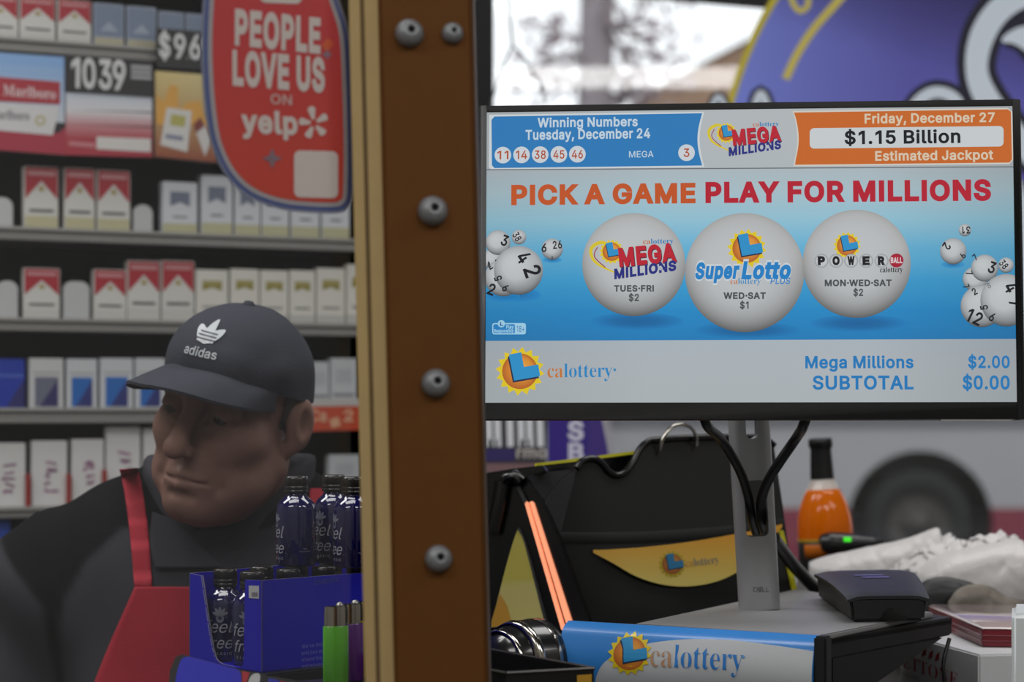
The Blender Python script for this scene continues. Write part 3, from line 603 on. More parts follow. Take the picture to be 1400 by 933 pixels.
for k in range(8):
    a = k * math.pi / 4; b.lathe([(0.0, 0.235), (0.018, 0.235), (0.018, 0.2)], HUB, Mw @ Matrix.Translation((0.15 * math.cos(a), 0.15 * math.sin(a), 0)), 8)
obj('hub', b, wl)
for xx in (0.55, 2.1, 7.2):
    b = MB(); b.box((xx, BY - 0.012, 1.0), (0.02, 0.02, 0.68), mat('bus_trim', (100, 100, 104))); obj('panel_seam', b, bus)
# building across the street, seen above the screen
def house(name, c, size, ang, m, roofm, label, roof_h):
    t = thing(name, (c[0], c[1], -0.2), label, 'building'); M = Matrix.Rotation(ang, 3, 'Z'); w, d, h = size
    b = MB(); b.box((c[0], c[1], h / 2 - 0.2), size, m, M); obj('wall', b, t)
    b = MB(); C0 = Vector((c[0], c[1], h - 0.2))
    e = 0.05
    bot = [C0 + M @ Vector((sx * (w / 2 + e), sy * (d / 2 + e), 0)) for sx, sy in ((-1, -1), (1, -1), (1, 1), (-1, 1))]
    top = [C0 + M @ Vector((sx * (w / 2 + e) * (0.98 if roof_h else 1), sy * (d / 2 + e) * 0.1, roof_h)) for sx, sy in ((-1, -1), (1, -1), (1, 1), (-1, 1))]
    b.hexa(bot, top, roofm); obj('roof', b, t)
    for k in range(5):
        b = MB(); p = Vector((c[0], c[1], 0)) + M @ Vector((-w / 2 + w * (k + 0.5) / 5, -d / 2 - 0.02, 2.6)); b.box(p, (w / 9, 0.06, 1.2), mat('dark_pane', (60, 64, 70), 0.2), M); obj('window', b, t)
TAN = mat('tan_stucco', (158, 126, 100), 0.85, var=0.1, scale=1)
house('house', (5.55, 24.9), (8, 6, 6.05), math.atan2(-.973, .229), TAN, mat('brown_roof', (112, 84, 66), 0.8, var=0.15, scale=3), 'tan building with brown roof across the street behind the tree', 0.06)
house('shop_building', (-6.0, 48.0), (22, 8, 2.7), 0.0, mat('pale_stucco', (170, 165, 160), 0.85, var=0.08, scale=1), mat('flat_roof', (120, 118, 118), 0.8), 'pale low building far behind, left of the bus', 0.15)
# street tree
TY = 14.0; tb = W(806, 600, TY)
tree = thing('street_tree', (tb.x, TY, -0.2), 'bare-branched street tree with sparse brown leaves seen above the screen', 'tree')
BARK = mat('bark', (150, 142, 146), 0.9, var=0.25, bump=0.6, scale=12)
rnd = random.Random(5)
b = MB(); b.tube([(tb.x + 0.05, TY, -0.2), (tb.x, TY, 1.5), (tb.x + 0.03, TY, 3.2), (tb.x + 0.06, TY + .05, 4.6), (tb.x + 0.02, TY, 6.2)], [0.17, 0.14, 0.13, 0.12, 0.08], BARK, 12); obj('trunk', b, tree)
b = MB(); lb = MB(); LEAF = mat('dry_leaf', (150, 134, 140), 0.8, var=0.3, scale=3)
for i in range(26):
    z0 = rnd.uniform(2.6, 5.6); sd = -1 if i % 2 else 1; L = rnd.uniform(0.35, 0.8); p = Vector((tb.x, TY, z0)); pts = [p]
    d = Vector((sd * rnd.uniform(.6, 1), rnd.uniform(-.7, .7), rnd.uniform(-.2, .7))).normalized()
    for k in range(5):
        d = (d + Vector((rnd.uniform(-.3, .3), rnd.uniform(-.3, .3), rnd.uniform(-.35, .1)))).normalized(); p = p + d * L / 5; pts.append(p)
    b.tube(pts, [0.03, 0.025, 0.02, 0.014, 0.01, 0.006], BARK, 6)
    for q in pts[2:]:
        for _ in range(9 if z0 < 4.6 else 4):
            c = q + Vector([rnd.gauss(0, .09) for _ in range(3)]); a = Vector([rnd.gauss(0, 1) for _ in range(3)]).normalized(); e = a.orthogonal().normalized()
            lb.add([c - a * .05, c + e * .028, c + a * .05, c - e * .028 + a.cross(e) * .006], [(0, 1, 2, 3)], LEAF)
obj('branches', b, tree); tag(obj('leaves', lb, tree, recalc=False), kind='stuff')
# shop awning outside, a dark wedge at the top of the picture
AW = Plane((0, 4.62, 0), (1, 0, 0), (0, 0, 1))
b = MB(); q = [AW.px(*p) for p in ((700, -24), (1300, 28), (1300, -10), (700, -62))]; q = [(u, v) for u, v in q]; b.prism(AW, q, -0.05, 0, mat('awning_cloth', (34, 32, 34), 0.8)); tag(obj('awning', b), 'dark sloping awning edge outside at the top of the window', 'awning')

# ------------------------------------------------------------------ decal on the window pane
DP = Plane((0, 4.226, 0), (1, 0, 0), (0, 0, 1))
dec = thing('window_decal', DP.at(1240, 500), 'large purple oval decal with yellow edge and white script on the window', 'window decal')
def oval(k, cut=505):
    return [(1270 + (300 * k) * math.cos(2 * math.pi * i / 90), min(cut, 330 + 480 * k * math.sin(2 * math.pi * i / 90))) for i in range(90)]
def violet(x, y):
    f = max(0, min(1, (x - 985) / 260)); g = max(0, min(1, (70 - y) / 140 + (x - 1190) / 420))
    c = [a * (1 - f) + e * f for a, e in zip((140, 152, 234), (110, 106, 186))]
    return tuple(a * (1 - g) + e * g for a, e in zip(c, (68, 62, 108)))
def rib(pts, w):
    q = spline(pts, 6); ws = w if not isinstance(w, list) else [w[min(len(w) - 1, i // 6)] + (w[min(len(w) - 1, i // 6 + 1)] - w[min(len(w) - 1, i // 6)]) * (i % 6) / 6 for i in range(len(q))]
    L, R = stroke(q, ws); return L + R[::-1]
Y1 = (222, 202, 104); DK = (58, 56, 66); WT = (226, 232, 240)
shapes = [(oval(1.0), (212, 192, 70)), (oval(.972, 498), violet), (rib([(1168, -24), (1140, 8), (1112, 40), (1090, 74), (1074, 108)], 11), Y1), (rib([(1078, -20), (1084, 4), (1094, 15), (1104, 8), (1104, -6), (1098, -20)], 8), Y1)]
nms = ['rim', 'oval', 'flourish', 'flourish']
for pts, w0, w1 in (([(1440, -20), (1378, 4), (1345, 44), (1335, 95), (1352, 140), (1392, 190), (1440, 240)], [50, 58, 58, 54, 58, 56, 56], [30, 34, 34, 30, 34, 34, 34]),
                    ([(1370, 56), (1384, 51), (1404, 52), (1440, 66)], [20, 38, 58, 80], [4, 18, 34, 50]),
                    ([(1238, 165), (1256, 138), (1280, 126), (1306, 136), (1316, 165)], [28, 32, 34, 34, 36], [14, 16, 16, 16, 18]),
                    ([(972, 150), (982, 132), (994, 150)], 16, 7), ([(1028, 160), (1040, 128), (1054, 160)], [20, 24, 20], [9, 11, 9]),
                    ([(1385, 250), (1402, 330), (1390, 420), (1400, 480)], 46, 24)):
    shapes += [(rib(pts, w0), DK), (rib(pts, w1), WT)]; nms += ['script_outline', 'script_stroke']
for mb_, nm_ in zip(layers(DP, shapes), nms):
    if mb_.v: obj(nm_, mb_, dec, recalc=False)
# thin wire hanging in the window
b = MB(); A = 4.12
for q in ([(694, -40), (697, 20), (701, 62)], [(701, 62), (722, 88), (738, 112), (746, 142)], [(701, 62), (684, 100), (672, 138), (668, 175)]): b.tube([W(x, y, A) for x, y in q], 0.0022, mat('grey_wire', (120, 120, 124), 0.5), 6)
tag(obj('hanging_wire', b), 'thin forked grey wire hanging in the window', 'wire')
# ledge with cards below the window
b = MB(); b.box((0.96, 3.6, 1.17), (2.1, 0.7, 0.05), mat('ledge_laminate', (110, 108, 106), 0.6, var=0.05)); b.box((0.96, 3.65, 0.572), (2.0, 0.56, 1.144), mat('ledge_body', (70, 66, 64), 0.7)); tag(obj('window_ledge', b, bevel=0.004), 'grey laminate ledge running below the shop window', 'ledge')
KY = 3.45; KP = Plane((0, KY, 0), (1, 0, 0), (0, 0, 1))
def stand_card(label, outline, cat, draw):
    t = thing('sign_card', W(outline[0][0] + 40, 790, KY), label, cat)
    b = MB(); q = [KP.px(*p) for p in outline]; vmin = 1.195 - 0.0
    b.prism(KP, q, -0.02, 0.0, mat('card_board', (60, 52, 130), 0.6)); obj('board', b, t)
    b = MB(); draw(b); obj('print', b, t)
def dr1(b):
    poly(b, KP, [(640, 520), (747, 520), (747, 800), (640, 800)], (52, 50, 58), 0.0008)
    for x in (668, 680, 697, 712, 724, 738): ribbon(b, KP, [(x - 1, 540), (x + 1, 611)], 9, (214, 217, 224), 0.0012, sub=0)
    for a_, e_ in ((668, 680), (712, 724)): ribbon(b, KP, [(a_, 606), (e_, 606)], 10, (214, 217, 224), 0.0012, sub=0)
    poly(b, KP, [(640, 614), (704, 614), (704, 630), (640, 632)], (48, 38, 96), 0.0012)
    text(b, KP, 'rmo', (706, 626), (748, 626), 15, (176, 172, 168), 0.0013)
    poly(b, KP, [(640, 634), (747, 634), (747, 800), (640, 800)], (120, 92, 96), 0.0012)
stand_card('dark card with big white letter strokes on the ledge beside the wooden post', [(640, 520), (747, 520), (747, 800), (640, 800)], 'sign', dr1)
def dr2(b):
    poly(b, KP, [(750, 520), (802, 520), (802, 800), (750, 800)], (50, 30, 128), 0.0008)
    text(b, KP, 'S', (776, 601), (798, 601), 24, (205, 204, 222), 0.0012, bold=0.05); text(b, KP, 'B', (777, 629), (798, 629), 22, (200, 199, 218), 0.0012, bold=0.05)
    poly(b, KP, [(803, 520), (812, 520), (836, 640), (856, 800), (803, 800)], (62, 44, 122), 0.0008)
stand_card('purple folded card with white letters S and B on the ledge', [(749, 520), (812, 520), (836, 640), (856, 800), (749, 800)], 'sign', dr2)

# ------------------------------------------------------------------ cigarette rack on the left
RU = Vector((.553, .25, 0)).normalized(); RO = W(0, 560, 3.25)
RP = Plane(RO, RU, (0, 0, 1)); PK = RP.moved(-0.02)
rack = thing('cigarette_rack', RP.pt(0.25, -RO.z, -0.15), 'grey cigarette rack with long shelves behind the clerk', 'shelf rack')
SHG = mat('shelf_grey', (128, 128, 126), 0.5, var=0.06, scale=5); SHD = mat('rack_dark', (26, 25, 28), 0.75, var=0.1)
U0, U1 = -0.35, 0.70; RH = RO.z
def rz(y): return RP.px(0, y)[1]
ROWS = {'top': (50, 68), 'second': (309, 327), 'third': (434, 452), 'fourth': (558, 579), 'fifth': (694, 709)}
M3 = Matrix((RU, RP.n, Vector((0, 0, 1)))).transposed()
for nm, (ya, yb) in ROWS.items():
    va, vb = rz(ya), rz(yb); b = MB()
    b.box(RP.pt((U0 + U1) / 2, (va + vb) / 2, -0.004), (U1 - U0, 0.008, va - vb), SHG, M3)
    b.box(RP.pt((U0 + U1) / 2, vb + 0.012, -0.13), (U1 - U0, 0.245, 0.008), SHG, M3)
    b.box(RP.pt((U0 + U1) / 2, va - 0.003, 0.003), (U1 - U0, 0.006, 0.006), mat('label_rail', (146, 146, 142), 0.4), M3)
    obj('shelf', b, rack, bevel=0.0012)
b = MB(); b.box(RP.pt((U0 + U1) / 2, (CEIL - 0.35) / 2 - RH, -0.262), (U1 - U0, 0.012, CEIL - 0.35), SHD, M3); obj('back_panel', b, rack)
for u in (U0, U1):
    b = MB(); b.box(RP.pt(u, (CEIL - 0.35) / 2 - RH, -0.13), (0.016, 0.26, CEIL - 0.35), SHD, M3); obj('side_panel', b, rack)
b = MB(); b.box(RP.pt((U0 + U1) / 2, -RH + 0.55, -0.1), (U1 - U0 - 0.02, 0.2, 1.1), SHD, M3); obj('base', b, rack)
b = MB(); b.box(RP.pt((U0 + U1) / 2, rz(-60), -0.13), (U1 - U0, 0.25, 0.02), SHD, M3); b.box(RP.pt((U0 + U1) / 2, rz(140), -0.14), (U1 - U0, 0.2, 0.01), SHD, M3); obj('canopy', b, rack)

ORD = ['first', 'second', 'third', 'fourth', 'fifth', 'sixth', 'seventh', 'eighth', 'ninth', 'tenth', 'eleventh', 'twelfth', 'thirteenth', 'fourteenth']
CARD = mat('pack_card', (196, 196, 192), 0.5)
RED = (150, 22, 38); WHI = (190, 190, 188)
PACK = {
    'red': ((190, 190, 186), 'red and white pack with peaked white front'),
    'gold': ((196, 195, 188), 'white pack with olive gold band'),
    'grey': ((186, 190, 196), 'white pack with grey crest patch'),
    'ice': ((132, 142, 158), 'pale blue-grey cigarette pack'),
    'blue': ((24, 50, 150), 'deep blue pack with dark diagonal corner'),
    'sky': ((184, 188, 192), 'white pack with blue diagonal square'),
    'slate': ((184, 186, 188), 'white pack with slate diagonal square'),
    'tall': ((198, 198, 198), 'tall white carton with pink scribble'),
    'stub': ((170, 172, 174), 'pale rounded pack pusher'),
    'silver': ((176, 180, 184), 'plain silver-white cigarette pack'),
}
GRP = {'top': 'packs on the top shelf', 'second': 'packs on the second shelf', 'third': 'packs on the third shelf', 'fourth': 'packs on the fourth shelf', 'fifth': 'cartons on the fifth shelf'}
def pack(row, x0, x1, yt, kind, idx, tilt=0.0, back=0.02):
    pl = RP.moved(-back); ya = ROWS[row][0]
    vb = rz(ROWS[row][1]) + 0.0165
    u0 = pl.px(x0, yt)[0]; u1 = pl.px(x1, yt)[0]; vt = pl.px((x0 + x1) / 2, yt)[1]; w = u1 - u0; h = vt - vb
    base, desc = PACK[kind]
    place = 'behind the clerk' if False else 'shelf'
    lab = f'{desc}, {ORD[idx]} from left on {row} shelf'
    t = thing('carton' if kind == 'tall' else ('pack_pusher' if kind == 'stub' else 'cigarette_pack'), pl.pt((u0 + u1) / 2, vb, -0.0115), lab, 'pack', GRP[row])
    b = MB(); q = [(u0, vb), (u1, vb), (u1, vt), (u0, vt)]
    if kind == 'stub': q = [(u0, vb), (u1, vb), (u1, vt - .012), (u1 - .004, vt - .004), (u1 - .012, vt), (u0 + .012, vt), (u0 + .004, vt - .004), (u0, vt - .012)]
    bm_ = mat('pack_' + kind, base, 0.4, coat=0.25)
    b.prism(pl, q, -0.0225, 0.0, bm_); obj('box', b, t, bevel=0.0014)
    d = MB(); fn = lambda a, c, hh=0.0004: pl.pt(u0 + w * a, vb + h * c, hh)
    def shp(pts, col, hh=0.0004): d.fill(lambda x, y: fn(x, y, hh), [pts], lin(col))
    def wr(s, xa, xb, y, hgt, col, bold=0.02):
        gs, a0, a1 = layout(s, 'serif', bold); k = (xb - xa) / (a1 - a0)
        for g in gs: d.fill(lambda x, yy: fn(xa + (x - a0) * k, y + yy / 0.455 * hgt, 0.0009), g, lin(col))
    if kind == 'red':
        shp([(.03, .5), (.5, .78), (.97, .5), (.97, .985), (.03, .985)], RED); shp([(.1, .86), (.9, .86), (.9, .93), (.1, .93)], (176, 120, 124), .0007)
        shp([(.42, .62), (.58, .62), (.55, .7), (.45, .7)], (150, 132, 70), .0007); shp([(.15, .30), (.85, .30), (.85, .345), (.15, .345)], (90, 88, 86), .0007)
        shp([(.03, .02), (.97, .02), (.97, .24), (.03, .24)], (168, 164, 132) if row == 'second' else (178, 178, 174), .0006)
    elif kind == 'gold':
        shp([(.2, .62), (.2, .80), (.8, .80), (.8, .62), (.5, .68)], (128, 118, 44)); shp([(.24, .74), (.76, .74), (.76, .77), (.24, .77)], (168, 160, 110), .0007)
        shp([(.2, .3), (.8, .3), (.8, .34), (.2, .34)], (120, 118, 116)); shp([(.02, .02), (.98, .02), (.98, .2), (.02, .2)], (170, 170, 166))
    elif kind == 'grey':
        shp([(.22, .55), (.22, .82), (.78, .82), (.78, .55), (.5, .63)], (96, 104, 122)); shp([(.02, .02), (.98, .02), (.98, .24), (.02, .24)], (166, 164, 132)); shp([(.3, .34), (.7, .34), (.7, .38), (.3, .38)], (120, 120, 124))
    elif kind == 'ice':
        shp([(.06, .3), (.94, .3), (.94, .96), (.06, .96)], (104, 118, 140)); shp([(.03, .03), (.97, .03), (.97, .26), (.03, .26)], (158, 154, 132)); shp([(.2, .4), (.8, .4), (.5, .62)], (140, 150, 166), .0007)
    elif kind == 'blue':
        shp([(.45, .12), (.98, .12), (.98, .62)], (30, 28, 92)); shp([(.02, .66), (.98, .66), (.98, .72), (.02, .72)], (60, 84, 170)); shp([(.0, .02), (1, .02), (1, .1), (0, .1)], (130, 134, 140))
    elif kind in ('sky', 'slate'):
        c1, c2 = ((26, 92, 166), (34, 40, 104)) if kind == 'sky' else ((94, 98, 116), (38, 36, 88))
        shp([(.16, .12), (.84, .12), (.84, .66), (.16, .66)], c1); shp([(.3, .12), (.84, .12), (.84, .62)], c2, .0007); shp([(.1, .72), (.9, .72), (.9, .75), (.1, .75)], (150, 152, 156))
    elif kind == 'tall':
        rr = random.Random(idx * 7 + 1)
        for k in range(5):
            y = .25 + .1 * k; pts = [(.45 + rr.uniform(-.1, .3), y + rr.uniform(-.03, .03)) for _ in range(5)]; pts = spline(pts, 4)
            L, R = stroke(pts, .035); n = len(L); d.add([fn(*p) for p in L + R], [(i, i + 1, n + i + 1, n + i) for i in range(n - 1)], PRINT, False, lin((150, 110, 138)))
    elif kind == 'silver':
        shp([(.1, .3), (.9, .3), (.9, .36), (.1, .36)], (120, 124, 130)); shp([(.2, .55), (.8, .55), (.8, .8), (.2, .8)], (160, 164, 170))
    if kind != 'stub' and d.v: obj('front_print', d, t, recalc=False)
LAY = {
 'top': [(-24, 25, -8, 'red'), (27, 76, -4, 'red'), (79, 125, 0, 'red'), (128, 170, 5, 'ice'), (173, 214, 9, 'ice'), (217, 252, 16, 'ice'), (254, 284, 19, 'ice')],
 'second': [(-12, 18, 270, 'stub'), (33, 80, 228, 'red'), (88, 130, 230, 'red'), (133, 178, 233, 'red'), (183, 209, 280, 'stub'), (222, 270, 249, 'grey'), (275, 318, 240, 'grey'), (321, 356, 246, 'grey'), (358, 395, 247, 'grey'), (398, 437, 248, 'grey'), (440, 478, 248, 'grey')],
 'third': [(-4, 25, 384, 'stub'), (32, 82, 367, 'red'), (87, 123, 385, 'stub'), (128, 173, 369, 'red'), (174, 219, 357, 'red'), (221, 266, 357, 'red'), (268, 312, 369, 'gold'), (315, 354, 368, 'gold'), (356, 394, 370, 'gold'), (396, 431, 370, 'gold'), (433, 472, 367, 'gold'), (474, 512, 362, 'gold')],
 'fourth': [(-12, 34, 491, 'blue'), (40, 87, 490, 'slate'), (91, 133, 491, 'sky'), (137, 182, 490, 'sky'), (185, 226, 490, 'sky'), (424, 450, 495, 'silver'), (452, 488, 490, 'silver')],
 'fifth': [(-16, 35, 606, 'tall'), (43, 92, 603, 'tall'), (98, 142, 601, 'tall'), (145, 192, 583, 'tall'), (196, 240, 586, 'tall'), (450, 492, 622, 'silver')],
}
for row, ps in LAY.items():
    for i, (x0, x1, yt, k) in enumerate(ps): pack(row, x0, x1, yt, k, i)
# narrow red lighter-like strips between the tall cartons
for i, (x, yt) in enumerate(((39, 648), (94.5, 648), (143.5, 642))):
    b = MB(); pl = RP.moved(-0.012); u = pl.px(x, yt)[0]; vt = pl.px(x, yt)[1]; vb = rz(709) + .0165; b.prism(pl, [(u - .0035, vb), (u + .0035, vb), (u + .0035, vt), (u - .0035, vt)], -0.012, 0, mat('divider_red', (140, 40, 34), 0.4))
    tag(obj('shelf_divider', b, bevel=0.001), ['thin red divider between the first and second white cartons', 'thin red divider between the second and third white cartons', 'thin red divider between the third and fourth white cartons'][i], 'divider', 'red dividers between cartons')
# blue box below the fifth shelf
b = MB(); b.box(PK.pt(-0.01, rz(728), -0.03), (0.06, 0.06, 0.05), mat('low_blue', (40, 70, 160), 0.4), M3); tag(obj('blue_box', b, bevel=.002), 'small blue box under the fifth shelf at its left end', 'box')
b = MB(); b.box(PK.pt(0.0, rz(728) - 0.037, -0.05), (0.3, 0.12, 0.012), SHG, M3); obj('lower_ledge', b, rack)
# shelf label strip
sl = MB(); SP = RP.moved(0.0115); poly(sl, SP, [(418, 556), (505, 555), (505, 588), (418, 590)], (172, 62, 34), 0.0); text(sl, SP, 'Ca', (424, 576), (446, 576), 15, (196, 150, 120), 0.0005, bold=.04); text(sl, SP, '2', (470, 576), (483, 576), 15, (196, 150, 120), 0.0005, bold=.04); ribbon(sl, SP, [(452, 580), (464, 576)], 12, (196, 150, 120), .0005, sub=0)
poly(sl, SP, [(418, 546), (505, 545), (505, 554), (418, 555)], (170, 168, 166), 0.0)
sl.box(SP.pt(*SP.px(461, 568), -0.002), (0.10, 0.003, 0.045), CARD, M3)
tag(obj('shelf_label', sl, recalc=False), 'orange red price strip with pale lettering beside the clerk\'s ear', 'shelf label')
# price signs and advertising cards between the top two shelves
AD = RP.moved(0.012)
def board(name, cat, label, pts, draw, thick=0.006, base=(30, 30, 32), h=0.0):
    t = MB(); pl = AD.moved(h); q = [pl.px(*p) for p in pts]
    c = pl.pt(sum(u for u, v in q) / 4, min(v for u, v in q), -thick)
    o = thing(name, c, label, cat); t.prism(pl, q, -thick, 0.0, mat(name + '_board_%d_%d_%d' % base, base, 0.45)); obj('board', t, o)
    d = MB(); draw(d, pl.moved(0.0004)); obj('print', d, o, recalc=False)
def ad_left(d, p):
    n = 6
    for k in range(n):
        ya, yb = 70 + 15 * k, 70 + 15 * (k + 1); f = k / n; c = tuple(a * (1 - f) + e * f for a, e in zip((120, 158, 205), (190, 192, 196)))
        poly(d, p, [(-30, ya), (88, ya + 8), (88, yb + 8), (-30, yb)], c, 0)
    poly(d, p, [(-30, 176), (80, 182), (90, 174), (90, 212), (-30, 203)], (150, 34, 56), .0003)
    poly(d, p, [(-30, 103), (82, 112), (82, 143), (-30, 137)], (152, 28, 44), .0006); text(d, p, 'Marlboro', (4, 130), (76, 136), 14, (196, 176, 178), .0009, 'serif', 0.01)
    poly(d, p, [(-30, 139), (82, 146), (72, 185), (-30, 176)], (190, 190, 192), .0006); text(d, p, 'Marlboro', (-16, 162), (40, 165), 13, (96, 92, 100), .0009, 'serif', 0.0)
    disc(d, p, (55, 165), 7, 7, [(0, (190, 190, 192)), (.6, (190, 190, 192)), (.61, (160, 150, 90)), (1, (160, 150, 90))], .0009)
board('advertising_card', 'advert', 'advertising card with red and white cartons under a blue sky', [(-34, 68), (90, 77), (90, 213), (-34, 204)], ad_left)
def ad_mid(d, p):
    st = [(126, (176, 186, 200)), (150, (196, 196, 200)), (170, (176, 120, 126)), (190, (156, 44, 56)), (212, (150, 34, 52))]
    for (ya, ca), (yb, cb) in zip(st, st[1:]):
        q = [p.px(*s) for s in ((90, ya), (208, ya + 5), (208, yb + 3), (90, yb))]; d.add([p.pt(u, v) for u, v in q], [(0, 1, 2, 3)], PRINT, False, None, [lin(ca), lin(ca), lin(cb), lin(cb)])
    poly(d, p, [(132, 187), (206, 190), (206, 208), (132, 204)], (192, 190, 188), .0005)
    ribbon(d, p, [(94, 196), (130, 199)], 6, (178, 110, 118), .0005, sub=0)
board('advertising_card', 'advert', 'white to red advertising card below the 1039 price sign', [(90, 126), (209, 131), (209, 216), (90, 211)], ad_mid)
def ad_right(d, p):
    q = [p.px(*s) for s in ((212, 97), (296, 103), (296, 222), (212, 214))]; d.add([p.pt(u, v) for u, v in q], [(0, 1, 2, 3)], PRINT, False, None, [lin((196, 178, 120)), lin((192, 180, 130)), lin((128, 60, 36)), lin((130, 62, 36))])
    poly(d, p, [(214, 170), (214, 128), (224, 140), (232, 116), (243, 118), (244, 150), (256, 140), (274, 138), (280, 160), (296, 172)], (196, 146, 62), .0003)
    poly(d, p, [(228, 147), (262, 152), (256, 208), (219, 198)], (190, 190, 188), .0006); poly(d, p, [(234, 156), (254, 159), (252, 174), (232, 171)], (160, 156, 84), .0009)
    ribbon(d, p, [(226, 186), (250, 190)], 6, (110, 116, 140), .0009, sub=0)
    poly(d, p, [(264, 170), (274, 160), (290, 190), (280, 214)], (186, 184, 184), .0006); poly(d, p, [(264, 170), (274, 160), (280, 172), (268, 182)], (110, 40, 40), .0009)
board('advertising_card', 'advert', 'golden advertising card with white pack beside the red sticker', [(211, 96), (298, 102), (298, 224), (211, 215)], ad_right)
def pr1(d, p):
    for ch, x in (('1', 97), ('0', 113), ('3', 135), ('9', 154)): text(d, p, ch, (x, 118 + (x - 97) * .06), (x + (12 if ch == '1' else 18), 119 + (x - 97) * .06), 38, (190, 192, 194), .0004, bold=.035)
    for y in (91, 98, 105): ribbon(d, p, [(179, y), (207, y + 2)], 5, (150, 152, 156), .0004, sub=0)
board('price_sign', 'price sign', 'black price sign reading 1039 in white digits', [(90, 74), (209, 83), (209, 132), (90, 124)], pr1, h=0.004)
def pr2(d, p):
    for ch, x in (('$', 217), ('9', 238), ('.', 255), ('6', 259), ('9', 277)): text(d, p, ch, (x, 77 + (x - 217) * .06), (x + (4 if ch == '.' else 16), 78 + (x - 217) * .06), 4 if ch == '.' else 31, (192, 194, 196), .0004, bold=.035)
board('price_sign', 'price sign', 'black price sign with dollar figure just left of the red sticker', [(214, 38), (300, 45), (300, 98), (214, 92)], pr2, h=0.004)

# ------------------------------------------------------------------ glass partition, sticker and wooden post
GU = Vector((1, .55, 0)).normalized(); GP = Plane((-0.127, 1.57, 0), GU, (0, 0, 1))
M3g = Matrix((GU, GP.n, Vector((0, 0, 1)))).transposed()
gl = thing('glass_screen', GP.pt(-0.6, 0, 0), 'clear hazy glass screen between the viewer and the clerk', 'glass screen')
b = MB(); b.box(GP.pt(-0.6, 1.62, -0.004), (1.2, 0.006, 1.7), sheet_glass('partition_glass', (210, 212, 220), 0.012, 0.02), M3g); obj('pane', b, gl)
b = MB(); b.box(GP.pt(-0.6, 0.385, -0.004), (1.2, 0.04, 0.77), mat('partition_base', (92, 58, 30), 0.6, var=0.1), M3g); obj('base_panel', b, gl)
stk = thing('round_cornered_sticker', GP.at(385, 284), 'red review sticker with white lettering stuck on the glass', 'sticker')
def leaf(g, xr):
    pts = [(296 - g, -60), (290 - g, 40), (291 - g, 110), (297 - g, 170), (306 - g, 205), (323 - g * .9, 236 + g * .4), (348 - g * .6, 258 + g * .8), (382, 271 + g), (420, 276 + g), (454 + g * .3, 277 + g), (464 + g * .7, 274 + g * .8), (468 + g, 264), (469 + g, 200), (467 + g, 120), (463 + g, 50), (452 + g, 10), (438 + g * .8, -30), (425, -60)]
    return spline(pts, 5)
STK = attr_mat('vinyl_ink', False, 0.5, coat=0.2)
b = MB(); poly(b, GP, leaf(15, 0), (108, 112, 132), 0.0003, STK); poly(b, GP, leaf(11, 0), (58, 74, 128), 0.0006, STK); poly(b, GP, leaf(6, 0), (146, 142, 146), 0.0009, STK); obj('border', b, stk, recalc=False)
b = MB(); q = leaf(0, 0)
def redc(x, y): f = max(0, min(1, (y - 40) / 230)); return tuple(a * (1 - f) + e * f for a, e in zip((172, 42, 48), (174, 52, 34)))
poly(b, GP, q, (172, 44, 44), 0.0012, STK, colfn=redc); obj('face', b, stk, recalc=False)
b = MB(); WTX = (186, 176, 172)
text(b, GP, 'PEOPLE', (320, 59), (437, 71), 43, WTX, 0.0016, bold=.06, m=STK); text(b, GP, 'LOVE US', (317, 114), (443, 124), 42, WTX, 0.0016, bold=.06, m=STK)
text(b, GP, 'ON', (369, 142), (398, 144), 13, (180, 150, 146), 0.0016, bold=.02, m=STK); text(b, GP, 'yelp', (329, 180), (406, 183), 28, WTX, 0.0016, bold=.055, m=STK)
for k in range(5):
    a = math.radians(-100 + 72 * k); cx, cy = 428 + 11.5 * math.cos(a), 169 + 12.5 * math.sin(a); dx, dy = math.cos(a), math.sin(a)
    L = 9 if k else 11; poly(b, GP, [(cx - dx * 7 - dy * 2, cy - dy * 7 + dx * 2), (cx + dx * L * .7 - dy * 5.5, cy + dy * L * .7 + dx * 5.5), (cx + dx * L - dy * 2, cy + dy * L + dx * 2), (cx + dx * L + dy * 2, cy + dy * L - dx * 2), (cx + dx * L * .7 + dy * 5.5, cy + dy * L * .7 - dx * 5.5), (cx - dx * 7 + dy * 2, cy - dy * 7 - dx * 2)], WTX, 0.0016, STK)
poly(b, GP, rrect(401, 206, 461, 270, 8, 1.5), WTX, 0.0016, STK); poly(b, GP, rrect(354, -20, 412, 4, 9, 2), WTX, 0.0016, STK)
obj('lettering', b, stk, recalc=False)
for cx, cy, r, c in ((371, 217, 14, (112, 92, 104)), (446, 75, 8, (120, 96, 112))):
    b = MB(); poly(b, GP, [(cx + r * (1 if i % 2 == 0 else .42) * math.cos(i * math.pi / 4), cy + r * (1 if i % 2 == 0 else .42) * math.sin(i * math.pi / 4)) for i in range(8)], c, 0.0016, STK)
    if r == 14: obj('star', b, stk, recalc=False)
poly(b, GP, [(438, 62), (448, 52), (456, 60), (446, 72)], (186, 76, 34), 0.0015, STK)
obj('star', b, stk, recalc=False)

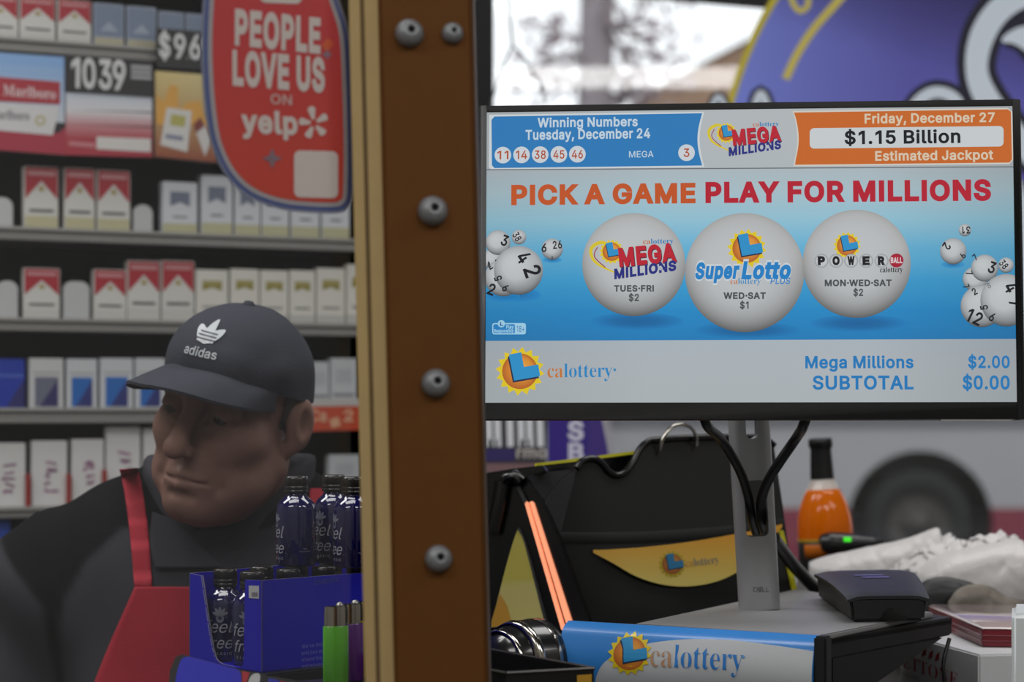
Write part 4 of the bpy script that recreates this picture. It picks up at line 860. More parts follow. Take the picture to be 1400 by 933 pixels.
PY = 1.55; LEAN = math.atan(22.5 / 933)
pcx = (592.5 - 700) / F * PY; PM = Matrix.Rotation(-LEAN, 3, 'Y'); PC = Vector((pcx, PY, CZ - (466 - HY) / F * PY))
post = thing('partition_post', (PC.x + 0.035, PY + .045, 0), 'brown painted wooden post with raw plywood edge and round screws', 'post')
def pbox(mb, x0, x1, y0, y1, m, z0=-1.55, z1=1.36): mb.box(PC + PM @ Vector(((x0 + x1) / 2, (y0 + y1) / 2, (z0 + z1) / 2)), (x1 - x0, y1 - y0, z1 - z0), m, PM)
sc_ = PY / F
BRN = mat('brown_paint', (92, 56, 20), 0.7, var=0.05, bump=0.08, scale=60, spec=.2); PLY = mat('plywood_pale', (166, 142, 96), 0.75, var=0.1, scale=25); PLYD = mat('plywood_dark', (96, 76, 46), 0.8, var=0.15, scale=25)
b = MB(); pbox(b, -65 * sc_, 64 * sc_, 0, .09, BRN); obj('painted_face', b, post, bevel=0.003)
b = MB(); pbox(b, -105 * sc_, -90 * sc_, .004, .09, PLY); pbox(b, -90 * sc_, -84 * sc_, .005, .09, PLYD); pbox(b, -84 * sc_, -65 * sc_, .004, .09, PLY); obj('plywood_edge', b, post)
b = MB(); pbox(b, 64 * sc_, 66 * sc_, .002, .09, mat('edge_metal', (74, 56, 40), 0.5, 0.2)); obj('edge_strip', b, post)
SCR = mat('screw_steel', (120, 122, 125), 0.42, 0.35, var=0.12, scale=300); HOLE = mat('screw_socket', (14, 14, 15), 0.7)
for x, y, r in ((560, 45, 19.5), (619, 45, 14.5), (592, 288, 20.5), (596, 524, 19.5), (600, 764, 18.5)):
    c = W(x, y, PY - .001); R = r * sc_; Ms = Matrix.Translation(c) @ (Matrix.Rotation(math.radians(14), 4, 'Z') @ Matrix.Rotation(math.radians(78), 4, 'X'))
    s = MB(); s.lathe([(R * 1.0, -.002), (R, .0012), (R * .9, R * .34), (R * .72, R * .56), (R * .45, R * .70), (R * .27, R * .74), (R * .25, R * .5), (0.0, R * .48)], SCR, Ms, 28); so = obj('screw', s, post, recalc=False)
    s = MB(); s.lathe([(R * .25, R * .735), (R * .25, R * .50), (0, R * .50)], HOLE, Ms, 6, False); obj('socket', s, so, recalc=False)
# ------------------------------------------------------------------ counters
CT = 1.15
CTM = mat('counter_laminate', (44, 42, 42), 0.45, var=0.08, scale=8); CBM = mat('counter_front', (70, 60, 52), 0.7, var=0.08, scale=4)
b = MB(); b.box((-0.55, 1.945, CT - 0.02), (1.1, 0.55, 0.04), CTM); b.box((-0.55, 1.945, (CT - .04) / 2), (1.06, 0.5, CT - .04), CBM); tag(obj('counter', b, bevel=.003), 'dark worktop in front of the clerk behind the glass', 'counter')
b = MB(); b.box((0.53, 2.325, CT - 0.02), (1.04, 1.31, 0.04), CTM); b.box((0.53, 2.325, (CT - .04) / 2), (1.0, 1.27, CT - .04), CBM); tag(obj('counter', b, bevel=.003), 'dark worktop under the screen and lottery terminal', 'counter')

# ------------------------------------------------------------------ customer screen on its stand
def Rm(a, bb, c):
    return Matrix.Rotation(a, 3, 'Z') @ Matrix.Rotation(bb, 3, 'X') @ Matrix.Rotation(c, 3, 'Y')
MR = Rm(-0.0726725, -0.0777970, -0.0011342); MO = Vector((0.237876, 2.009464, CZ + 0.155823))
S = Plane(MO, MR @ Vector((1, 0, 0)), MR @ Vector((0, 0, 1)))
SW, SH = 0.531 / 2, 0.2987 / 2
BZ = mat('monitor_plastic', (19, 19, 21), 0.45, bump=0.05, scale=400)
PLZ = 1.278
mon = thing('monitor', WZ(1040, 835, PLZ), 'widescreen customer display with lottery advert on a silver stand', 'monitor')
def sbox(mb, u0, u1, v0, v1, h0, h1, m): mb.box(S.pt((u0 + u1) / 2, (v0 + v1) / 2, (h0 + h1) / 2), (u1 - u0, h1 - h0, v1 - v0), m, MR)
b = MB(); e = 0.0075
sbox(b, -SW - e, -SW, -SH - .017, SH + .0065, -.012, .0018, BZ); sbox(b, SW, SW + e, -SH - .017, SH + .0065, -.012, .0018, BZ)
sbox(b, -SW, SW, SH, SH + .0065, -.012, .0018, BZ); sbox(b, -SW, SW, -SH - .017, -SH, -.012, .0018, BZ); obj('bezel', b, mon, bevel=0.0006)
b = MB(); sbox(b, -SW - e, SW + e, -SH - .017, SH + .0065, -.02, -.0119, BZ); sbox(b, -.2, .2, -.12, .1, -.05, -.0199, BZ); obj('back_cover', b, mon, bevel=0.002)
b = MB(); sbox(b, SW - .075, SW - .005, -SH - .0182, -SH - .0168, -.008, .0005, mat('silver_trim', (190, 190, 190), 0.3, 0.8)); obj('power_light', b, mon)
CL = SW - 0.0003
b = MB(); sbox(b, -SW, SW, -SH, SH, -.004, -.0002, mat('panel_black', (10, 10, 11), 0.4))
WHT = (170, 177, 181)
def sq(u0, v0, u1, v1, c0, c1=None): # v0 top
    c1 = c1 or c0; return [S.pt(u0, v0, 0), S.pt(u1, v0, 0), S.pt(u1, v1, 0), S.pt(u0, v1, 0)], [lin(c0), lin(c0), lin(c1), lin(c1)]
yv = lambda y: S.px(1026, y)[1]
def grad(stops):
    for (ya, ca), (yb, cb) in zip(stops, stops[1:]):
        va = SH if ya is None else yv(ya); vb = -SH if yb is None else yv(yb)
        for (ua, ub, ka, kb) in ((-SW, -.1, .93, 1.0), (-.1, .12, 1.0, 1.0), (.12, SW, 1.0, .9)):
            d = lambda c, k: lin(tuple(q * k for q in c))
            b.add([S.pt(ua, va), S.pt(ub, va), S.pt(ub, vb), S.pt(ua, vb)], [(0, 1, 2, 3)], PIXELS, False, None, [d(ca, ka), d(ca, kb), d(cb, kb), d(cb, ka)])
grad([(None, (172, 177, 180)), (231, (170, 177, 181)), (231.01, (166, 178, 184)), (262, (162, 185, 194)), (300, (140, 186, 204)), (340, (96, 170, 206)), (385, (56, 150, 200)), (425, (36, 132, 190)), (465, (34, 120, 178)), (465.01, (164, 174, 182)), (500, (168, 175, 180)), (None, (166, 174, 178))])
scr = obj('screen', b, mon, recalc=False)
K = dict(m=PIXELS)
# winning numbers banner
b = MB(); BL = (40, 116, 176); LW = (196, 203, 206)
q = [(676, 159.5), (960, 155)] + [(960 - 6.5 * math.sin(math.pi * k / 10), 155 + 71 * k / 10) for k in range(1, 10)] + [(960, 226.5), (676, 230), (672.5, 226), (672, 164)]
poly(b, S, [(669, 157), (963, 153)] + [(963 - 6.5 * math.sin(math.pi * k / 10), 153 + 75 * k / 10) for k in range(1, 10)] + [(963, 228.5), (672, 232.5), (668.5, 229)], LW, .00015, **K)
poly(b, S, q, BL, .0003, **K)
TX = (186, 202, 214)
text(b, S, 'Winning Numbers', (735, 174), (872, 172.3), 12, TX, .0005, **K); text(b, S, 'Tuesday, December 24', (718.5, 191), (889, 188.6), 12.5, TX, .0005, **K)
for t_, x, y in (('11', 687.6, 212.3), ('14', 713.1, 212), ('38', 738.6, 211.7), ('45', 764.1, 211.4), ('46', 789.4, 211.1), ('3', 938.6, 209)):
    disc(b, S, (x, y), 11.4, 11.4, [(0, (196, 203, 208)), (1, (192, 200, 206))], .0005, PIXELS, 28)
    w = 7.6 if len(t_) > 1 else 4; text(b, S, t_, (x - w, y + 5.6), (x + w, y + 5.5), 11, (168, 74, 44), .0007, bold=.02, **K)
text(b, S, 'MEGA', (860, 215.5), (893.5, 215), 8.4, TX, .0005, bold=.01, **K); obj('winning_numbers_banner', b, scr, recalc=False)
# jackpot banner
b = MB(); OR = (190, 98, 36)
def orb(g): return [(1085.5 - g, 154 - g), (1378, 149.6 - g), (1382 + g, 153)] + [(1383.5 + g, 218), (1380, 222.5 + g), (1087 - g, 225.5 + g)] + [(1086 - g + 6 * math.sin(math.pi * k / 10), 225.5 + g - (71.5 + 2 * g) * k / 10) for k in range(1, 10)]
poly(b, S, orb(2), (200, 196, 186), .00015, **K); poly(b, S, orb(0), OR, .0003, **K)
poly(b, S, rrect(1107, 175.5, 1372, 203.5, 6, -3), (192, 198, 200), .0005, **K)
OT = (206, 190, 166)
text(b, S, 'Friday, December 27', (1182, 168.6), (1360, 166.6), 12.2, OT, .0005, **K); text(b, S, '$1.15 Billion', (1154.5, 197), (1313, 195), 17, (14, 18, 24), .0007, **K)
text(b, S, 'Estimated Jackpot', (1196.5, 219.6), (1358, 217.8), 12.2, OT, .0005, **K); obj('jackpot_banner', b, scr, recalc=False)
# game logo drawing used twice
def mega(b, x0, y0, k, h):
    P = lambda x, y: (x0 + x * k, y0 + y * k)
    ribbon(b, S, [P(10, -8), P(-8, -18), P(-22, -10), P(-18, 6), P(2, 18), P(22, 24)], [3.0 * k, 4.5 * k, 4.5 * k, 3.4 * k, 2 * k, 1 * k], (206, 186, 44), h, PIXELS)
    ribbon(b, S, [P(-14, -12), P(-18, 0), P(-4, 14)], 1.2 * k, (150, 40, 50), h + .0001, PIXELS)
    sun_logo(b, S, *P(4, -6), 16 * k, h + .0002, PIXELS)
    for dx, c, hh in ((1.0, (70, 30, 44), .0009), (0, (178, 32, 48), .0011)):
        text(b, S, 'MEGA', P(14 + dx, 12 + dx), P(87 + dx, 5 + dx), 21 * k, c, h + hh, bold=.062, **K)
    text(b, S, 'MILLIONS', P(7.4, 28.6), P(87.4, 17.2), 11.5 * k, (36, 44, 120), h + .0013, bold=.065, shear=.12, **K)
    disc(b, S, P(66, 15), 3.2 * k, 3.2 * k, [(0, WHT), (1, WHT)], h + .0015, PIXELS, 5)
    text(b, S, 'calottery', P(44, -15.6), P(83, -16.6), 6.6 * k, (46, 120, 176), h + .0011, 'serif', 0.0, cols=[(190, 100, 50)] * 2 + [(46, 120, 176)] * 7, **K)
b = MB(); mega(b, 989.5, 187.5, .905, .0003); obj('game_logo', b, scr, recalc=False)
# headline
b = MB(); text(b, S, 'PICK A GAME', (699, 279), (951, 276.2), 24, (184, 80, 34), .0004, bold=.06, **K)
text(b, S, 'PLAY FOR MILLIONS', (964.5, 276), (1355, 272.6), 25, (172, 28, 46), .0004, bold=.06, **K)
poly(b, S, [(663, 231.6), (1388, 227.6), (1388, 229), (663, 233)], (96, 102, 108), .0004, **K); obj('headline', b, scr, recalc=False)
# the three big balls
def bigball(c, r, draw):
    b = MB()
    sh = (24, 94, 148); edge = (34, 122, 182)
    disc(b, S, (c[0] + 4, min(c[1] + r * 1.1, 452)), r * .9, 12, [(0, sh), (.5, (27, 102, 158)), (1, edge)], .0002, PIXELS)
    disc(b, S, c, r, r, [(0, (182, 186, 188)), (.4, (181, 185, 187)), (.6, (179, 183, 185)), (.75, (176, 179, 181)), (.87, (172, 174, 175)), (.95, (166, 167, 167)), (1, (158, 158, 157))], .0004, PIXELS, 64, off=(-.1, -.15), low=.42)
    draw(b); obj('lottery_ball', b, scr, recalc=False)
GT = (70, 74, 76)
def d1(b):
    mega(b, 832, 351, 1.07, .0006)
    text(b, S, 'TUES~FRI', (839.5, 398.6), (894, 398.4), 7.8, GT, .0007, bold=.05, **K); text(b, S, '$2', (859.5, 411.6), (873.5, 411.6), 9, GT, .0007, bold=.04, **K)
def d2(b):
    sun_logo(b, S, 1021, 340, 27, .0006, PIXELS)
    for t_, xa, xb, h_ in (('Super', 950, 1012, 19.5), ('Lotto', 1012.5, 1082, 21)):
        text(b, S, t_, (xa, 381), (xb, 380.5), h_ + 1.5, (196, 204, 208), .0011, bold=.13, shear=.2, **K); text(b, S, t_, (xa + .6, 380.6), (xb - .6, 380), h_, (34, 122, 188), .0013, bold=.07, shear=.2, **K)
    text(b, S, 'calottery', (998.5, 388.8), (1040, 388.4), 8, (60, 130, 180), .0013, 'serif', -.005, cols=[(190, 110, 60)] * 2 + [(60, 130, 180)] * 7, **K)
    text(b, S, 'PLUS', (1053, 388.6), (1080.5, 388.4), 8.4, (34, 122, 188), .0013, bold=.02, shear=.2, **K)
    text(b, S, 'WED~SAT', (989, 408.6), (1047, 408.6), 8, GT, .0007, bold=.05, **K); text(b, S, '$1', (1011.5, 422), (1023.5, 422), 9, GT, .0007, bold=.04, **K)
def d3(b):
    sun_logo(b, S, 1158, 336, 19, .0006, PIXELS)
    for ch, x in zip('POWER', (1123, 1143, 1163.5, 1184, 1205)):
        disc(b, S, (x, 357), 9.6, 9.6, [(0, (192, 196, 198)), (.7, (186, 190, 192)), (1, (140, 144, 146))], .0012, PIXELS, 24); text(b, S, ch, (x - 5, 362), (x + 5, 361.8), 10, (24, 26, 30), .0014, bold=.09, **K)
    disc(b, S, (1225.5, 356.6), 9.6, 9.6, [(0, (176, 36, 58)), (1, (150, 26, 48))], .0012, PIXELS, 24); text(b, S, 'BALL', (1217.5, 359.8), (1233.5, 359.8), 7, (206, 196, 198), .0014, bold=.05, **K)
    text(b, S, 'calottery', (1203, 372.8), (1234, 372.4), 7.4, (36, 38, 42), .0013, 'serif', 0, **K)
    text(b, S, 'MON~WED~SAT', (1127.5, 391.2), (1219, 391), 8, GT, .0007, bold=.05, **K); text(b, S, '$2', (1166.5, 404.6), (1180, 404.6), 9, GT, .0007, bold=.04, **K)
bigball((866.5, 362), 70.5, d1); bigball((1171, 361), 74, d3); bigball((1018, 373), 81.5, d2)
# small numbered balls at both sides
def tball(c, r, marks):
    b = MB(); bs = c[1] + r
    if r > 12 and c[0] < 1310: disc(b, S, (c[0], c[1] + r * 1.0), r * .9, r * .28, [(0, (26, 104, 160)), (1, (60, 146, 196) if bs < 390 else (36, 128, 188))], .0002, PIXELS, clamp=CL)
    disc(b, S, c, r, r, [(0, (188, 192, 194)), (.5, (182, 186, 188)), (.85, (166, 170, 173)), (1, (146, 150, 153))], .0003 + .0001 * (len(balls)), PIXELS, 36, clamp=CL, off=(-.25, -.3), low=.5); h = .0003 + .0001 * len(balls) + .0001
    for t_, x, y, hh, ang in marks:
        n = len(t_); w = hh * .62 * n; a = math.radians(ang); dx, dy = math.cos(a), math.sin(a); ux_, uy_ = dy, -dx   # text direction and up in pixels
        A = (x - dx * w / 2 - ux_ * hh / 2, y - dy * w / 2 - uy_ * hh / 2); B = (A[0] + dx * w, A[1] + dy * w)
        text(b, S, t_, A, B, hh, (22, 24, 28), h, bold=.03, clamp=CL, **K)
    balls.append(1); obj('lottery_ball', b, scr, recalc=False)
balls = []
tball((672, 355), 14, [('7', 668, 362, 8, 160)])
tball((688, 380), 25.5, [('7', 670, 364, 9, 150), ('2', 672, 396, 15, 20), ('4', 680, 356, 8, 40)])
tball((681, 332), 17, [('3', 690, 329, 14, 20)]); tball((709.5, 324.5), 10, [('38', 707, 324, 9, 60)])
tball((755, 341), 14.5, [('6', 744, 339, 11, 5), ('26', 762, 335, 10, -5), ('0', 755, 353, 4, 0)])
tball((709, 370), 33.5, [('4', 716, 352, 19, 55), ('2', 728, 371, 22, 70), ('5', 681, 381, 10, -110), ('6', 691, 394, 10, 40)])
tball((1319, 315), 8.5, [('31', 1321, 315, 9, 178)]); tball((1303, 344), 18, [('2', 1294, 337, 11, 125), ('6', 1316, 350, 8, -60)])
tball((1333, 382), 17, [('7', 1325, 374, 9, 70), ('7', 1321, 392, 8, 60)]); tball((1346, 367), 18.5, [('3', 1356, 366, 15, 20), ('7', 1333, 352, 8, -40)])
tball((1375, 363), 10.5, [('38', 1372, 362, 9, 50)])
tball((1342, 419), 29, [('2', 1332, 399, 9, -30), ('12', 1332, 434, 17, 25), ('5', 1352, 391, 7, -20)])
tball((1376, 411), 36, [('4', 1382, 393, 18, 60), ('7', 1388, 414, 16, 70), ('5', 1345, 421, 10, -100), ('6', 1356, 434, 11, 30)])
b = MB(); LB = (150, 196, 220)
for q in (rrect(673, 442, 719, 457.5, 3, 0),): poly(b, S, q, LB, .0004, **K)
poly(b, S, rrect(674.5, 443.6, 704, 456, 2, 0), (36, 122, 184), .0006, **K); poly(b, S, rrect(706, 444.5, 717.5, 455.6, 1.5, 0), (150, 196, 220), .0006, **K)
text(b, S, 'Play', (692, 449.5), (702.5, 449.5), 4.4, LB, .0008, bold=.05, **K); text(b, S, 'Responsibly', (675.5, 454.8), (702.5, 454.6), 4.2, LB, .0008, bold=.05, **K); text(b, S, '18+', (706.5, 454), (717, 454), 8, (36, 100, 160), .0008, bold=.0, **K)
disc(b, S, (685.5, 443), 5, 5, [(0, (150, 196, 220)), (1, (150, 196, 220))], .0008, PIXELS, 20); text(b, S, 'L', (683.6, 445.6), (688, 445.6), 4.5, (30, 90, 140), .001, bold=.05, **K)
obj('age_badge', b, scr, recalc=False)
b = MB(); sun_logo(b, S, 711, 508, 33.5, .0004, PIXELS)
text(b, S, 'calottery', (748.5, 516.6), (837, 515.8), 19, (40, 124, 184), .0004, 'serif', -.008, cols=[(190, 112, 52)] * 2 + [(40, 126, 184)] * 7, **K)
disc(b, S, (840.5, 506), 2, 2, [(0, (60, 130, 180)), (1, (60, 130, 180))], .0004, PIXELS, 10); obj('lottery_logo', b, scr, recalc=False)
b = MB(); BT = (34, 116, 178)
text(b, S, 'Mega Millions', (1101, 503.4), (1249, 503), 15.6, BT, .0004, **K); obj('price_lettering', b, scr, recalc=False); b = MB(); text(b, S, '$2.00', (1323.5, 503), (1380.5, 503), 15.6, BT, .0004, **K)
obj('price_lettering', b, scr, recalc=False); b = MB(); text(b, S, 'SUBTOTAL', (1111, 532.2), (1249, 532), 17.4, BT, .0004, **K); obj('price_lettering', b, scr, recalc=False); b = MB(); text(b, S, '$0.00', (1316, 532), (1380.5, 532), 17.4, BT, .0004, **K); obj('price_lettering', b, scr, recalc=False)

# stand: wide silver foot plate and slotted column
ALU = mat('satin_silver', (158, 159, 162), 0.42, 0.35, bump=0.02, scale=500); PLT = mat('foot_plate_silver', (136, 136, 138), 0.48, 0.2, bump=0.04, scale=600)
FA = Vector((.127, 2.062, PLZ)); fd = Vector((.87, -.49, 0)).normalized(); dd = Vector((.49, .87, 0)).normalized()
FB = WZ(1120, 869.5, PLZ); q = [FA, FB, FB + Vector((.58, .81, 0)) * .275, FA + dd * .46]
b = MB(); b.hexa([p - Vector((0, 0, .006)) for p in q], q, PLT); obj('foot_plate', b, mon, bevel=.0015)
SY = 2.197; LS = math.atan(14.5 / 258)
CB = W(1040.5, 835, SY); CM = Matrix.Rotation(-LS, 3, 'Y'); ks = SY / F
def cut_column():
    w, dep, hgt = 56.5 * ks, .028, .34
    bm = bmesh.new(); pts = []
    n = 10
    for i in range(4):
        cx, cy = ((1, 1), (-1, 1), (-1, -1), (1, -1))[i]
        r = .0125
        for k in range(n + 1):
            a = math.pi / 2 * i + math.pi / 2 * k / n; pts.append((cx * (w / 2 - r) + r * math.cos(a), cy * (dep / 2 - r) + r * math.sin(a)))
    lo = [bm.verts.new((x, y, 0)) for x, y in pts]; hi = [bm.verts.new((x * 1.02, y, hgt)) for x, y in pts]; N = len(pts)
    bm.faces.new(lo[::-1]); bm.faces.new(hi)
    for i in range(N): bm.faces.new((lo[i], lo[(i + 1) % N], hi[(i + 1) % N], hi[i]))
    me = bpy.data.meshes.new('column'); bm.to_mesh(me); bm.free()
    ob = bpy.data.objects.new('column', me); COL.objects.link(ob)
    cutters = []
    for z0, z1, hw in ((101 * ks, 178 * ks, 15.5 * ks), (235 * ks, .33, 8 * ks)):
        bm = bmesh.new(); r = .006; pp = []
        for i in range(4):
            cx, cz = ((1, 1), (-1, 1), (-1, -1), (1, -1))[i]
            for k in range(6):
                a = math.pi / 2 * i + math.pi / 2 * k / 5; pp.append((cx * (hw - r) + r * math.cos(a) + .001, (z0 + z1) / 2 + cz * ((z1 - z0) / 2 - r) + r * math.sin(a)))
        A_ = [bm.verts.new((x, -.1, z)) for x, z in pp]; B_ = [bm.verts.new((x, .1, z)) for x, z in pp]; N = len(pp)
        bm.faces.new(A_); bm.faces.new(B_[::-1])
        for i in range(N): bm.faces.new((A_[(i + 1) % N], A_[i], B_[i], B_[(i + 1) % N]))
        bmesh.ops.recalc_face_normals(bm, faces=bm.faces)
        mc = bpy.data.meshes.new('cutter'); bm.to_mesh(mc); bm.free(); co = bpy.data.objects.new('cutter', mc); COL.objects.link(co); cutters.append(co)
        md = ob.modifiers.new('cut', 'BOOLEAN'); md.operation = 'DIFFERENCE'; md.object = co; md.solver = 'EXACT'
    dg = bpy.context.evaluated_depsgraph_get(); m2 = bpy.data.meshes.new_from_object(ob.evaluated_get(dg))
    vs = [v.co.copy() for v in m2.vertices]; fs = [tuple(p.vertices) for p in m2.polygons]
    for o in cutters + [ob]: bpy.data.objects.remove(o)
    return vs, fs
vs, fs = cut_column(); b = MB(); b.add([CB + CM @ (p + Vector((0, .014, 0))) for p in vs], fs, ALU, True)
o = obj('column', b, mon); o.data.set_sharp_from_angle(angle=math.radians(40))
b = MB(); b.box(CB + CM @ Vector((0, -.01, .3)) + Vector((0, -.03, 0)), (.05, .09, .06), BZ, CM); obj('arm', b, mon, bevel=.004)
CP = Plane(CB + Vector((0, -.0003, 0)), CM @ Vector((1, 0, 0)), CM @ Vector((0, 0, 1)))
b = MB(); INK = mat('logo_black', (30, 31, 34), 0.5)
text(b, CP, 'D', (1030, 809.6), (1036, 809.6), 6.4, (36, 36, 40), .0004, bold=-.01); text(b, CP, 'LL', (1042.4, 809.6), (1051.5, 809.6), 6.4, (36, 36, 40), .0004, bold=-.01)
for yy in (804, 806.6, 809.2): ribbon(b, CP, [(1036.8, yy + 1.0 - .2), (1041.6, yy - 1.2 + .2)], 1.0, (36, 36, 40), .0004, sub=0)
obj('maker_logo', b, mon, recalc=False)
# the two cables through the column
CAB = mat('black_cable', (17, 17, 18), 0.42)
def cable(pts, r, label, name='display_cable', parent=None):
    b = MB(); b.tube(spline([tuple(p) for p in pts], 8), r, CAB, 12); o = obj(name, b, parent)
    if parent is None: tag(o, label, 'cable')
    else: o['label'] = label
cable([S.pt(*S.px(960, 540), -.062), S.pt(*S.px(968, 575), -.062), W(985, 600, 2.13), W(1003, 628, 2.155), W(1014, 650, 2.172), W(1021, 672, 2.190), W(1026, 694, 2.208), W(1029, 714, 2.235), W(1034, 730, 2.28)], .0052, 'black cable dropping from the left into the column slot', 'cable', mon)
cable([S.pt(*S.px(1115, 540), -.062), S.pt(*S.px(1105, 575), -.062), W(1090, 597, 2.13), W(1066, 632, 2.150), W(1050, 658, 2.168), W(1042, 680, 2.186), W(1040, 700, 2.205), W(1043, 718, 2.235), W(1049, 733, 2.28)], .0056, 'black cable dropping from the right into the column slot', 'cable', mon)
cable([W(1057, 736, 2.31), W(1066, 748, 2.36), W(1084, 772, 2.43), W(1102, 792, 2.48), W(1118, 812, 2.51), (.385, 2.52, 1.235), (.37, 2.53, CT + .009)], .008, 'thick black cable running down from behind the silver column')

# black equipment shelf carrying the foot plate
BLK = mat('black_steel', (27, 27, 29), 0.5, bump=0.05, scale=300)
shf = thing('equipment_shelf', (.36, 2.15, CT), 'black steel equipment shelf on a short leg under the silver foot plate', 'shelf stand')
zt = PLZ - .0061; P1 = WZ(1131, 881, zt - .006); P2 = WZ(1302, 852, zt - .006)
q = [Vector((FA.x, FA.y, 0)) + dd * .02 + fd * .01, Vector((P1.x, P1.y, 0)), Vector((P2.x, P2.y, 0)), Vector((.40, 2.42, 0))]
b = MB(); b.hexa([p + Vector((0, 0, zt - .008)) for p in q], [p + Vector((0, 0, zt)) for p in q], BLK); obj('shelf_plate', b, shf, bevel=.001)
nn = (P2 - P1).normalized(); nl = Vector((-nn.y, nn.x, 0))
b = MB(); A0 = P1.copy(); A0.z = zt - .0005; B0 = P2.copy(); B0.z = zt - .0005
b.hexa([A0 - Vector((0, 0, .022)), B0 - Vector((0, 0, .019)), B0 + nl * .01 - Vector((0, 0, .019)), A0 + nl * .01 - Vector((0, 0, .022))], [A0, B0, B0 + nl * .01, A0 + nl * .01], BLK); obj('lip', b, shf, bevel=.002)
b = MB(); G1 = A0 + nn * .01; G2 = B0 - nn * .02
b.hexa([G1 - Vector((0, 0, .071)), G1 + nn * .065 - Vector((0, 0, .060)), G1 + nn * .065 + nl * .008 - Vector((0, 0, .060)), G1 + nl * .008 - Vector((0, 0, .071))], [G1 - Vector((0, 0, .02)), G2 - Vector((0, 0, .02)), G2 + nl * .008 - Vector((0, 0, .02)), G1 + nl * .008 - Vector((0, 0, .02))], BLK); obj('bracket', b, shf, bevel=.001)
b = MB(); lc = P1 + nl * .05 + nn * .025; b.box((lc.x, lc.y, (CT + zt - .008) / 2), (.06, .09, zt - .008 - CT), BLK, Matrix((nn, nl, Vector((0, 0, 1)))).transposed()); obj('leg', b, shf, bevel=.002)
lc = Vector((.34, 2.33, 0)); b = MB(); b.box((lc.x, lc.y, (CT + zt - .008) / 2), (.05, .05, zt - .008 - CT), BLK); obj('leg', b, shf, bevel=.002)
cable([P2 - nn * .012 - nl * .003 + Vector((0, 0, -.016)), W(1290, 905, P2.y - .02), W(1291, 930, P2.y - .022), W(1293, 960, P2.y - .02)], .0022, 'thin black cable hanging from the shelf end in front of the white cake box', 'thin_cable')

# blue and white lottery banner along the front of the foot plate
BPo = Vector((.298, 1.955, 0)) - dd * .012
BP = Plane(BPo, fd, (0, 0, 1))
ban = thing('play_slip_holder', (BPo.x - .12, BPo.y + .07, CT), 'curved blue and white lottery sign in front of the silver foot plate', 'sign')
u0, vt0 = BP.px(773, 853); u1, vt1 = BP.px(1116, 868)
uL = u0 - .002; vtop = (vt0 + vt1) / 2; vbot = CT + .001
def bend(u, v, h=0.0):          # the sheet bulges towards the front and rolls back at its upper edge
    t = (vtop - v) / .078
    off = .010 * math.sin(min(1, max(0, t)) * math.pi) - .010 * max(0, 1 - t / .12) ** 2
    return BP.pt(u, v, off + h)
b = MB(); nu, nv = 24, 28; G = []
for j in range(nv + 1):
    for i in range(nu + 1): G.append((uL + (u1 - uL) * i / nu, vbot + (vtop - vbot) * j / nv))
nn_ = nu + 1; fs = [(j * nn_ + i, j * nn_ + i + 1, (j + 1) * nn_ + i + 1, (j + 1) * nn_ + i) for j in range(nv) for i in range(nu)]
SHT = mat('sign_blue', (48, 122, 196), 0.35, coat=0.3)
b.add([bend(u, v) for u, v in G], fs, SHT, True); b.add([bend(u, v, -.003) for u, v in G], [tuple(reversed(f)) for f in fs], SHT, True)
ring_ = [j * nn_ for j in range(nv + 1)] + [nv * nn_ + i for i in range(1, nn_)] + [j * nn_ + nu for j in range(nv - 1, -1, -1)] + [i for i in range(nu - 1, 0, -1)]
b.add([bend(*G[i]) for i in ring_] + [bend(*G[i], -.003) for i in ring_], [(i, (i + 1) % len(ring_), len(ring_) + (i + 1) % len(ring_), len(ring_) + i) for i in range(len(ring_))], SHT)
obj('sheet', b, ban, recalc=False)
class Bent:                      # same lettering helpers, wrapped on the bulging sheet
    grid = .005
    px = staticmethod(lambda x, y: BP.px(x, y))
    pt = staticmethod(lambda u, v, h=0.0: bend(u, v, h))
b = MB(); BW = (186, 190, 194)
top = spline([(817, 950), (819, 929), (828, 910), (840, 899), (862, 888), (892, 879), (940, 874), (1000, 875), (1060, 882), (1115, 890)], 5)
bot = [(818 + (1115 - 818) * i / (len(top) - 1), 975) for i in range(len(top))]
V = []; fs = []; n = len(top)
for k in range(9):
    for (xa, ya), (xb, yb) in zip(top, bot):
        u, v = BP.px(xa + (xb - xa) * k / 8, ya + (yb - ya) * k / 8); V.append(bend(u, max(vbot + .001, v), .0004))
for k in range(8): fs += [(k * n + i, k * n + i + 1, (k + 1) * n + i + 1, (k + 1) * n + i) for i in range(n - 1)]
SGN = attr_mat('sign_ink', False, 0.35, coat=0.3)
b.add(V, fs, SGN, True, lin(BW)); obj('white_field', b, ban, recalc=False)
b = MB(); sun_logo(b, Bent, 866.5, 893, 30, .0008, SGN)
text(b, Bent, 'calottery', (895, 910), (1021, 916), 31, (40, 112, 190), .0009, 'serif', -.012, m=SGN, cols=[(176, 140, 112)] * 2 + [(44, 120, 196)] * 7)
disc(b, Bent, (1021, 897), 2, 2, [(0, (90, 150, 200)), (1, (90, 150, 200))], .0009, SGN, 8); obj('lottery_logo', b, ban, recalc=False)
b = MB(); b.prism(BP, [(u1, vbot), (u1 + .013, vbot), (u1 + .013, vtop + .001), (u1, vtop + .001)], -.009, .008, BLK); obj('end_cap', b, ban, bevel=.002)
b = MB(); b.prism(BP, [(uL + .01, vbot), (u1 - .01, vbot), (u1 - .01, vbot + .004), (uL + .01, vbot + .004)], -.010, -.004, BLK); obj('foot', b, ban)

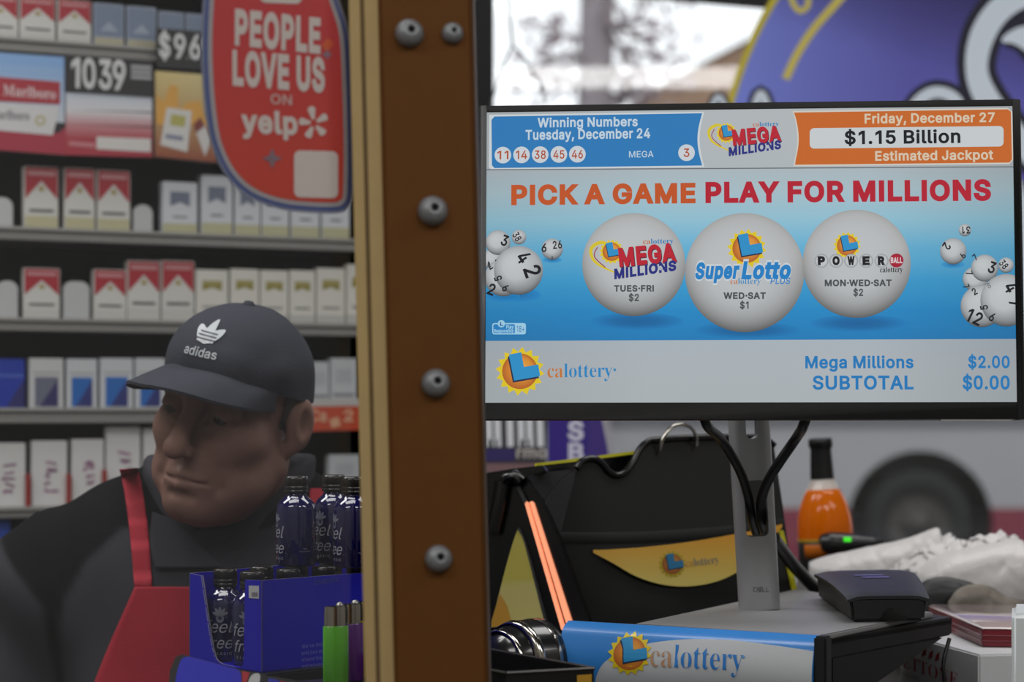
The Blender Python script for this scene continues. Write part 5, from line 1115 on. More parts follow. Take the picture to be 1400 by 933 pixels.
# ------------------------------------------------------------------ black lottery terminal
TU = Vector((.86, .51, 0)).normalized(); TN = TU.cross(Vector((0, 0, 1))); TT = math.radians(12)
TO = W(760, 800, 2.315)
FP = Plane(TO, TU, Vector((0, 0, 1)) * math.cos(TT) - TN * math.sin(TT))
GLB = mat('terminal_gloss_black', (12, 12, 13), 0.22, bump=0.02, scale=300); MTB = mat('terminal_black', (18, 18, 19), 0.5, bump=0.05, scale=400); FCT = mat('terminal_facet', (46, 47, 50), 0.35)
term = thing('lottery_terminal', (.18, 2.5, CT), 'black lottery terminal with wavy top, metal ring and orange strips given an added glow', 'terminal')
def floor_px(pl, x, up=.001): # pixel row where the plane meets the counter
    lo, hi = 700, 1000
    for _ in range(40):
        mid = (lo + hi) / 2
        if pl.at(x, mid).z > CT + up: lo = mid
        else: hi = mid
    return lo
wavy = spline([(788, 641), (793, 633), (801, 628.5), (812, 628), (822, 634), (832, 646), (842, 650.5), (853, 647), (864, 634), (874, 615), (886, 604), (902, 601.5), (940, 599), (990, 598), (1040, 600), (1058, 610)], 4)
fas = wavy + [(1070, 690), (1082, 780), (1088, floor_px(FP, 1088, .004)), (820, floor_px(FP, 820, .004)), (806, 850), (770, 752), (764, 738)]
b = MB(); b.prism(FP, [FP.px(*p) for p in fas], -.008, 0.0, MTB); obj('fascia', b, term, bevel=.001)
b = MB(); b.tube([FP.at(*p, .001) for p in wavy], .0042, GLB, 10); obj('rim', b, term)
b = MB(); ln = [(765, 737), (850, 737), (940, 733), (1005, 727), (1072, 718)]
vs = []; 
for x, y in spline(ln, 5):
    for dy, h in ((-9, .0003), (0, .0022), (7, .0003)): vs.append(FP.at(x, y + dy, h))
n = len(vs) // 3; b.add(vs, [(3 * i + k, 3 * i + 3 + k, 3 * i + 4 + k, 3 * i + 1 + k) for i in range(n - 1) for k in (0, 1)], MTB, True); obj('bend_ridge', b, term)
b = MB(); b.prism(FP, [FP.px(*p) for p in ((788, 642), (764, 738), (745, 691), (752, 676), (768, 657))], -.006, .001, FCT); b.prism(FP, [FP.px(*p) for p in ((724, 650), (746, 645), (788, 641), (766, 658), (745, 690))], -.010, -.004, FCT); obj('facet', b, term)
lab = MB(); up_ = spline([(808, 753), (830, 752.5), (880, 749), (940, 742), (1012, 729.5), (1066, 718)], 5); lo_ = spline([(808, 757), (836, 772), (866, 789), (900, 800), (935, 803), (970, 798), (1000, 786), (1030, 765), (1066, 722)], 5)
def yel(x, y): f = max(0, min(1, (y - 735) / 60)); g = min(1, abs(x - 900) / 100); return tuple(a * (1 - f) + e * f for a, e in zip((214, 152, 44), (214, 194, 104)))
poly(lab, FP, up_ + lo_[::-1], (0, 0, 0), .0052, attr_mat('label_ink', False, 0.4, coat=.2), colfn=yel); LI = attr_mat('label_ink', False)
sun_logo(lab, FP, 915.5, 772.5, 19, .0056, LI, .85); text(lab, FP, 'calottery', (934, 777), (980, 771), 11, (96, 112, 120), .0056, 'serif', -.015, m=LI, cols=[(180, 130, 60)] * 2 + [(92, 110, 124)] * 7)
obj('lottery_label', lab, term, recalc=False)
# back body and its upper panel with the yellow line
BKP = FP.moved(-.035); q = [(742, 634), (800, 627), (870, 621), (980, 612), (1048, 612), (1080, 760), (1086, floor_px(BKP, 1086, .013)), (800, floor_px(BKP, 800, .013))]
b = MB(); b.prism(BKP, [BKP.px(*p) for p in q], -.05, 0.0, GLB); obj('body', b, term, bevel=.002)
YL = mat('yellow_edge', (196, 190, 36), 0.4, coat=.3)
b = MB(); e1 = [(731, 639.5), (800, 631), (872, 622), (872, 626), (800, 635.5), (731, 643.5)]; b.prism(BKP, [BKP.px(x, y - 5) for x, y in e1], .0002, .004, YL); obj('yellow_trim', b, term)
b = MB(); b.prism(FP, [FP.px(*p) for p in ((1063, 726), (1069, 726), (1089, 812), (1083, 812))], .0003, .003, YL); obj('yellow_trim', b, term)
# left wing
WU = Vector((.93, -.36, 0)).normalized(); WP = Plane(W(775, 800, 2.30), WU, Vector((0, 0, 1)) + Vector((0, .16, 0)))
q = [(656, 648), (700, 641), (742, 636), (746, 645), (722, 652), (744, 690), (766, 740), (806, 850), (812, floor_px(WP, 812, .004)), (660, floor_px(WP, 660, .004))]
b = MB(); b.prism(WP, [WP.px(*p) for p in q], -.012, 0, GLB); obj('side_wing', b, term, bevel=.0015)
b = MB(); b.tube([WP.at(690, 662, .004), WP.at(698, 655, .008), WP.at(706, 652, .006), WP.at(714, 660, .004)], .008, GLB, 12); b.tube([WP.at(689, 660, .004), WP.at(686, 680, .004), WP.at(681, 705, .004), WP.at(676, 728, .003)], .010, GLB, 12); obj('corner_post', b, term)
lab = MB(); tri = spline([(708.5, 724), (716, 736), (724, 765), (733, 800), (741, 830), (748, 858)], 4) + spline([(690, 858), (672, 858)], 2) + spline([(674, 848), (688, 792), (700, 748), (708, 725)], 4)
poly(lab, WP, tri, (168, 162, 84), .0014, LI, colfn=lambda x, y: (172, 162, 70) if y < 800 else (182, 172, 104)); poly(lab, WP, [(674, 858), (672, 852), (684, 812), (694, 828), (702, 858)], (178, 132, 44), .0018, LI); obj('side_label', lab, term, recalc=False)
b = MB(); b.prism(WP, [WP.px(*p) for p in spline([(711, 722), (718, 736), (727, 765), (737, 802), (746, 836), (752, 862)], 4) + spline([(749, 862), (741, 832), (733, 800), (724, 765), (716, 736), (708.5, 724)], 4)], .0002, .004, FCT); obj('label_edge', b, term)
ORS = mat('orange_painted_glow', (240, 150, 112), 0.4, emit=0.8)  # fluorescent acrylic edge, no lamp; emission added to make it look lit
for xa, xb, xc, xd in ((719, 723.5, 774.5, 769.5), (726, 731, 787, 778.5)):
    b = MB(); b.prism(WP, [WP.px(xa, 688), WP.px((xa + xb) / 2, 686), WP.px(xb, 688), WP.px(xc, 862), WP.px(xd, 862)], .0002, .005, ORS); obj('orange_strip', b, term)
b = MB(); b.prism(WP, [WP.px(*p) for p in ((709, 668), (712, 664), (716, 672), (722, 686), (719, 690))], .0002, .006, FCT); obj('strip_clip', b, term)
CHR = mat('chrome', (176, 172, 164), 0.12, 1.0)
b = MB(); b.tube(spline([tuple(FP.at(x, y, h)) for x, y, h in ((900, 626, -.004), (898, 616, .006), (899, 603, .012), (908, 589, .014), (921, 584, .014), (936, 588, .013), (945, 600, .011), (947.5, 611, .006), (947, 618, -.003))], 8), .0022, CHR, 10); obj('hang_ring', b, term)

# ------------------------------------------------------------------ card reader on the foot plate
RD = mat('reader_plastic', (33, 33, 35), 0.42, bump=0.12, scale=900, spec=.5); RDD = mat('reader_dark', (22, 22, 24), 0.5, bump=0.1, scale=900)
crd = thing('card_reader', (.41, 2.2, PLZ), 'black card reader with sloping top on the silver plate', 'card reader')
zb = PLZ + .0005
FLb = WZ(1160, 851, zb); FRb = WZ(1268, 849, zb); FRb.y = FLb.y + .012
BLt = W(1115, 781, 2.335); BRt = W(1248, 775, 2.36)
def rsec(t, top):               # cross-section from front (0) to back (1)
    l = FLb.lerp(Vector((BLt.x, BLt.y, zb)), t); r = FRb.lerp(Vector((BRt.x, BRt.y, zb)), t)
    z = 1.3070 + (BLt.z - 1.3070) * (1 - (1 - t) ** 2.2) + .002 * math.sin(t * math.pi)
    ins = .004
    if top == 0: return [l + Vector((ins, .0, .0)), r - Vector((ins, 0, 0)), r + Vector((-.001, 0, z - zb - .003)), l + Vector((.001, 0, z - zb - .003))]
    l.z = r.z = z
    return l, r, z
b = MB(); T = [0, .04, .1, .2, .3, .4, .5, .6, .7, .8, .9, 1.0]; vs = []; fs = []
for t in T: vs += rsec(t, 0)
for i in range(len(T) - 1): fs += [(4 * i + k, 4 * i + (k + 1) % 4, 4 * i + 4 + (k + 1) % 4, 4 * i + 4 + k) for k in range(4)]
fs += [(0, 1, 2, 3), tuple(4 * (len(T) - 1) + k for k in (3, 2, 1, 0))]
b.add(vs, fs, RDD); obj('body', b, crd, bevel=.003, ang=50)
b = MB(); vs = []; fs = []; m = 9
for t in T:
    l, r, z = rsec(t, 1)
    for k in range(m): 
        s_ = k / (m - 1); p = (l - Vector((.0015, 0, 0))).lerp(r + Vector((.0015, 0, 0)), s_); p.z = z - .004 * abs(2 * s_ - 1) ** 6; 
        if t == 0: p.y -= .001; p.z -= .0015
        vs.append(p)
nT = len(T); fs = [(i * m + k, i * m + k + 1, (i + 1) * m + k + 1, (i + 1) * m + k) for i in range(nT - 1) for k in range(m - 1)]
lo = [p - Vector((0, 0, .0035)) for p in vs]; b.add(vs, fs, RD, True); b.add(lo, [tuple(reversed(f)) for f in fs], RD)
rg = [k for k in range(m)] + [i * m + m - 1 for i in range(1, nT)] + [(nT - 1) * m + k for k in range(m - 2, -1, -1)] + [i * m for i in range(nT - 2, 0, -1)]
b.add([vs[i] for i in rg] + [lo[i] for i in rg], [(i, (i + 1) % len(rg), len(rg) + (i + 1) % len(rg), len(rg) + i) for i in range(len(rg))], RD); obj('top_cover', b, crd)
b = MB(); fp = (FLb + FRb) / 2; b.lathe([(0, 0), (.013, 0), (.013, .004), (0, .004)], mat('socket_black', (6, 6, 6), .9), Matrix.Translation((fp.x + .006, fp.y - .003, zb + .001)) @ Matrix.Rotation(-math.pi / 2, 4, 'X') @ Matrix.Rotation(math.pi, 4, 'Z'), 24, ang=(0, math.pi)); obj('card_slot', b, crd)
b = MB(); zt_ = 1.3105; LAV = (112, 108, 170)  # two lavender bars painting a reflection on the cover
for (xa, xb, t) in ((.30, .62, .62), (.36, .66, .52)):
    l0, r0, z0 = rsec(t, 1); l1, r1, z1 = rsec(t + .05, 1); q = [l0.lerp(r0, xa), l0.lerp(r0, xb), l1.lerp(r1, xb), l1.lerp(r1, xa)]
    b.add([Vector((p.x, p.y, (z0 if k < 2 else z1) + .0008)) for k, p in enumerate(q)], [(0, 1, 2, 3)], PRINT, False, lin(LAV))
obj('reflection_mark', b, crd, recalc=False)

# ------------------------------------------------------------------ things on the far right
bot = thing('liqueur_bottle', (0, 0, 0), 'orange liqueur bottle with black neck foil standing behind the card reader', 'bottle')
BYY = 2.87; kb = BYY / F; bc = W(1131, 560, BYY); base = Vector((bc.x + .006, BYY, CT)); bot.matrix_world = Matrix.Translation(base); MW[bot.name] = bot.matrix_world.copy()
TB = Matrix.Translation(base) @ Matrix.Rotation(math.radians(-3.0), 4, 'Y'); zz = lambda y: CZ - (y - HY) * kb - CT
AMB = mat('amber_liquid', (240, 128, 16), 0.1, coat=.5)
_t = AMB.node_tree; _tl = _t.nodes.new('ShaderNodeBsdfTranslucent'); _tl.inputs['Color'].default_value = lin((255, 176, 70)) + (1,); _mx = _t.nodes.new('ShaderNodeMixShader'); _mx.inputs[0].default_value = .6
_t.links.new(_t.nodes['Principled BSDF'].outputs[0], _mx.inputs[1]); _t.links.new(_tl.outputs[0], _mx.inputs[2]); _t.links.new(_mx.outputs[0], _t.nodes['Material Output'].inputs['Surface'])
GLS = mat('bottle_clear', (214, 210, 204), 0.1, trans=0.35, ior=1.3); FOIL = mat('black_foil', (20, 20, 21), 0.35, bump=.2, scale=120); 
b = MB(); R0 = 37.5 * kb; b.lathe([(0, .001), (R0 * .9, .001), (R0, .008), (R0, zz(722)), (R0 * .97, zz(708)), (R0 * .86, zz(690)), (R0 * .70, zz(676)), (R0 * .60, zz(669)), (0, zz(668.5))], AMB, TB, 40); obj('body', b, bot)
b = MB(); b.lathe([(R0 * .60, zz(668.8)), (R0 * .52, zz(663)), (R0 * .45, zz(658)), (R0 * .42, zz(653)), (R0 * .40, zz(640))], GLS, TB, 32); obj('neck', b, bot)
b = MB(); b.lathe([(R0 * .44, zz(655)), (R0 * .42, zz(640)), (R0 * .385, zz(615)), (R0 * .39, zz(612)), (R0 * .44, zz(611)), (R0 * .44, zz(601)), (R0 * .40, zz(599)), (0, zz(599))], FOIL, TB, 32); obj('neck_foil', b, bot)
b = MB(); b.lathe([(R0 * 1.005, zz(735)), (R0 * 1.012, zz(735.2)), (R0 * 1.012, zz(800)), (R0 * 1.005, zz(800))], mat('label_black', (34, 30, 26), .5), TB, 40); lb_ = obj('label', b, bot)
b = MB(); b.lathe([(R0 * 1.014, zz(735)), (R0 * 1.02, zz(735.4)), (R0 * 1.02, zz(738.6)), (R0 * 1.014, zz(739))], mat('label_gold', (176, 140, 30), .4), TB, 40)
b.lathe([(R0 * 1.014, zz(742)), (R0 * 1.018, zz(742.2)), (R0 * 1.018, zz(760)), (R0 * 1.014, zz(760))], mat('label_orange', (196, 104, 20), .5), TB, 12, ang=(math.radians(212), math.radians(262))); obj('label_print', b, lb_)

# SDF-free crumpled shapes: lofted, creased paper
def crease(p, s, a, seed):
    q = p * s + Vector((seed * 7.1, seed * 3.3, seed)); v = 0
    for k in range(3): v += (abs(noise.noise(q * (1.9 ** k))) - .25) / (1.6 ** k)
    return a * v
def loft_bag(top, Yc, thick, m, seed, zbase=CT + .001, lean=0.0, amp=.011, nx=100, nz=44, front=1.0, scale=26):
    b = MB(); tp = spline(top, 20); vs = []; n = len(tp)
    idx = [int(round(i * (n - 1) / nx)) for i in range(nx + 1)]; xs = [tp[i] for i in idx]
    M = 2 * nz
    for i, (x, y) in enumerate(xs):
        e = min(1, 6 * min(i, nx - i) / nx + .05) ** .6; P = W(x, y, Yc + lean * (i / nx))
        for k in range(M):
            a = 2 * math.pi * k / M; zz_ = math.cos(a); yy = math.sin(a)
            z = zbase + (P.z - zbase) * (.5 + .5 * zz_); prof = (1 - max(0, (zz_)) ** 2.2) ** .5 if zz_ > 0 else 1.0
            d = -yy / max(.2, abs(yy)) * min(abs(yy) * 1.6, 1) * thick * e * (.25 + .75 * prof)
            q = Vector((P.x, P.y + d * (front if d < 0 else 1), z)); c = crease(q, scale, amp, seed); edge = 1 - .75 * max(0, zz_) ** 6
            q += Vector((.25 * c * edge, (-1 if d < 0 else 1) * c * edge * (1.0 if zz_ > -.8 else .2), c * .5 * edge if zz_ > -.7 else 0)); q.z = max(zbase, q.z); vs.append(q)
    fs = [(i * M + k, i * M + (k + 1) % M, (i + 1) * M + (k + 1) % M, (i + 1) * M + k) for i in range(nx) for k in range(M)] + [tuple(range(M))[::-1], tuple(nx * M + k for k in range(M))]
    b.add(vs, fs, m, True); return b
PAP = mat('white_bag_plastic', (196, 194, 194), 0.45, var=.04, bump=.15, scale=90, coat=.15); CLR = mat('grey_pouch', (120, 114, 106), 0.5, var=.15, bump=.3, scale=60); DKP = mat('dark_pouch', (30, 30, 32), .4, bump=.3, scale=60)
b = loft_bag([(1106, 768), (1130, 760), (1160, 754), (1190, 747), (1220, 741), (1250, 733), (1281, 722), (1288, 733), (1300, 729), (1306, 744)], 2.73, .03, PAP, 2, amp=.006, scale=20)
bagA = thing('plastic_bag', (.56, 2.74, CT), 'crumpled white bag behind the card reader, left of the open bag', 'bag', 'white bags'); obj('bag_body', b, bagA)
b = MB(); vs = []; tp = spline([(1212, 786), (1232, 770), (1255, 756), (1280, 747), (1304, 742)], 10); n = len(tp)
for i, (x, y) in enumerate(tp):
    for k in range(13):
        p = W(x, y + 30 * (k / 12) * (1.1 - .4 * i / n) - 4, 2.69 - .02 * k / 12); c = crease(p, 75, .010, 3); vs.append(p + Vector((c * .6, c, c * .8)))
b.add(vs, [(i * 13 + k, i * 13 + k + 1, (i + 1) * 13 + k + 1, (i + 1) * 13 + k) for i in range(n - 1) for k in range(12)], PAP, True); obj('folded_flap', b, bagA, recalc=False)
b = loft_bag([(1252, 780), (1275, 765), (1300, 755), (1330, 748), (1360, 742), (1385, 738), (1402, 744), (1412, 790)], 2.615, .035, PAP, 5, amp=.004, scale=16)
bagB = thing('plastic_bag', (.64, 2.615, CT), 'open white bag at the right edge, mouth crumpled upward', 'bag', 'white bags'); obj('bag_body', b, bagB)
b = MB(); vs = []; fs = []; tp = spline([(1296, 744), (1315, 738), (1340, 733), (1365, 729), (1388, 733), (1400, 741)], 8); n = len(tp)
for i, (x, y) in enumerate(tp):
    for k in range(9):
        p = W(x, y + 34 * k / 8 * (1 - .3 * i / n), 2.68 - .03 * k / 8); c = crease(p, 55, .016, 9); vs.append(p + Vector((c * .3, c, c * .6)))
fs = [(i * 9 + k, i * 9 + k + 1, (i + 1) * 9 + k + 1, (i + 1) * 9 + k) for i in range(n - 1) for k in range(8)]; b.add(vs, fs, PAP, True); obj('inner_fold', b, bagB)
b = loft_bag([(1248, 812), (1262, 796), (1285, 789), (1310, 792), (1335, 800), (1348, 815)], 2.555, .018, DKP, 3, amp=.003, scale=14); tag(obj('black_pouch', b), 'flat black pouch between the card reader and the open white bag', 'pouch')
b = loft_bag([(1296, 824), (1310, 806), (1335, 799), (1356, 803), (1375, 815), (1402, 822)], 2.527, .010, CLR, 6, amp=.004, scale=16); tag(obj('grey_pouch', b), 'grey beige crumpled pouch above the flat red box', 'pouch')
scn = thing('barcode_scanner', W(1165, 745, 2.815), 'rounded black handheld scanner with a green light behind the white bag', 'scanner')
scn.matrix_world = Matrix.Translation((W(1165, 745, 2.815).x, 2.815, CT)); MW[scn.name] = scn.matrix_world.copy()
b = MB(); SP_ = [(1121, 744, 8), (1125, 743, 12.5), (1135, 742, 14.5), (1150, 742, 14), (1168, 742, 12), (1190, 742, 9), (1204, 742, 6), (1209, 742, 3)]
b.tube([W(x, y, 2.815) for x, y, r in SP_], [r * 2.79 / F for x, y, r in SP_], mat('scanner_plastic', (28, 28, 30), .35, coat=.2), 20); obj('body', b, scn)
b = MB(); b.box(W(1158.5, 738, 2.80), (.010, .006, .006), mat('green_led', (60, 200, 40), .3, emit=1.0)); obj('green_light', b, scn)
b = MB(); b.tube([W(1185, 745, 2.815), (W(1185, 745, 2.815).x, 2.815, CT + .012)], .01, BLK, 12); b.lathe([(0, 0), (.025, 0), (.025, .008), (.012, .014), (0, .014)], BLK, Matrix.Translation((W(1185, 745, 2.815).x, 2.815, CT)), 32); obj('stand', b, scn)
# boxes stacked at the right
zr = 1.277; KR = W(1343, 856, 2.25); zr = KR.z
c0 = KR; c1 = WZ(1269, 826, zr); c2 = c1 + Vector((.22, -.03, 0)); c3 = c0 + Vector((.22, -.03, 0)); hr = .024
rb = thing('gift_box', (.59, 2.15, zr - hr), 'flat dark red gift box under clear wrap on the white cake box', 'box')
RDX = mat('gift_red', (112, 14, 30), .4, coat=.2); q = [c0, c3, c2, c1]
b = MB(); b.hexa([p - Vector((0, 0, hr)) for p in q], [p - Vector((0, 0, .004)) for p in q], RDX); obj('box', b, rb, bevel=.0015)
b = MB(); cc = sum(q, Vector()) / 4; b.hexa([cc + (p - cc) * 1.004 - Vector((0, 0, .004)) for p in q], [cc + (p - cc) * .97 for p in q], mat('wrap_painted_sheen', (172, 156, 156), .15, coat=.8, var=.08, scale=30)); obj('wrapped_lid', b, rb, bevel=.001)  # opaque pinkish grey paints the light reflected off the wrap
b = MB()
for a_, e_ in ((c0, c1), (c0, c3)):
    o_ = (a_ + e_) / 2 - Vector((0, 0, .014)); dv = (e_ - a_); nrm = Vector((dv.y, -dv.x, 0)).normalized(); nrm = nrm if nrm.dot(Vector((0, -1, 0)) if a_ is c0 and e_ is c3 else Vector((-1, 0, 0))) > 0 else -nrm
    for zz_ in (-.003, .003): b.tube([a_ + nrm * .0008 - Vector((0, 0, .014 + zz_)), e_ + nrm * .0008 - Vector((0, 0, .014 + zz_))], .0009, mat('wrap_fold', (112, 28, 42), .3, coat=.3), 6)
obj('wrap_fold', b, rb)
zw = zr - hr - .0005; w0 = WZ(1338, 895.5, zw); wd = (WZ(1293, 883, zw) - w0).normalized(); wr = Vector((-wd.y, wd.x, 0)); wr = wr if wr.x > 0 else -wr
cb = thing('cake_box', (w0.x + .1, w0.y + .12, CT), 'white cake box with red lettering under the flat red box', 'box')
q = [w0, w0 + wr * .24, w0 + wr * .24 + wd * .22, w0 + wd * .22]; WBX = mat('white_carton', (212, 213, 216), .45, var=.03)
b = MB(); b.hexa([Vector((p.x, p.y, CT + .0005)) for p in q], q, WBX); obj('box', b, cb, bevel=.002)
CKP = Plane(w0 - wr * .0006, -wd, (0, 0, 1)); b = MB()
text(b, CKP, 'PANETTONE', (1200, 900), (1310, 940), 12.5, (164, 36, 42), .0003, 'serif', -.012)
text(b, CKP, 'ITALIAN', (1226, 921), (1256, 932), 5, (120, 122, 126), .0003, 'sans', 0)
for k in range(4): poly(b, CKP, [(1262 + 9 * k, 890 + 3 * k), (1267 + 9 * k, 886 + 2.5 * k), (1272 + 9 * k - 6, 896 + 3.2 * k), (1266 + 9 * k - 6, 899 + 3 * k)], (150, 34, 40), .0003)
obj('front_print', b, cb, recalc=False)
eb = W(1383, 840, 1.86); fq = [eb, eb + Vector((.14, 0, 0)), W(1384, 840, 1.96) + Vector((.14, 0, 0)), W(1384, 840, 1.96)]; b = MB(); b.hexa([Vector((p.x, p.y, CT + .0005)) for p in fq], [Vector((p.x, p.y, eb.z)) for p in fq], mat('white_plastic_box', (206, 212, 214), .35, var=.02)); tag(obj('white_box', b, bevel=.004, seg=3), 'plain white box standing at the right edge of the picture', 'box')
b = MB(); b.box(W(1098, 812, 2.60) - Vector((0, 0, .026)), (.035, .004, .085), mat('white_paper', (180, 180, 180), .7), Matrix.Rotation(.25, 3, 'Y')); tag(obj('paper_slip', b), 'small white paper slip behind the thick black cable', 'paper')

# ------------------------------------------------------------------ black drum with chrome bands and open tray, bottom centre
dm = thing('ribbed_drum', (W(708, 908, 2.08).x, 2.08, CT), 'glossy black drum with chrome bands below the yellow side label', 'drum')
DC = W(708, 908, 2.08); ax = Vector((-.75, -.66, 0.0)).normalized(); DM = Matrix.Translation(DC) @ ax.to_track_quat('Z', 'Y').to_matrix().to_4x4(); dR = min(60 * 2.075 / F, DC.z - CT - .001)
b = MB(); b.lathe([(0, -.034), (dR * .9, -.034), (dR, -.031), (dR, -.022), (dR * .985, -.02), (dR * .985, .0), (dR * .8, .022), (dR * .78, .024), (dR * .5, .034), (0, .038)], mat('drum_black', (22, 22, 23), .2, coat=.4), DM, 64); obj('shell', b, dm)
b = MB(); b.lathe([(dR * .985, .0), (dR * 1.0, .002), (dR * .93, .012), (dR * .91, .010)], CHR, DM, 64); b.lathe([(dR * .81, .021), (dR * .82, .025), (dR * .77, .028), (dR * .76, .024)], CHR, DM, 64); b.lathe([(dR * .998, -.024), (dR * 1.006, -.022), (dR * .998, -.019)], CHR, DM, 64); obj('chrome_band', b, dm)
b = MB(); b.box((DC.x, DC.y, (CT + DC.z - dR * .8) / 2), (.05, .05, DC.z - dR * .8 - CT), BLK, Matrix.Rotation(.7, 3, 'Z')); obj('foot', b, dm)
tz = 1.262; t0 = WZ(812, 916, tz); t1 = WZ(658, 888, tz); t2 = WZ(640, 934, tz)
ev = (t1 - t0); fv = Vector((-.08, -.034, 0)); t3 = t0 + fv; t4 = t1 + fv
tr = thing('black_tray', ((t0.x + t4.x) / 2, (t0.y + t4.y) / 2, CT), 'open black tray with metal rim and yellow label beside the post', 'tray')
TRB = mat('tray_black', (18, 18, 19), .3, coat=.2); TRR = mat('tray_rim', (96, 94, 92), .25, .9); qq = [t0, t1, t4, t3]; ctr = sum(qq, Vector()) / 4
b = MB()
for i in range(4):
    a_, e_ = qq[i], qq[(i + 1) % 4]; ia = ctr + (a_ - ctr) * .96; ie = ctr + (e_ - ctr) * .96
    lo4 = [Vector((p.x, p.y, CT + .0005)) for p in (a_, e_, ie, ia)]; b.hexa(lo4, [a_, e_, ie, ia], TRB)
b.hexa([Vector((p.x, p.y, CT + .0005)) for p in qq], [Vector((p.x, p.y, CT + .005)) for p in qq], TRB); obj('shell', b, tr)
b = MB()
for i in range(4): b.tube([qq[i] + Vector((0, 0, .001)), qq[(i + 1) % 4] + Vector((0, 0, .001))], .0017, TRR, 8)
obj('rim', b, tr)
TPl = Plane(t3, (t0 - t3), (0, 0, 1)); b = MB(); L3 = (t0 - t3).length
b.fill(lambda u, v: TPl.pt(u, v, .0008), [[(L3 * .80, -.004), (L3 * .97, -.004), (L3 * .97, -.055), (L3 * .80, -.055)]], lin((186, 140, 40))); obj('yellow_label', b, tr, recalc=False)
# ------------------------------------------------------------------ display box of small blue bottles, lighters, card pack
def text_fn(mb, fn, body, x0, x1, y, cap, col, font='sans', bold=0.0, shear=0.0, m=None, track=0.0):
    gs, a0, a1 = layout(body, font, bold, shear, track); k = (x1 - x0) / (a1 - a0)
    for g in gs: mb.fill(lambda x, yy: fn(x0 + (x - a0) * k, y + yy / CAP[font] * cap), g, lin(col), m)
BOXB = mat('box_royal_blue', (22, 16, 168), .45, coat=.1, var=.03, spec=.3); EDGE = mat('board_edge', (120, 116, 130), .7); COB = mat('cobalt_glass', (9, 8, 70), .06, trans=.15, coat=.6, ior=1.5); CAPM = mat('black_cap', (16, 16, 17), .28, coat=.3)
zb0, zt0 = 1.243, 1.333
c0 = WZ(358, 794, zt0); el = Vector((-.7, .714, 0)).normalized(); es = Vector((.714, .7, 0)).normalized(); LE = .121; LS_ = .25
disp = thing('bottle_display_box', ((c0 + el * .06 + es * .12).x, (c0 + el * .06 + es * .12).y, zb0), 'open royal blue display box with cut-away end holding small blue bottles', 'display box')
EP = Plane(Vector((c0.x, c0.y, 0)) + el * LE, -el, (0, 0, 1)); LP = Plane(Vector((c0.x, c0.y, 0)), es, (0, 0, 1))
def emap(x, y): return EP.px(x, y)
b = MB()
cutL = spline([(277, 788), (283, 830), (289, 872), (294, 895), (298, 904), (306, 909)], 4); cutR = spline([(324, 913), (331, 911), (333, 900), (334, 850), (335, 793)], 4)
endp = [(0, zb0), (LE, zb0), (LE, zt0)] + [emap(*p) for p in cutR[::-1]] + [emap(*p) for p in cutL[::-1]] + [(0, zt0)]
endp = [(u, max(zb0, min(zt0, v))) for u, v in endp]
b.prism(EP, endp, -.0012, 0, BOXB, EDGE); obj('end_panel', b, disp, recalc=False)
b = MB(); b.prism(LP, [(0, zb0), (LS_, zb0), (LS_, zt0), (0, zt0)], -.0012, 0, BOXB, EDGE); sp = obj('side_panel', b, disp, recalc=False)
b = MB(); BPk = Plane(Vector((c0.x, c0.y, 0)) + el * (LE - .0012), es, (0, 0, 1)); b.prism(BPk, [(0, zb0), (LS_, zb0), (LS_, zt0 + .004), (0, zt0)], -.0012, 0, BOXB, EDGE); obj('side_panel', b, disp, recalc=False)
b = MB(); q0 = Vector((c0.x, c0.y, zb0)); b.hexa([q0, q0 + es * LS_, q0 + es * LS_ + el * LE, q0 + el * LE], [p + Vector((0, 0, .0015)) for p in (q0, q0 + es * LS_, q0 + es * LS_ + el * LE, q0 + el * LE)], BOXB); obj('bottom', b, disp)
b = MB()
for l, r in zip(cutL[::2], cutL[2::2]): poly(b, EP, [(l[0] - 2.2, l[1]), (l[0] - .6, l[1]), (r[0] - .6, r[1] - 2), (r[0] - 2.2, r[1] - 2)], (112, 110, 150), .0003)
poly(b, EP, [(340.5, 801), (354.5, 801.5), (354.5, 819), (340.5, 818)], (176, 176, 182), .0004)
for k in range(6): poly(b, EP, [(345 + 1.4 * k, 810), (345.8 + 1.4 * k, 810), (345.8 + 1.4 * k, 816), (345 + 1.4 * k, 816)], (110, 108, 116), .0007)
obj('price_label', b, disp, recalc=False)
b = MB()
for t_, y, xb in (("We've thought", 886, 453), ('and just enough', 895, 456), ('around the world', 904, 455), ('and enhance your', 913, 457)): text(b, LP, t_, (412, y + 1), (xb, y - 4), 5, (104, 102, 190), .0004, bold=.01)
text(b, LP, 'classic', (430, 800), (464, 795), 8, (52, 50, 140), .0004, bold=.01); obj('lettering', b, sp, recalc=False)
BR = .0205
PROF = [(0, .0005), (BR * .9, .0005), (BR, .003), (BR, .058), (BR * .97, .062), (BR * .86, .0665), (BR * .68, .070), (BR * .54, .0725), (BR * .50, .0755)]
CPR = [(0, .0755), (.0118, .0755), (.0124, .0765), (.0124, .0785), (.0118, .079), (.0124, .0797), (.0124, .0825), (.0118, .083), (.0124, .0837), (.0124, .090), (.0118, .0925), (.0105, .093), (0, .093)]
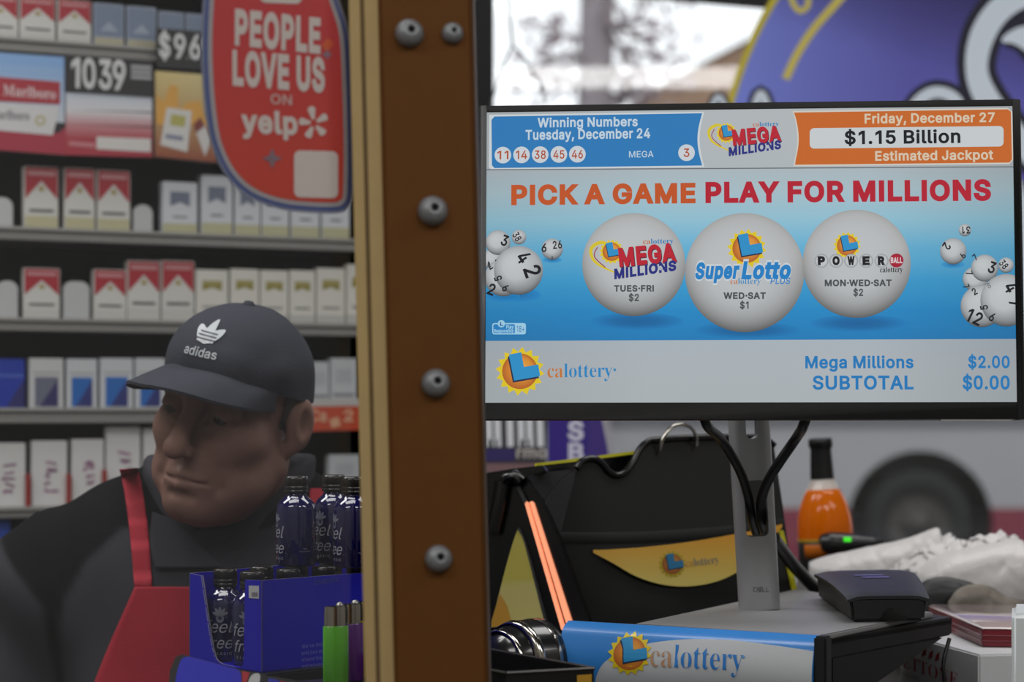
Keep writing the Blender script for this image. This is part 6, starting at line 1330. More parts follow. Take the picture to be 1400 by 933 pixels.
def make_bottle(loc, ang, label, group, i):
    t = thing('supplement_bottle', loc, label, 'bottle', group); M = Matrix.Translation(loc)
    b = MB(); b.lathe(PROF, COB, M, 40); obj('body', b, t); b = MB(); b.lathe(CPR, CAPM, M, 40); obj('cap', b, t)
    b = MB(); SV = (150, 150, 160)
    def wrap(x, y, a=ang): return M @ Vector(((BR + .0003) * math.cos(a + x / BR), (BR + .0003) * math.sin(a + x / BR), y))
    text_fn(b, wrap, 'feel', -.016, .013, .030, .012, SV, shear=.28, bold=.0); text_fn(b, wrap, 'free', -.014, .013, .014, .0115, SV, shear=.28, bold=.0); 
    text_fn(b, wrap, '.', .0145, .0158, .014, .0015, SV, bold=.0); text_fn(b, wrap, 'CLASSIC', -.011, .012, .0075, .0026, SV, bold=0, track=.18)
    for k in (-2, -1, 0, 1, 2):       # lotus petals and round body of the emblem
        a = k * .62; cx, cy = .0045 * math.sin(a), .0475 + .0045 * math.cos(a); dx, dy = math.sin(a), math.cos(a)
        q = [(cx + dx * .0042 * math.cos(w) - dy * .0016 * math.sin(w), cy + dy * .0042 * math.cos(w) + dx * .0016 * math.sin(w)) for w in [2 * math.pi * s / 10 for s in range(10)]]
        b.fill(wrap, [q], lin((110, 112, 128)))
    b.fill(wrap, [[(.0042 * math.cos(w), .0445 + .0045 * math.sin(w)) for w in [2 * math.pi * s / 14 for s in range(14)]]], lin((92, 94, 112)))
    a2 = ang + 1.75
    text_fn(b, lambda x, y: wrap(x, y, a2), 'CLASSIC', -.006, .006, .0155, .0012, SV, bold=0, track=.1)
    b.fill(lambda x, y: wrap(x, y, a2), [[(-.002, .0185), (.002, .0185), (.002, .0189), (-.002, .0189)]], lin(SV))
    a3 = ang + 2.6
    for k in range(12):
        y = .010 + .0035 * k; L_ = .006 + .002 * math.sin(k * 2.3); b.fill(lambda x, yy: wrap(x, yy, a3), [[(-L_, y), (L_, y), (L_, y + .0007), (-L_, y + .0007)]], lin((96, 98, 116)))
    obj('lettering', b, t, recalc=False)
NM = ['front', 'second', 'third', 'fourth', 'fifth']
for i, u in enumerate((.05, .0955)):
    for j in range(5):
        p = Vector((c0.x, c0.y, zb0 + .0016)) + el * u + es * (.026 + .046 * j)
        make_bottle(p, -1.72 if i == 0 else -1.68, f'small blue black-capped bottle in the display box, {NM[j]} of the {"near" if i == 0 else "far"} row', 'blue bottles in the display box', i)
for px_, (i, j), a, lb in ((405, (1, 2), -2.75, 'small blue bottle standing on the boxed bottles, clear of the plywood'), (456, (1, 3.4), -2.25, 'small blue bottle on the boxed bottles, middle one of the upper three'), (483, (0, 3.3), -2.7, 'small blue bottle on the boxed bottles, half hidden by the plywood edge')):
    Yb = 2.06 if px_ == 405 else (2.10 if px_ == 456 else 2.04); p = W(px_, 560, Yb); p.z = zb0 + .0016 + .0934; make_bottle(p, a, lb, 'blue bottles on top of the boxed ones', 0)
b = MB(); q0 = Vector((c0.x, c0.y, CT + .0005)); g = .012; qs = [q0 - el * g - es * g, q0 + es * (LS_ + g) - el * g, q0 + es * (LS_ + g) + el * (LE + g), q0 + el * (LE + g) - es * g]
b.hexa(qs, [p + Vector((0, 0, zb0 - CT - .001)) for p in qs], mat('riser_black', (20, 20, 22), .4)); tag(obj('riser', b, bevel=.002), 'flat black riser block under the blue display box', 'riser')
# lighters
LC = {'green': (84, 172, 34), 'purple': (92, 40, 122), 'yellow': (168, 150, 30)}
lt_z = 1.244
def lighter(name, px_, Y, ang):
    c = W(px_, 560, Y); c.z = lt_z; M = Matrix.Translation(c) @ Matrix.Rotation(ang, 4, 'Z')
    t = thing('lighter', c, f'{name} disposable lighter with chrome hood standing in the row beside the plywood edge', 'lighter', 'disposable lighters')
    ov = lambda r1, r2, z: [M @ Vector((r1 * math.cos(2 * math.pi * k / 24), r2 * math.sin(2 * math.pi * k / 24), z)) for k in range(24)]
    b = MB(); rings = [ov(.0115, .0062, 0), ov(.0122, .0068, .002), ov(.0122, .0068, .053), ov(.0115, .0062, .054)]; vs = sum(rings, []); fs = [(24 * i + k, 24 * i + (k + 1) % 24, 24 * i + 24 + (k + 1) % 24, 24 * i + 24 + k) for i in range(3) for k in range(24)] + [tuple(range(24))[::-1], tuple(range(72, 96))]
    b.add(vs, fs, mat('lighter_' + name, LC[name], .25, trans=.2, coat=.5), True); o = obj('body', b, t); o.data.set_sharp_from_angle(angle=math.radians(50))
    b = MB(); rings = [ov(.0112, .0063, .0542), ov(.0112, .0064, .066), ov(.0108, .006, .072)]; vs = sum(rings, []); fs = [(24 * i + k, 24 * i + (k + 1) % 24, 24 * i + 24 + (k + 1) % 24, 24 * i + 24 + k) for i in range(2) for k in range(3, 21)]; b.add(vs, fs, CHR, True)
    b.add(rings[0], [tuple(range(24))], CHR); obj('hood', b, t, recalc=False)
    b = MB(); b.lathe([(0, -.003), (.0038, -.003), (.004, 0), (.0038, .003), (0, .003)], mat('spark_wheel', (150, 150, 150), .25, .9), M @ Matrix.Translation((.004, 0, .072)) @ Matrix.Rotation(math.pi / 2, 4, 'X'), 16); obj('spark_wheel', b, t)
    b = MB(); b.box(M @ Vector((.008, 0, .063)), (.006, .007, .014), BLK, M.to_3x3()); obj('button', b, t, bevel=.001)
lighter('green', 459, 1.858, .35); lighter('purple', 480, 1.880, .35); lighter('yellow', 500, 1.905, .35)
lighter_o = [o for o in bpy.data.objects if o.name.startswith('lighter') and o.type == 'EMPTY']
b = MB(); c = W(482, 560, 1.88); b.box((c.x, c.y, (CT + lt_z) / 2), (.10, .055, lt_z - CT - .001), mat('riser_black', (20, 20, 22), .4), Matrix.Rotation(.5, 3, 'Z')); tag(obj('lighter_tray', b, bevel=.002), 'low black tray the disposable lighters stand on', 'tray')
# leaning blue card pack, bottom left
CPo = W(300, 1000, 1.80); QP = Plane(CPo, (1, .06, 0), (0, .25, 1)); fz = lambda x: 999
cp = thing('card_pack', (CPo.x, CPo.y, CT), 'glossy blue pack with red and white stripe leaning at the bottom left', 'pack')
def fl(x):
    lo, hi = 900, 1100
    for _ in range(40):
        m_ = (lo + hi) / 2
        if QP.at(x, m_).z > CT + .001: lo = m_
        else: hi = m_
    return lo
b = MB(); out = [(222, fl(222)), (232, 918), (240, 899), (249, 895), (328, 916), (366, 924), (412, 932), (446, 941), (452, fl(452))]; b.prism(QP, [QP.px(*p) for p in out], -.012, 0, mat('card_pack_black', (26, 26, 30), .3, coat=.5), EDGE); obj('back_card', b, cp)
GBL = attr_mat('gloss_print', False, .25, coat=.6); b = MB()
poly(b, QP, spline([(238, 960), (240, 930), (246, 906), (253, 899), (262, 899)], 3) + [(322, 915)] + spline([(322, 915), (328, 919), (330, 930), (330, 960)], 3), (28, 32, 186), .0006, GBL)
poly(b, QP, [(331, 918), (341, 920), (337, 935), (334, 960), (331, 960)], (168, 34, 48), .0006, GBL); poly(b, QP, spline([(340, 958), (339, 935), (345, 923), (354, 921)], 3) + [(356, 925), (352, 960)], (186, 188, 190), .0008, GBL)
poly(b, QP, [(367, 928), (380, 930), (384, 935), (384, 960), (364, 960)], (36, 40, 160), .0006, GBL); poly(b, QP, [(384, 931), (392, 934), (392, 960), (386, 960)], (168, 34, 48), .0006, GBL); obj('printed_face', b, cp, recalc=False)

# ------------------------------------------------------------------ the clerk
def surfnet(val, xs, ys, zs):
    s = val < 0; nx, ny, nz = val.shape
    c = [s[i:nx - 1 + i, j:ny - 1 + j, k:nz - 1 + k] for i in (0, 1) for j in (0, 1) for k in (0, 1)]
    cnt = sum(a.astype(np.int8) for a in c); act = np.argwhere((cnt > 0) & (cnt < 8))
    I, J, K_ = act.T; acc = np.zeros((len(act), 3)); num = np.zeros(len(act)); A = (xs, ys, zs)
    for ax in range(3):
        o1, o2 = [a for a in range(3) if a != ax]
        for p in (0, 1):
            for q in (0, 1):
                st = [I.copy(), J.copy(), K_.copy()]; st[o1] = st[o1] + p; st[o2] = st[o2] + q; en = [a.copy() for a in st]; en[ax] = en[ax] + 1
                v0 = val[tuple(st)]; v1 = val[tuple(en)]; m = (v0 < 0) != (v1 < 0); t = np.where(m, v0 / np.where(m, v0 - v1, 1), 0)
                P = np.stack([A[a][st[a]] for a in range(3)], 1).astype(float); P[:, ax] += t * (A[ax][en[ax]] - A[ax][st[ax]])
                acc += P * m[:, None]; num += m
    V = acc / num[:, None]; idx = -np.ones((nx - 1, ny - 1, nz - 1), np.int64); idx[I, J, K_] = np.arange(len(act)); Fs = []
    for ax in range(3):
        o1, o2 = [(1, 2), (2, 0), (0, 1)][ax]
        sl0 = [slice(None)] * 3; sl1 = [slice(None)] * 3; sl0[ax] = slice(0, -1); sl1[ax] = slice(1, None)
        d = np.argwhere(s[tuple(sl0)] != s[tuple(sl1)]); n_ = val.shape
        d = d[(d[:, o1] > 0) & (d[:, o1] < n_[o1] - 1) & (d[:, o2] > 0) & (d[:, o2] < n_[o2] - 1)]
        def cell(a, b_):
            e = d.copy(); e[:, o1] += a; e[:, o2] += b_; return idx[tuple(e.T)]
        q = np.stack([cell(-1, -1), cell(0, -1), cell(0, 0), cell(-1, 0)], 1); fl_ = ~s[tuple(d.T)]; q[fl_] = q[fl_][:, ::-1]; Fs.append(q)
    return V, np.concatenate(Fs)
def ax_(a, fine, b, sf, sc):     # grid axis, fine in the middle
    lo, hi = fine; return np.concatenate([np.arange(a, lo - sc * .5, sc), np.arange(lo, hi, sf), np.arange(hi + sc * .5, b, sc)]).astype(np.float32)
def smin(a, b, k): h = np.maximum(k - np.abs(a - b), 0) / k; return np.minimum(a, b) - h * h * k * .25
def smax(a, b, k): return -smin(-a, -b, k)
def ell(p, c, r):
    x, y, z = [(p[i] - c[i]) for i in range(3)]; k0 = np.sqrt((x / r[0]) ** 2 + (y / r[1]) ** 2 + (z / r[2]) ** 2); k1 = np.sqrt((x / r[0] ** 2) ** 2 + (y / r[1] ** 2) ** 2 + (z / r[2] ** 2) ** 2); return k0 * (k0 - 1) / np.maximum(k1, 1e-6)
def cap_(p, a, b, ra, rb):
    ab = [b[i] - a[i] for i in range(3)]; L = sum(v * v for v in ab); t = np.clip(sum((p[i] - a[i]) * ab[i] for i in range(3)) / L, 0, 1)
    return np.sqrt(sum((p[i] - a[i] - ab[i] * t) ** 2 for i in range(3))) - (ra + (rb - ra) * t)
# head frame: lateral, forward, up
yaw, pit, rol, HS = math.radians(-22), math.radians(13), math.radians(13), 1.06
hx = Vector((math.cos(yaw), math.sin(yaw), 0)); hy = Vector((math.sin(-yaw) * -1, -math.cos(yaw), 0)); hz = Vector((0, 0, 1))
hy, hz = hy * math.cos(pit) - hz * math.sin(pit), hz * math.cos(pit) + hy * math.sin(pit)
def roll(v): return Vector((v.x * math.cos(rol) + v.z * math.sin(rol), v.y, -v.x * math.sin(rol) + v.z * math.cos(rol)))
hx, hy, hz = roll(hx), roll(hy), roll(hz)
HC = W(265, 567, 2.27) - hy * .085 * HS
def h2w(x, y, z): return HC + (hx * x + hy * y + hz * z) * HS
def headf(P):
    d0 = [P[i] - HC[i] for i in range(3)]; x, y, z = (sum(d0[i] * v[i] for i in range(3)) / HS for v in (hx, hy, hz))
    p = (np.abs(x), y, z)
    d = ell(p, (0, -.010, .028), (.070, .086, .080))
    d = smin(d, ell(p, (0, .030, -.046), (.061, .060, .064)), .03)
    d = smin(d, ell(p, (.036, .050, -.026), (.029, .032, .026)), .022)
    d = smin(d, cap_(p, (.051, .002, -.060), (.014, .066, -.102), .021, .020), .028)
    d = smin(d, ell(p, (0, .078, -.100), (.021, .016, .015)), .022)
    d = smin(d, ell(p, (.043, .040, -.078), (.022, .030, .024)), .022)
    d = smin(d, ell(p, (0, .020, -.108), (.040, .045, .022)), .03)
    d = smin(d, cap_(p, (.006, .084, .022), (.043, .071, .022), .0115, .009), .012)
    d = smax(d, -ell(p, (.031, .097, .003), (.021, .021, .0125)), .012)
    d = smin(d, ell(p, (.031, .071, .0045), (.017, .0155, .0125)), .005)
    d = smax(d, -cap_(p, (.018, .0885, .0005), (.043, .078, .000), .0010, .0009), .0018)
    d = smin(d, cap_(p, (.020, .084, -.0115), (.042, .075, -.011), .0055, .0045), .006)
    d = smin(d, cap_(p, (0, .085, .014), (0, .112, -.028), .0080, .0112), .014)
    d = smin(d, ell(p, (0, .116, -.034), (.0118, .0120, .0105)), .010)
    d = smin(d, ell(p, (.0130, .103, -.037), (.0075, .010, .008)), .006)
    d = smax(d, -ell(p, (.0072, .110, -.0465), (.0042, .006, .004)), .003)
    d = smin(d, ell(p, (0, .076, -.068), (.031, .022, .024)), .016)
    d = smin(d, cap_(p, (0, .0985, -.0635), (.024, .085, -.070), .0052, .003), .006)
    d = smin(d, cap_(p, (0, .0985, -.0755), (.021, .086, -.0735), .0062, .003), .006)
    d = smax(d, -cap_(p, (0, .105, -.0692), (.028, .087, -.0725), .0022, .0014), .003)
    d = smax(d, -cap_(p, (.020, .101, -.036), (.039, .081, -.076), .0045, .0030), .012)
    d = smax(d, -cap_(p, (.0, .100, -.088), (.014, .094, -.089), .0025, .001), .008)
    e = ell((p[0] - .25 * (p[1] + .012) * -1, p[1], p[2] + 0 * p[0]), (.0755, -.014, -.010), (.0085, .019, .031))
    e = smax(e, -ell(p, (.087, -.011, -.008), (.009, .011, .019)), .004)
    e = smin(e, ell(p, (.071, -.005, -.037), (.006, .008, .010)), .008)
    d = smin(d, e, .006)
    return d * HS
BX, BYc = -.36, 2.475
def torsof(P, arms=True):
    p = (np.abs(P[0] - BX), P[1], P[2])
    d = ell(p, (0, BYc, 1.18), (.19, .115, .25))
    d = smin(d, ell(p, (0, BYc - .015, .98), (.185, .135, .2)), .06)
    d = smin(d, ell(p, (0, BYc, .85), (.175, .12, .14)), .06)
    d = smin(d, cap_(p, (0, BYc + .005, 1.32), (.205, BYc, 1.290), .07, .064), .06)
    d = smin(d, cap_(p, (.03, BYc + .005, 1.375), (.13, BYc, 1.325), .052, .05), .05)
    if arms:
        d = smin(d, cap_(p, (.212, BYc, 1.28), (.262, BYc + .01, 1.02), .056, .045), .04); d = smin(d, cap_(p, (.255, BYc + .01, 1.02), (.265, BYc - .09, .80), .043, .029), .02)
    return d
nk0 = h2w(0, -.028, -.07)
def bodyf(P):
    d = torsof(P)
    d = smin(d, cap_(P, tuple(nk0), (BX, BYc + .005, 1.36), .056, .066), .03)
    p = (np.abs(P[0] - BX), P[1], P[2])
    d = smin(d, cap_(p, (.09, BYc, .84), (.095, BYc + .005, .48), .085, .058), .05); d = smin(d, cap_(p, (.095, BYc + .005, .48), (.095, BYc + .02, .09), .056, .040), .03)
    d = smin(d, cap_(p, (.095, BYc + .03, .05), (.105, BYc - .14, .035), .042, .03), .03)
    d = smin(d, ell(p, (.268, BYc - .115, .745), (.016, .038, .048)), .02)
    for k, (L, yo) in enumerate(((.075, -.150), (.085, -.127), (.08, -.104), (.062, -.082))): d = smin(d, cap_(p, (.268, BYc + yo, .715), (.262, BYc + yo - .012, .715 - L), .0095, .008), .006)
    d = smin(d, cap_(p, (.262, BYc - .15, .755), (.245, BYc - .178, .70), .011, .0085), .008)
    return d
def grid(f, xs, ys, zs): return f(np.meshgrid(xs, ys, zs, indexing='ij'))
xs = ax_(-.74, (HC.x - .125, HC.x + .125), .04, .0024, .010); ys = ax_(2.08, (HC.y - .145, HC.y + .135), 2.66, .0024, .010); zs = ax_(-.02, (HC.z - .15, HC.z + .11), HC.z + .17, .0024, .010)
X = np.meshgrid(xs, ys, zs, indexing='ij'); val = bodyf(X)
i0, i1 = np.searchsorted(xs, HC.x - .15), np.searchsorted(xs, HC.x + .15); j0, j1 = np.searchsorted(ys, HC.y - .165), np.searchsorted(ys, HC.y + .155); k0, k1 = np.searchsorted(zs, HC.z - .18), len(zs)
sub = (slice(i0, i1), slice(j0, j1), slice(k0, k1)); val[sub] = smin(val[sub], headf([a[sub] for a in X]), .02)
V, Fq = surfnet(val, xs, ys, zs)
SKIN = mat('skin', (134, 101, 90), .55, var=.12, bump=.12, scale=70, spec=.35)
b = MB(); b.add([tuple(v) for v in V], [tuple(q) for q in Fq.tolist()], SKIN, True)
person = thing('person', (BX, BYc, 0), 'man in dark cap, grey and black jacket and red apron, looking left behind the glass', 'person')
obj('body', b, person, recalc=False)
# eyes, brows, hair
b = MB()
for s in (-1, 1):
    c = h2w(s * .031, .0755, .0015); M = Matrix.Translation(c) @ (hy * .97 + hx * -.22).to_track_quat('Z', 'Y').to_matrix().to_4x4()
    e = MB(); e.lathe([(.0115 * math.sin(a), .0115 * math.cos(a)) for a in np.linspace(0.0, 2.2, 14)], mat('shaded_eye_white', (74, 62, 56), .4), M, 20)  # eyeball coloured dark to paint the shade under the brim
    e.lathe([(.0, .01195), (.002, .0119), (.0055, .01065)], mat('iris_brown', (34, 24, 20), .15), M, 16); obj('eye', e, person)
HAIRM = mat('hair_grey', (74, 70, 68), .7, var=.35, scale=400, bump=.6)
for s in (-1, 1):
    e = MB(); pts = [h2w(s * x, y + .0035, z - .002) for x, y, z in ((.011, .0915, .026), (.022, .0895, .031), (.034, .0835, .032), (.045, .0735, .027))]; e.tube(spline([tuple(p) for p in pts], 5), [.0016 + .0026 * math.sin(math.pi * (i + 2) / 19) for i in range(16)], HAIRM, 8, flat=1.3); obj('eyebrow', e, person)
b = MB(); vs = []; fs = []; na, nz_ = 40, 10
for i in range(na + 1):
    a = math.radians(-15 + -0 + (210) * i / na) ; ca, sa = math.cos(a), -math.sin(a)      # around the back from ear to ear
    for k in range(nz_ + 1):
        z = .045 - (.085 if abs(math.sin(a)) > .5 else .075) * k / nz_; f = math.sqrt(max(.05, 1 - ((z - .028) / .084) ** 2)); th = .0035 * math.sin(math.pi * (k + 1) / (nz_ + 2)) + .0008
        p = h2w((.070 + th) * f * ca, -.010 + (.086 + th) * f * sa, z); c = noise.noise(p * 160) * .0012; vs.append(p + (p - HC).normalized() * c)
fs = [(i * (nz_ + 1) + k, (i + 1) * (nz_ + 1) + k, (i + 1) * (nz_ + 1) + k + 1, i * (nz_ + 1) + k + 1) for i in range(na) for k in range(nz_)]; b.add(vs, fs, HAIRM, True); obj('hair', b, person)
# jacket
NC = (BX + .005, BYc - .02)
def collarf(P):
    x = P[0] - NC[0] - .10 * (P[2] - 1.36); y = P[1] - NC[1]; r = np.sqrt((x / 1.18) ** 2 + y ** 2); fr = np.clip(-y / .09, -1, 1)
    rr = .082 + .05 * np.clip(1.40 - P[2], 0, 1); d = np.abs(r - rr) - .0075
    d = smax(d, P[2] - (1.445 - .050 * np.clip(fr, 0, 1) ** 1.5), .008); d = smax(d, 1.30 - P[2], .01); gap = np.abs(x + .01) - np.clip((1.46 - P[2]), 0, .2) * .0 - .012 - .25 * np.clip(P[2] - 1.33, 0, 1)
    return smax(d, -np.maximum(gap * 0 - gap, -9) * np.where(y < 0, 1, 0) - np.where(y < 0, 0, 9) if False else np.where(y < 0, .012 + .30 * np.clip(P[2] - 1.33, 0, 1) - np.abs(x), -9), .006)
def jackf(P):
    d = torsof(P) - .016
    fold = .005 * np.sin(P[2] * 42 + 3 * np.sin(P[0] * 20)) * np.clip((np.abs(P[0] - BX) - .14) / .08, 0, 1) + .003 * np.sin(P[0] * 60 + P[2] * 25)
    d = d + fold * .8
    d = smax(d, .74 - P[2], .01); x = P[0] - BX
    d = smax(d, -(np.sqrt((x / 1.1) ** 2 + (P[1] - NC[1]) ** 2) - .066 + .25 * np.clip(1.40 - P[2], -1, 1)), .012)
    return d
xs = np.arange(-.72, .02, .007, dtype=np.float32); ys = np.arange(2.27, 2.66, .007, dtype=np.float32); zs = np.arange(.70, 1.50, .007, dtype=np.float32)
V, Fq = surfnet(grid(jackf, xs, ys, zs), xs, ys, zs)
JG = mat('jacket_grey', (52, 52, 58), .9, var=.12, bump=.25, scale=250, spec=.2); JB = mat('jacket_black', (20, 22, 24), .9, var=.12, bump=.2, scale=250, spec=.2)
jl = MB(); Vw = [Vector(v) for v in V]
yoke_and_shade = [(-60, 700), (0, 748), (67, 825), (80, 960), (90, 960), (90, 850), (98, 815), (126, 766), (160, 734), (176, 720), (420, 720), (460, 750), (520, 825), (530, 960), (540, 960), (545, 825), (640, 700), (640, 500), (-60, 500)]  # black shoulder panel; narrow strips down the armpits paint their shade
def ydist(c):
    px_ = 700 + c.x / 2.42 * F; py_ = HY - (c.z - CZ) / 2.42 * F; best = 1e9
    for (ax1, ay1), (bx1_, by1) in zip(yoke_and_shade, yoke_and_shade[1:] + yoke_and_shade[:1]):
        ex, ey = bx1_ - ax1, by1 - ay1; t = max(0, min(1, ((px_ - ax1) * ex + (py_ - ay1) * ey) / (ex * ex + ey * ey))); best = min(best, math.hypot(px_ - ax1 - ex * t, py_ - ay1 - ey * t))
    return max(0, min(1, .5 + (best if inside((px_, py_), yoke_and_shade) else -best) / 9))
JGc, JBc = lin((57, 57, 63)), lin((14, 15, 17)); mixv = [ydist(c) for c in Vw]
JAC = attr_mat('jacket_cloth', False, .95, spec=.12)
jl.add(Vw, [tuple(q) for q in Fq.tolist()], JAC, True, None, [tuple(g * (1 - t) + k * t for g, k in zip(JGc, JBc)) for t in mixv])
jk = obj('jacket', jl, person, recalc=False, weld=True)
xs = np.arange(-.52, -.19, .0045, dtype=np.float32); ys = np.arange(2.30, 2.62, .0045, dtype=np.float32); zs = np.arange(1.28, 1.48, .0045, dtype=np.float32)
V2, F2 = surfnet(grid(collarf, xs, ys, zs), xs, ys, zs); b = MB(); b.add([tuple(v) for v in V2], [tuple(q) for q in F2.tolist()], JG, True); obj('collar', b, jk, recalc=False)
# shirt at the throat, trousers, shoes
def trouf(P):
    p = (np.abs(P[0] - BX), P[1], P[2]); d = ell(p, (0, BYc, .85), (.19, .135, .15)); d = smin(d, cap_(p, (.09, BYc, .84), (.095, BYc + .005, .48), .1, .075), .05); d = smin(d, cap_(p, (.095, BYc + .005, .48), (.095, BYc + .02, .07), .075, .065), .03)
    return smax(smax(d, P[2] - .92, .01), .05 - P[2], .01)
xs = np.arange(-.62, -.1, .014, dtype=np.float32); ys = np.arange(2.28, 2.68, .014, dtype=np.float32); zs = np.arange(.02, .98, .014, dtype=np.float32)
V3, F3 = surfnet(grid(trouf, xs, ys, zs), xs, ys, zs); b = MB(); b.add([tuple(v) for v in V3], [tuple(q) for q in F3.tolist()], mat('dark_trousers', (30, 32, 38), .85), True); obj('trousers', b, person, recalc=False)
for s in (-1, 1):
    sh = lambda P: smax(smin(cap_(P, (BX + s * .095, BYc + .03, .055), (BX + s * .107, BYc - .15, .04), .054, .042), cap_(P, (BX + s * .095, BYc + .03, .055), (BX + s * .095, BYc + .025, .10), .05, .05), .02), .002 - P[2], .006)
    xs = np.arange(BX + s * .1 - .09, BX + s * .1 + .09, .01, dtype=np.float32); ys = np.arange(2.25, 2.6, .01, dtype=np.float32); zs = np.arange(-.02, .18, .01, dtype=np.float32)
    V4, F4 = surfnet(grid(sh, xs, ys, zs), xs, ys, zs); b = MB(); b.add([tuple(v) for v in V4], [tuple(q) for q in F4.tolist()], BLK, True); obj('shoe', b, person, recalc=False)
# apron, laid on the jacket
APR = mat('apron_red', (158, 24, 44), .8, var=.06, bump=.3, scale=500)
allV = Vw + [Vector(v) for v in V2]; off_ = len(Vw)
bvh = BVHTree.FromPolygons(allV, [tuple(q) for q in Fq.tolist()] + [tuple(i + off_ for i in q) for q in F2.tolist()])
bvj = BVHTree.FromPolygons(Vw, [tuple(q) for q in Fq.tolist()])
def cloth(L, R, nu, nv, name, parent, tree=None, yfall=2.40, lift=.004, m_=None):
    L = spline(L, 6); R = spline(R, 6); n = len(L); rows = [int(round(i * (n - 1) / nv)) for i in range(nv + 1)]; vs = []; C0 = Vector((0, 0, CZ))
    for r in rows:
        for k in range(nu + 1):
            t = k / nu; x = L[r][0] * (1 - t) + R[r][0] * t; y = L[r][1] * (1 - t) + R[r][1] * t
            d = Vector(((x - 700) / F, 1, -(y - HY) / F)).normalized(); h = (tree or bvj).ray_cast(C0, d)
            vs.append((h[0] - d * lift) if h[0] is not None else C0 + d * ((vs[-1] - C0).length if vs else yfall))
    m = nu + 1; b = MB(); fs = [(i * m + k, i * m + k + 1, (i + 1) * m + k + 1, (i + 1) * m + k) for i in range(nv) for k in range(nu)]
    for _ in range(3):           # relax
        new = [p.copy() for p in vs]
        for i in range(nv + 1):
            for k in range(1, nu): new[i * m + k] = (vs[i * m + k] * 2 + vs[i * m + k - 1] + vs[i * m + k + 1]) / 4
        vs = new
    n0 = len(vs); bk = [p + Vector((0, .0025, 0)) for p in vs]; rg = [k for k in range(m)] + [i * m + nu for i in range(1, nv + 1)] + [nv * m + k for k in range(nu - 1, -1, -1)] + [i * m for i in range(nv - 1, 0, -1)]
    b.add(vs + bk, fs + [tuple(i + n0 for i in reversed(f)) for f in fs] + [(rg[i], rg[(i + 1) % len(rg)], rg[(i + 1) % len(rg)] + n0, rg[i] + n0) for i in range(len(rg))], m_ or APR, True)
    return obj(name, b, parent)
ap = cloth([(184, 803), (172, 830), (150, 880), (128, 936), (108, 1000), (100, 1080)], [(402, 803), (414, 830), (440, 880), (466, 936), (486, 1000), (494, 1080)], 34, 30, 'apron', person, lift=.006)
cloth([(163, 642), (168, 662), (174, 700), (179, 745), (184, 806)], [(188, 640), (193, 662), (199, 700), (204, 745), (208, 806)], 6, 30, 'apron_strap', ap, bvh, lift=.005)
cloth([(424, 668), (420, 700), (408, 745), (384, 806)], [(444, 668), (440, 700), (430, 745), (404, 806)], 6, 30, 'apron_strap', ap, bvh, lift=.005)
FLAP = mat('collar_cloth', (54, 54, 62), .9, var=.1, bump=.25, scale=250, spec=.2)
cloth([(208, 700), (206, 728), (206, 752), (212, 777)], [(238, 712), (262, 735), (286, 758), (304, 776)], 14, 14, 'collar_flap', jk, bvh, lift=.009, m_=FLAP)
cloth([(376, 716), (356, 738), (336, 758), (318, 778)], [(408, 704), (412, 730), (412, 754), (406, 778)], 14, 14, 'collar_flap', jk, bvh, lift=.009, m_=FLAP)
# cap
CAPC = mat('cap_cloth', (56, 58, 67), .9, var=.12, bump=.3, scale=350, spec=.2); CRX, CRY, CCY = .080, .093, -.004
def zbase(a): return .020 + .024 * math.sin(a)             # a = 90 degrees at the front
def crown(a, t, add=0.0):
    zb_ = zbase(a); zt_ = .113; f = (1 - t ** 2.3) ** (1 / 2.1) * (1.0 + .02 * math.sin(math.pi * t)); z = zb_ + (zt_ - zb_) * t
    sm = 0
    for s in range(6):
        dlt = abs((a - math.radians(90 + 60 * s) + math.pi) % (2 * math.pi) - math.pi); sm -= .0012 * math.exp(-(dlt / .035) ** 2) if t < .97 else 0
    p = Vector(((CRX + add + sm) * f * math.cos(a), CCY + (CRY + add + sm) * f * math.sin(a), z + add * t))
    return p + Vector((1, 1, 1)) * (noise.noise(p * 28 + Vector((3, 1, 7))) * .0028 * min(1, 2 * (1 - t)))
b = MB(); NA, NT = 72, 26; loc = []
for k in range(NT + 1):
    for i in range(NA): loc.append(crown(2 * math.pi * i / NA, min(.9995, (k / NT) ** .9)))
fs = [(k * NA + i, k * NA + (i + 1) % NA, (k + 1) * NA + (i + 1) % NA, (k + 1) * NA + i) for k in range(NT) for i in range(NA)]
b.add([h2w(*p) for p in loc], fs, CAPC, True)
inn = [crown(2 * math.pi * i / NA, 0.0) for i in range(NA)]; inn2 = [Vector((p.x * .965, CCY + (p.y - CCY) * .965, p.z + .012)) for p in inn]
b.add([h2w(*p) for p in inn + inn2], [(i, NA + i, NA + (i + 1) % NA, (i + 1) % NA) for i in range(NA)], CAPC, True)
capo = obj('cap', b, person, recalc=False)
b = MB(); b.lathe([(.0, .006), (.005, .005), (.0075, .001), (.007, -.002)], CAPC, Matrix.Translation(h2w(0, CCY, .1115)) @ hz.to_track_quat('Z', 'Y').to_matrix().to_4x4(), 20); obj('cap_button', b, capo)
b = MB(); ns, nr = 44, 14; vs = []
for i in range(ns + 1):
    s = -1 + 2 * i / ns; a = math.radians(96 - s * 70); ip = crown(a, 0.02)
    for k in range(nr + 1):
        r = k / nr; L = .084 * max(0.0, math.cos(s * math.pi / 2)) ** .62
        p = Vector((ip.x * (1 + .10 * r * math.cos(s * math.pi / 2)), ip.y + L * r, ip.z - 3.3 * (ip.x ** 2) * (0.35 + .65 * r) + .006 - .004 * r - .003 * r * r)); vs.append(p)
m = nr + 1; fs = [(i * m + k, i * m + k + 1, (i + 1) * m + k + 1, (i + 1) * m + k) for i in range(ns) for k in range(nr)]
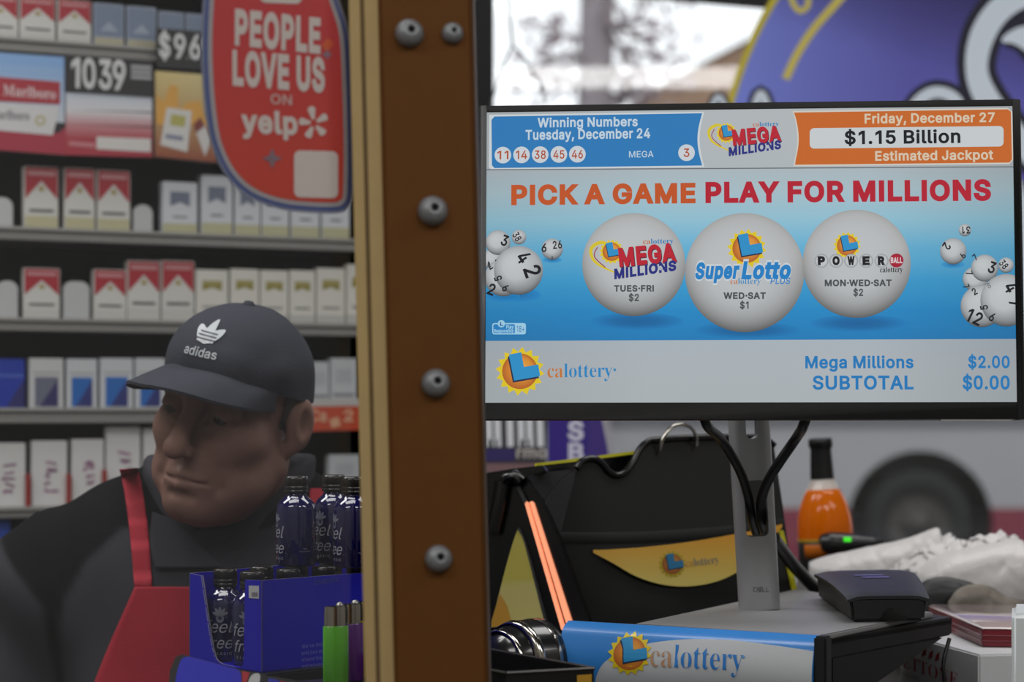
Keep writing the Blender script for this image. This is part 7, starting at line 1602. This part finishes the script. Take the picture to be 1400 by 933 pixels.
top_ = [h2w(*p) for p in vs]; low = [h2w(p.x, p.y, p.z - .0032) for p in vs]; n0 = len(vs); rg = [i * m + nr for i in range(ns + 1)]
b.add(top_, fs, CAPC, True); b.add(low, [tuple(reversed(f)) for f in fs], mat('brim_under', (36, 37, 42), .85), True); b.add([top_[i] for i in rg] + [low[i] for i in rg], [(i, i + 1, len(rg) + i + 1, len(rg) + i) for i in range(len(rg) - 1)], CAPC)
obj('brim', b, capo)
lb_ = BVHTree.FromPolygons(loc, fs if False else [(k * NA + i, k * NA + (i + 1) % NA, (k + 1) * NA + (i + 1) % NA, (k + 1) * NA + i) for k in range(NT) for i in range(NA)])
def onc(x, z):
    e = (z - .05) / .072; w = x / .085; dv = Vector((math.sin(w) * math.cos(e), math.cos(w) * math.cos(e), math.sin(e))); o_ = Vector((0, CCY + .012, .05))
    h = lb_.ray_cast(o_, dv); p = (h[0] if h[0] is not None else o_ + dv * .085) + dv * .0012; return h2w(*p)
b = MB(); WL = (176, 182, 188); lz = .082
for ang, Ls, ws in ((0, .0165, .0070), (-.92, .0150, .0064), (.92, .0150, .0064)):
    q = []; 
    for s in range(20):
        w = 2 * math.pi * s / 20; l = Ls * math.cos(w); wd_ = ws * math.sin(w) * (1 - .25 * math.cos(w)); q.append((math.sin(ang) * (l + .013) + math.cos(ang) * wd_, lz + math.cos(ang) * (l + .013) - math.sin(ang) * wd_ - (.002 if ang else 0)))
    b.fill(onc, [q], lin(WL))
q = [(-.0125, lz + .012), (.0125, lz + .012), (.0115, lz - .0035), (0, lz - .006), (-.0115, lz - .0035)]; b.fill(onc, [q], lin(WL))
obj('emblem', b, capo, recalc=False)
b = MB()
for k in range(3):
    z = lz - .001 + .0042 * k; b.fill(lambda x, y: onc(x, y) + hy * .0008, [[(-.0135, z), (-.006, z), (.006, z), (.0135, z), (.0135, z + .0013), (.006, z + .0013), (-.006, z + .0013), (-.0135, z + .0013)]], lin((52, 55, 66)))
obj('emblem_stripe', b, capo, recalc=False)
b = MB(); text_fn(b, onc, 'adidas', -.0215, .0215, lz - .019, .0085, WL, bold=.02); obj('lettering', b, capo, recalc=False)
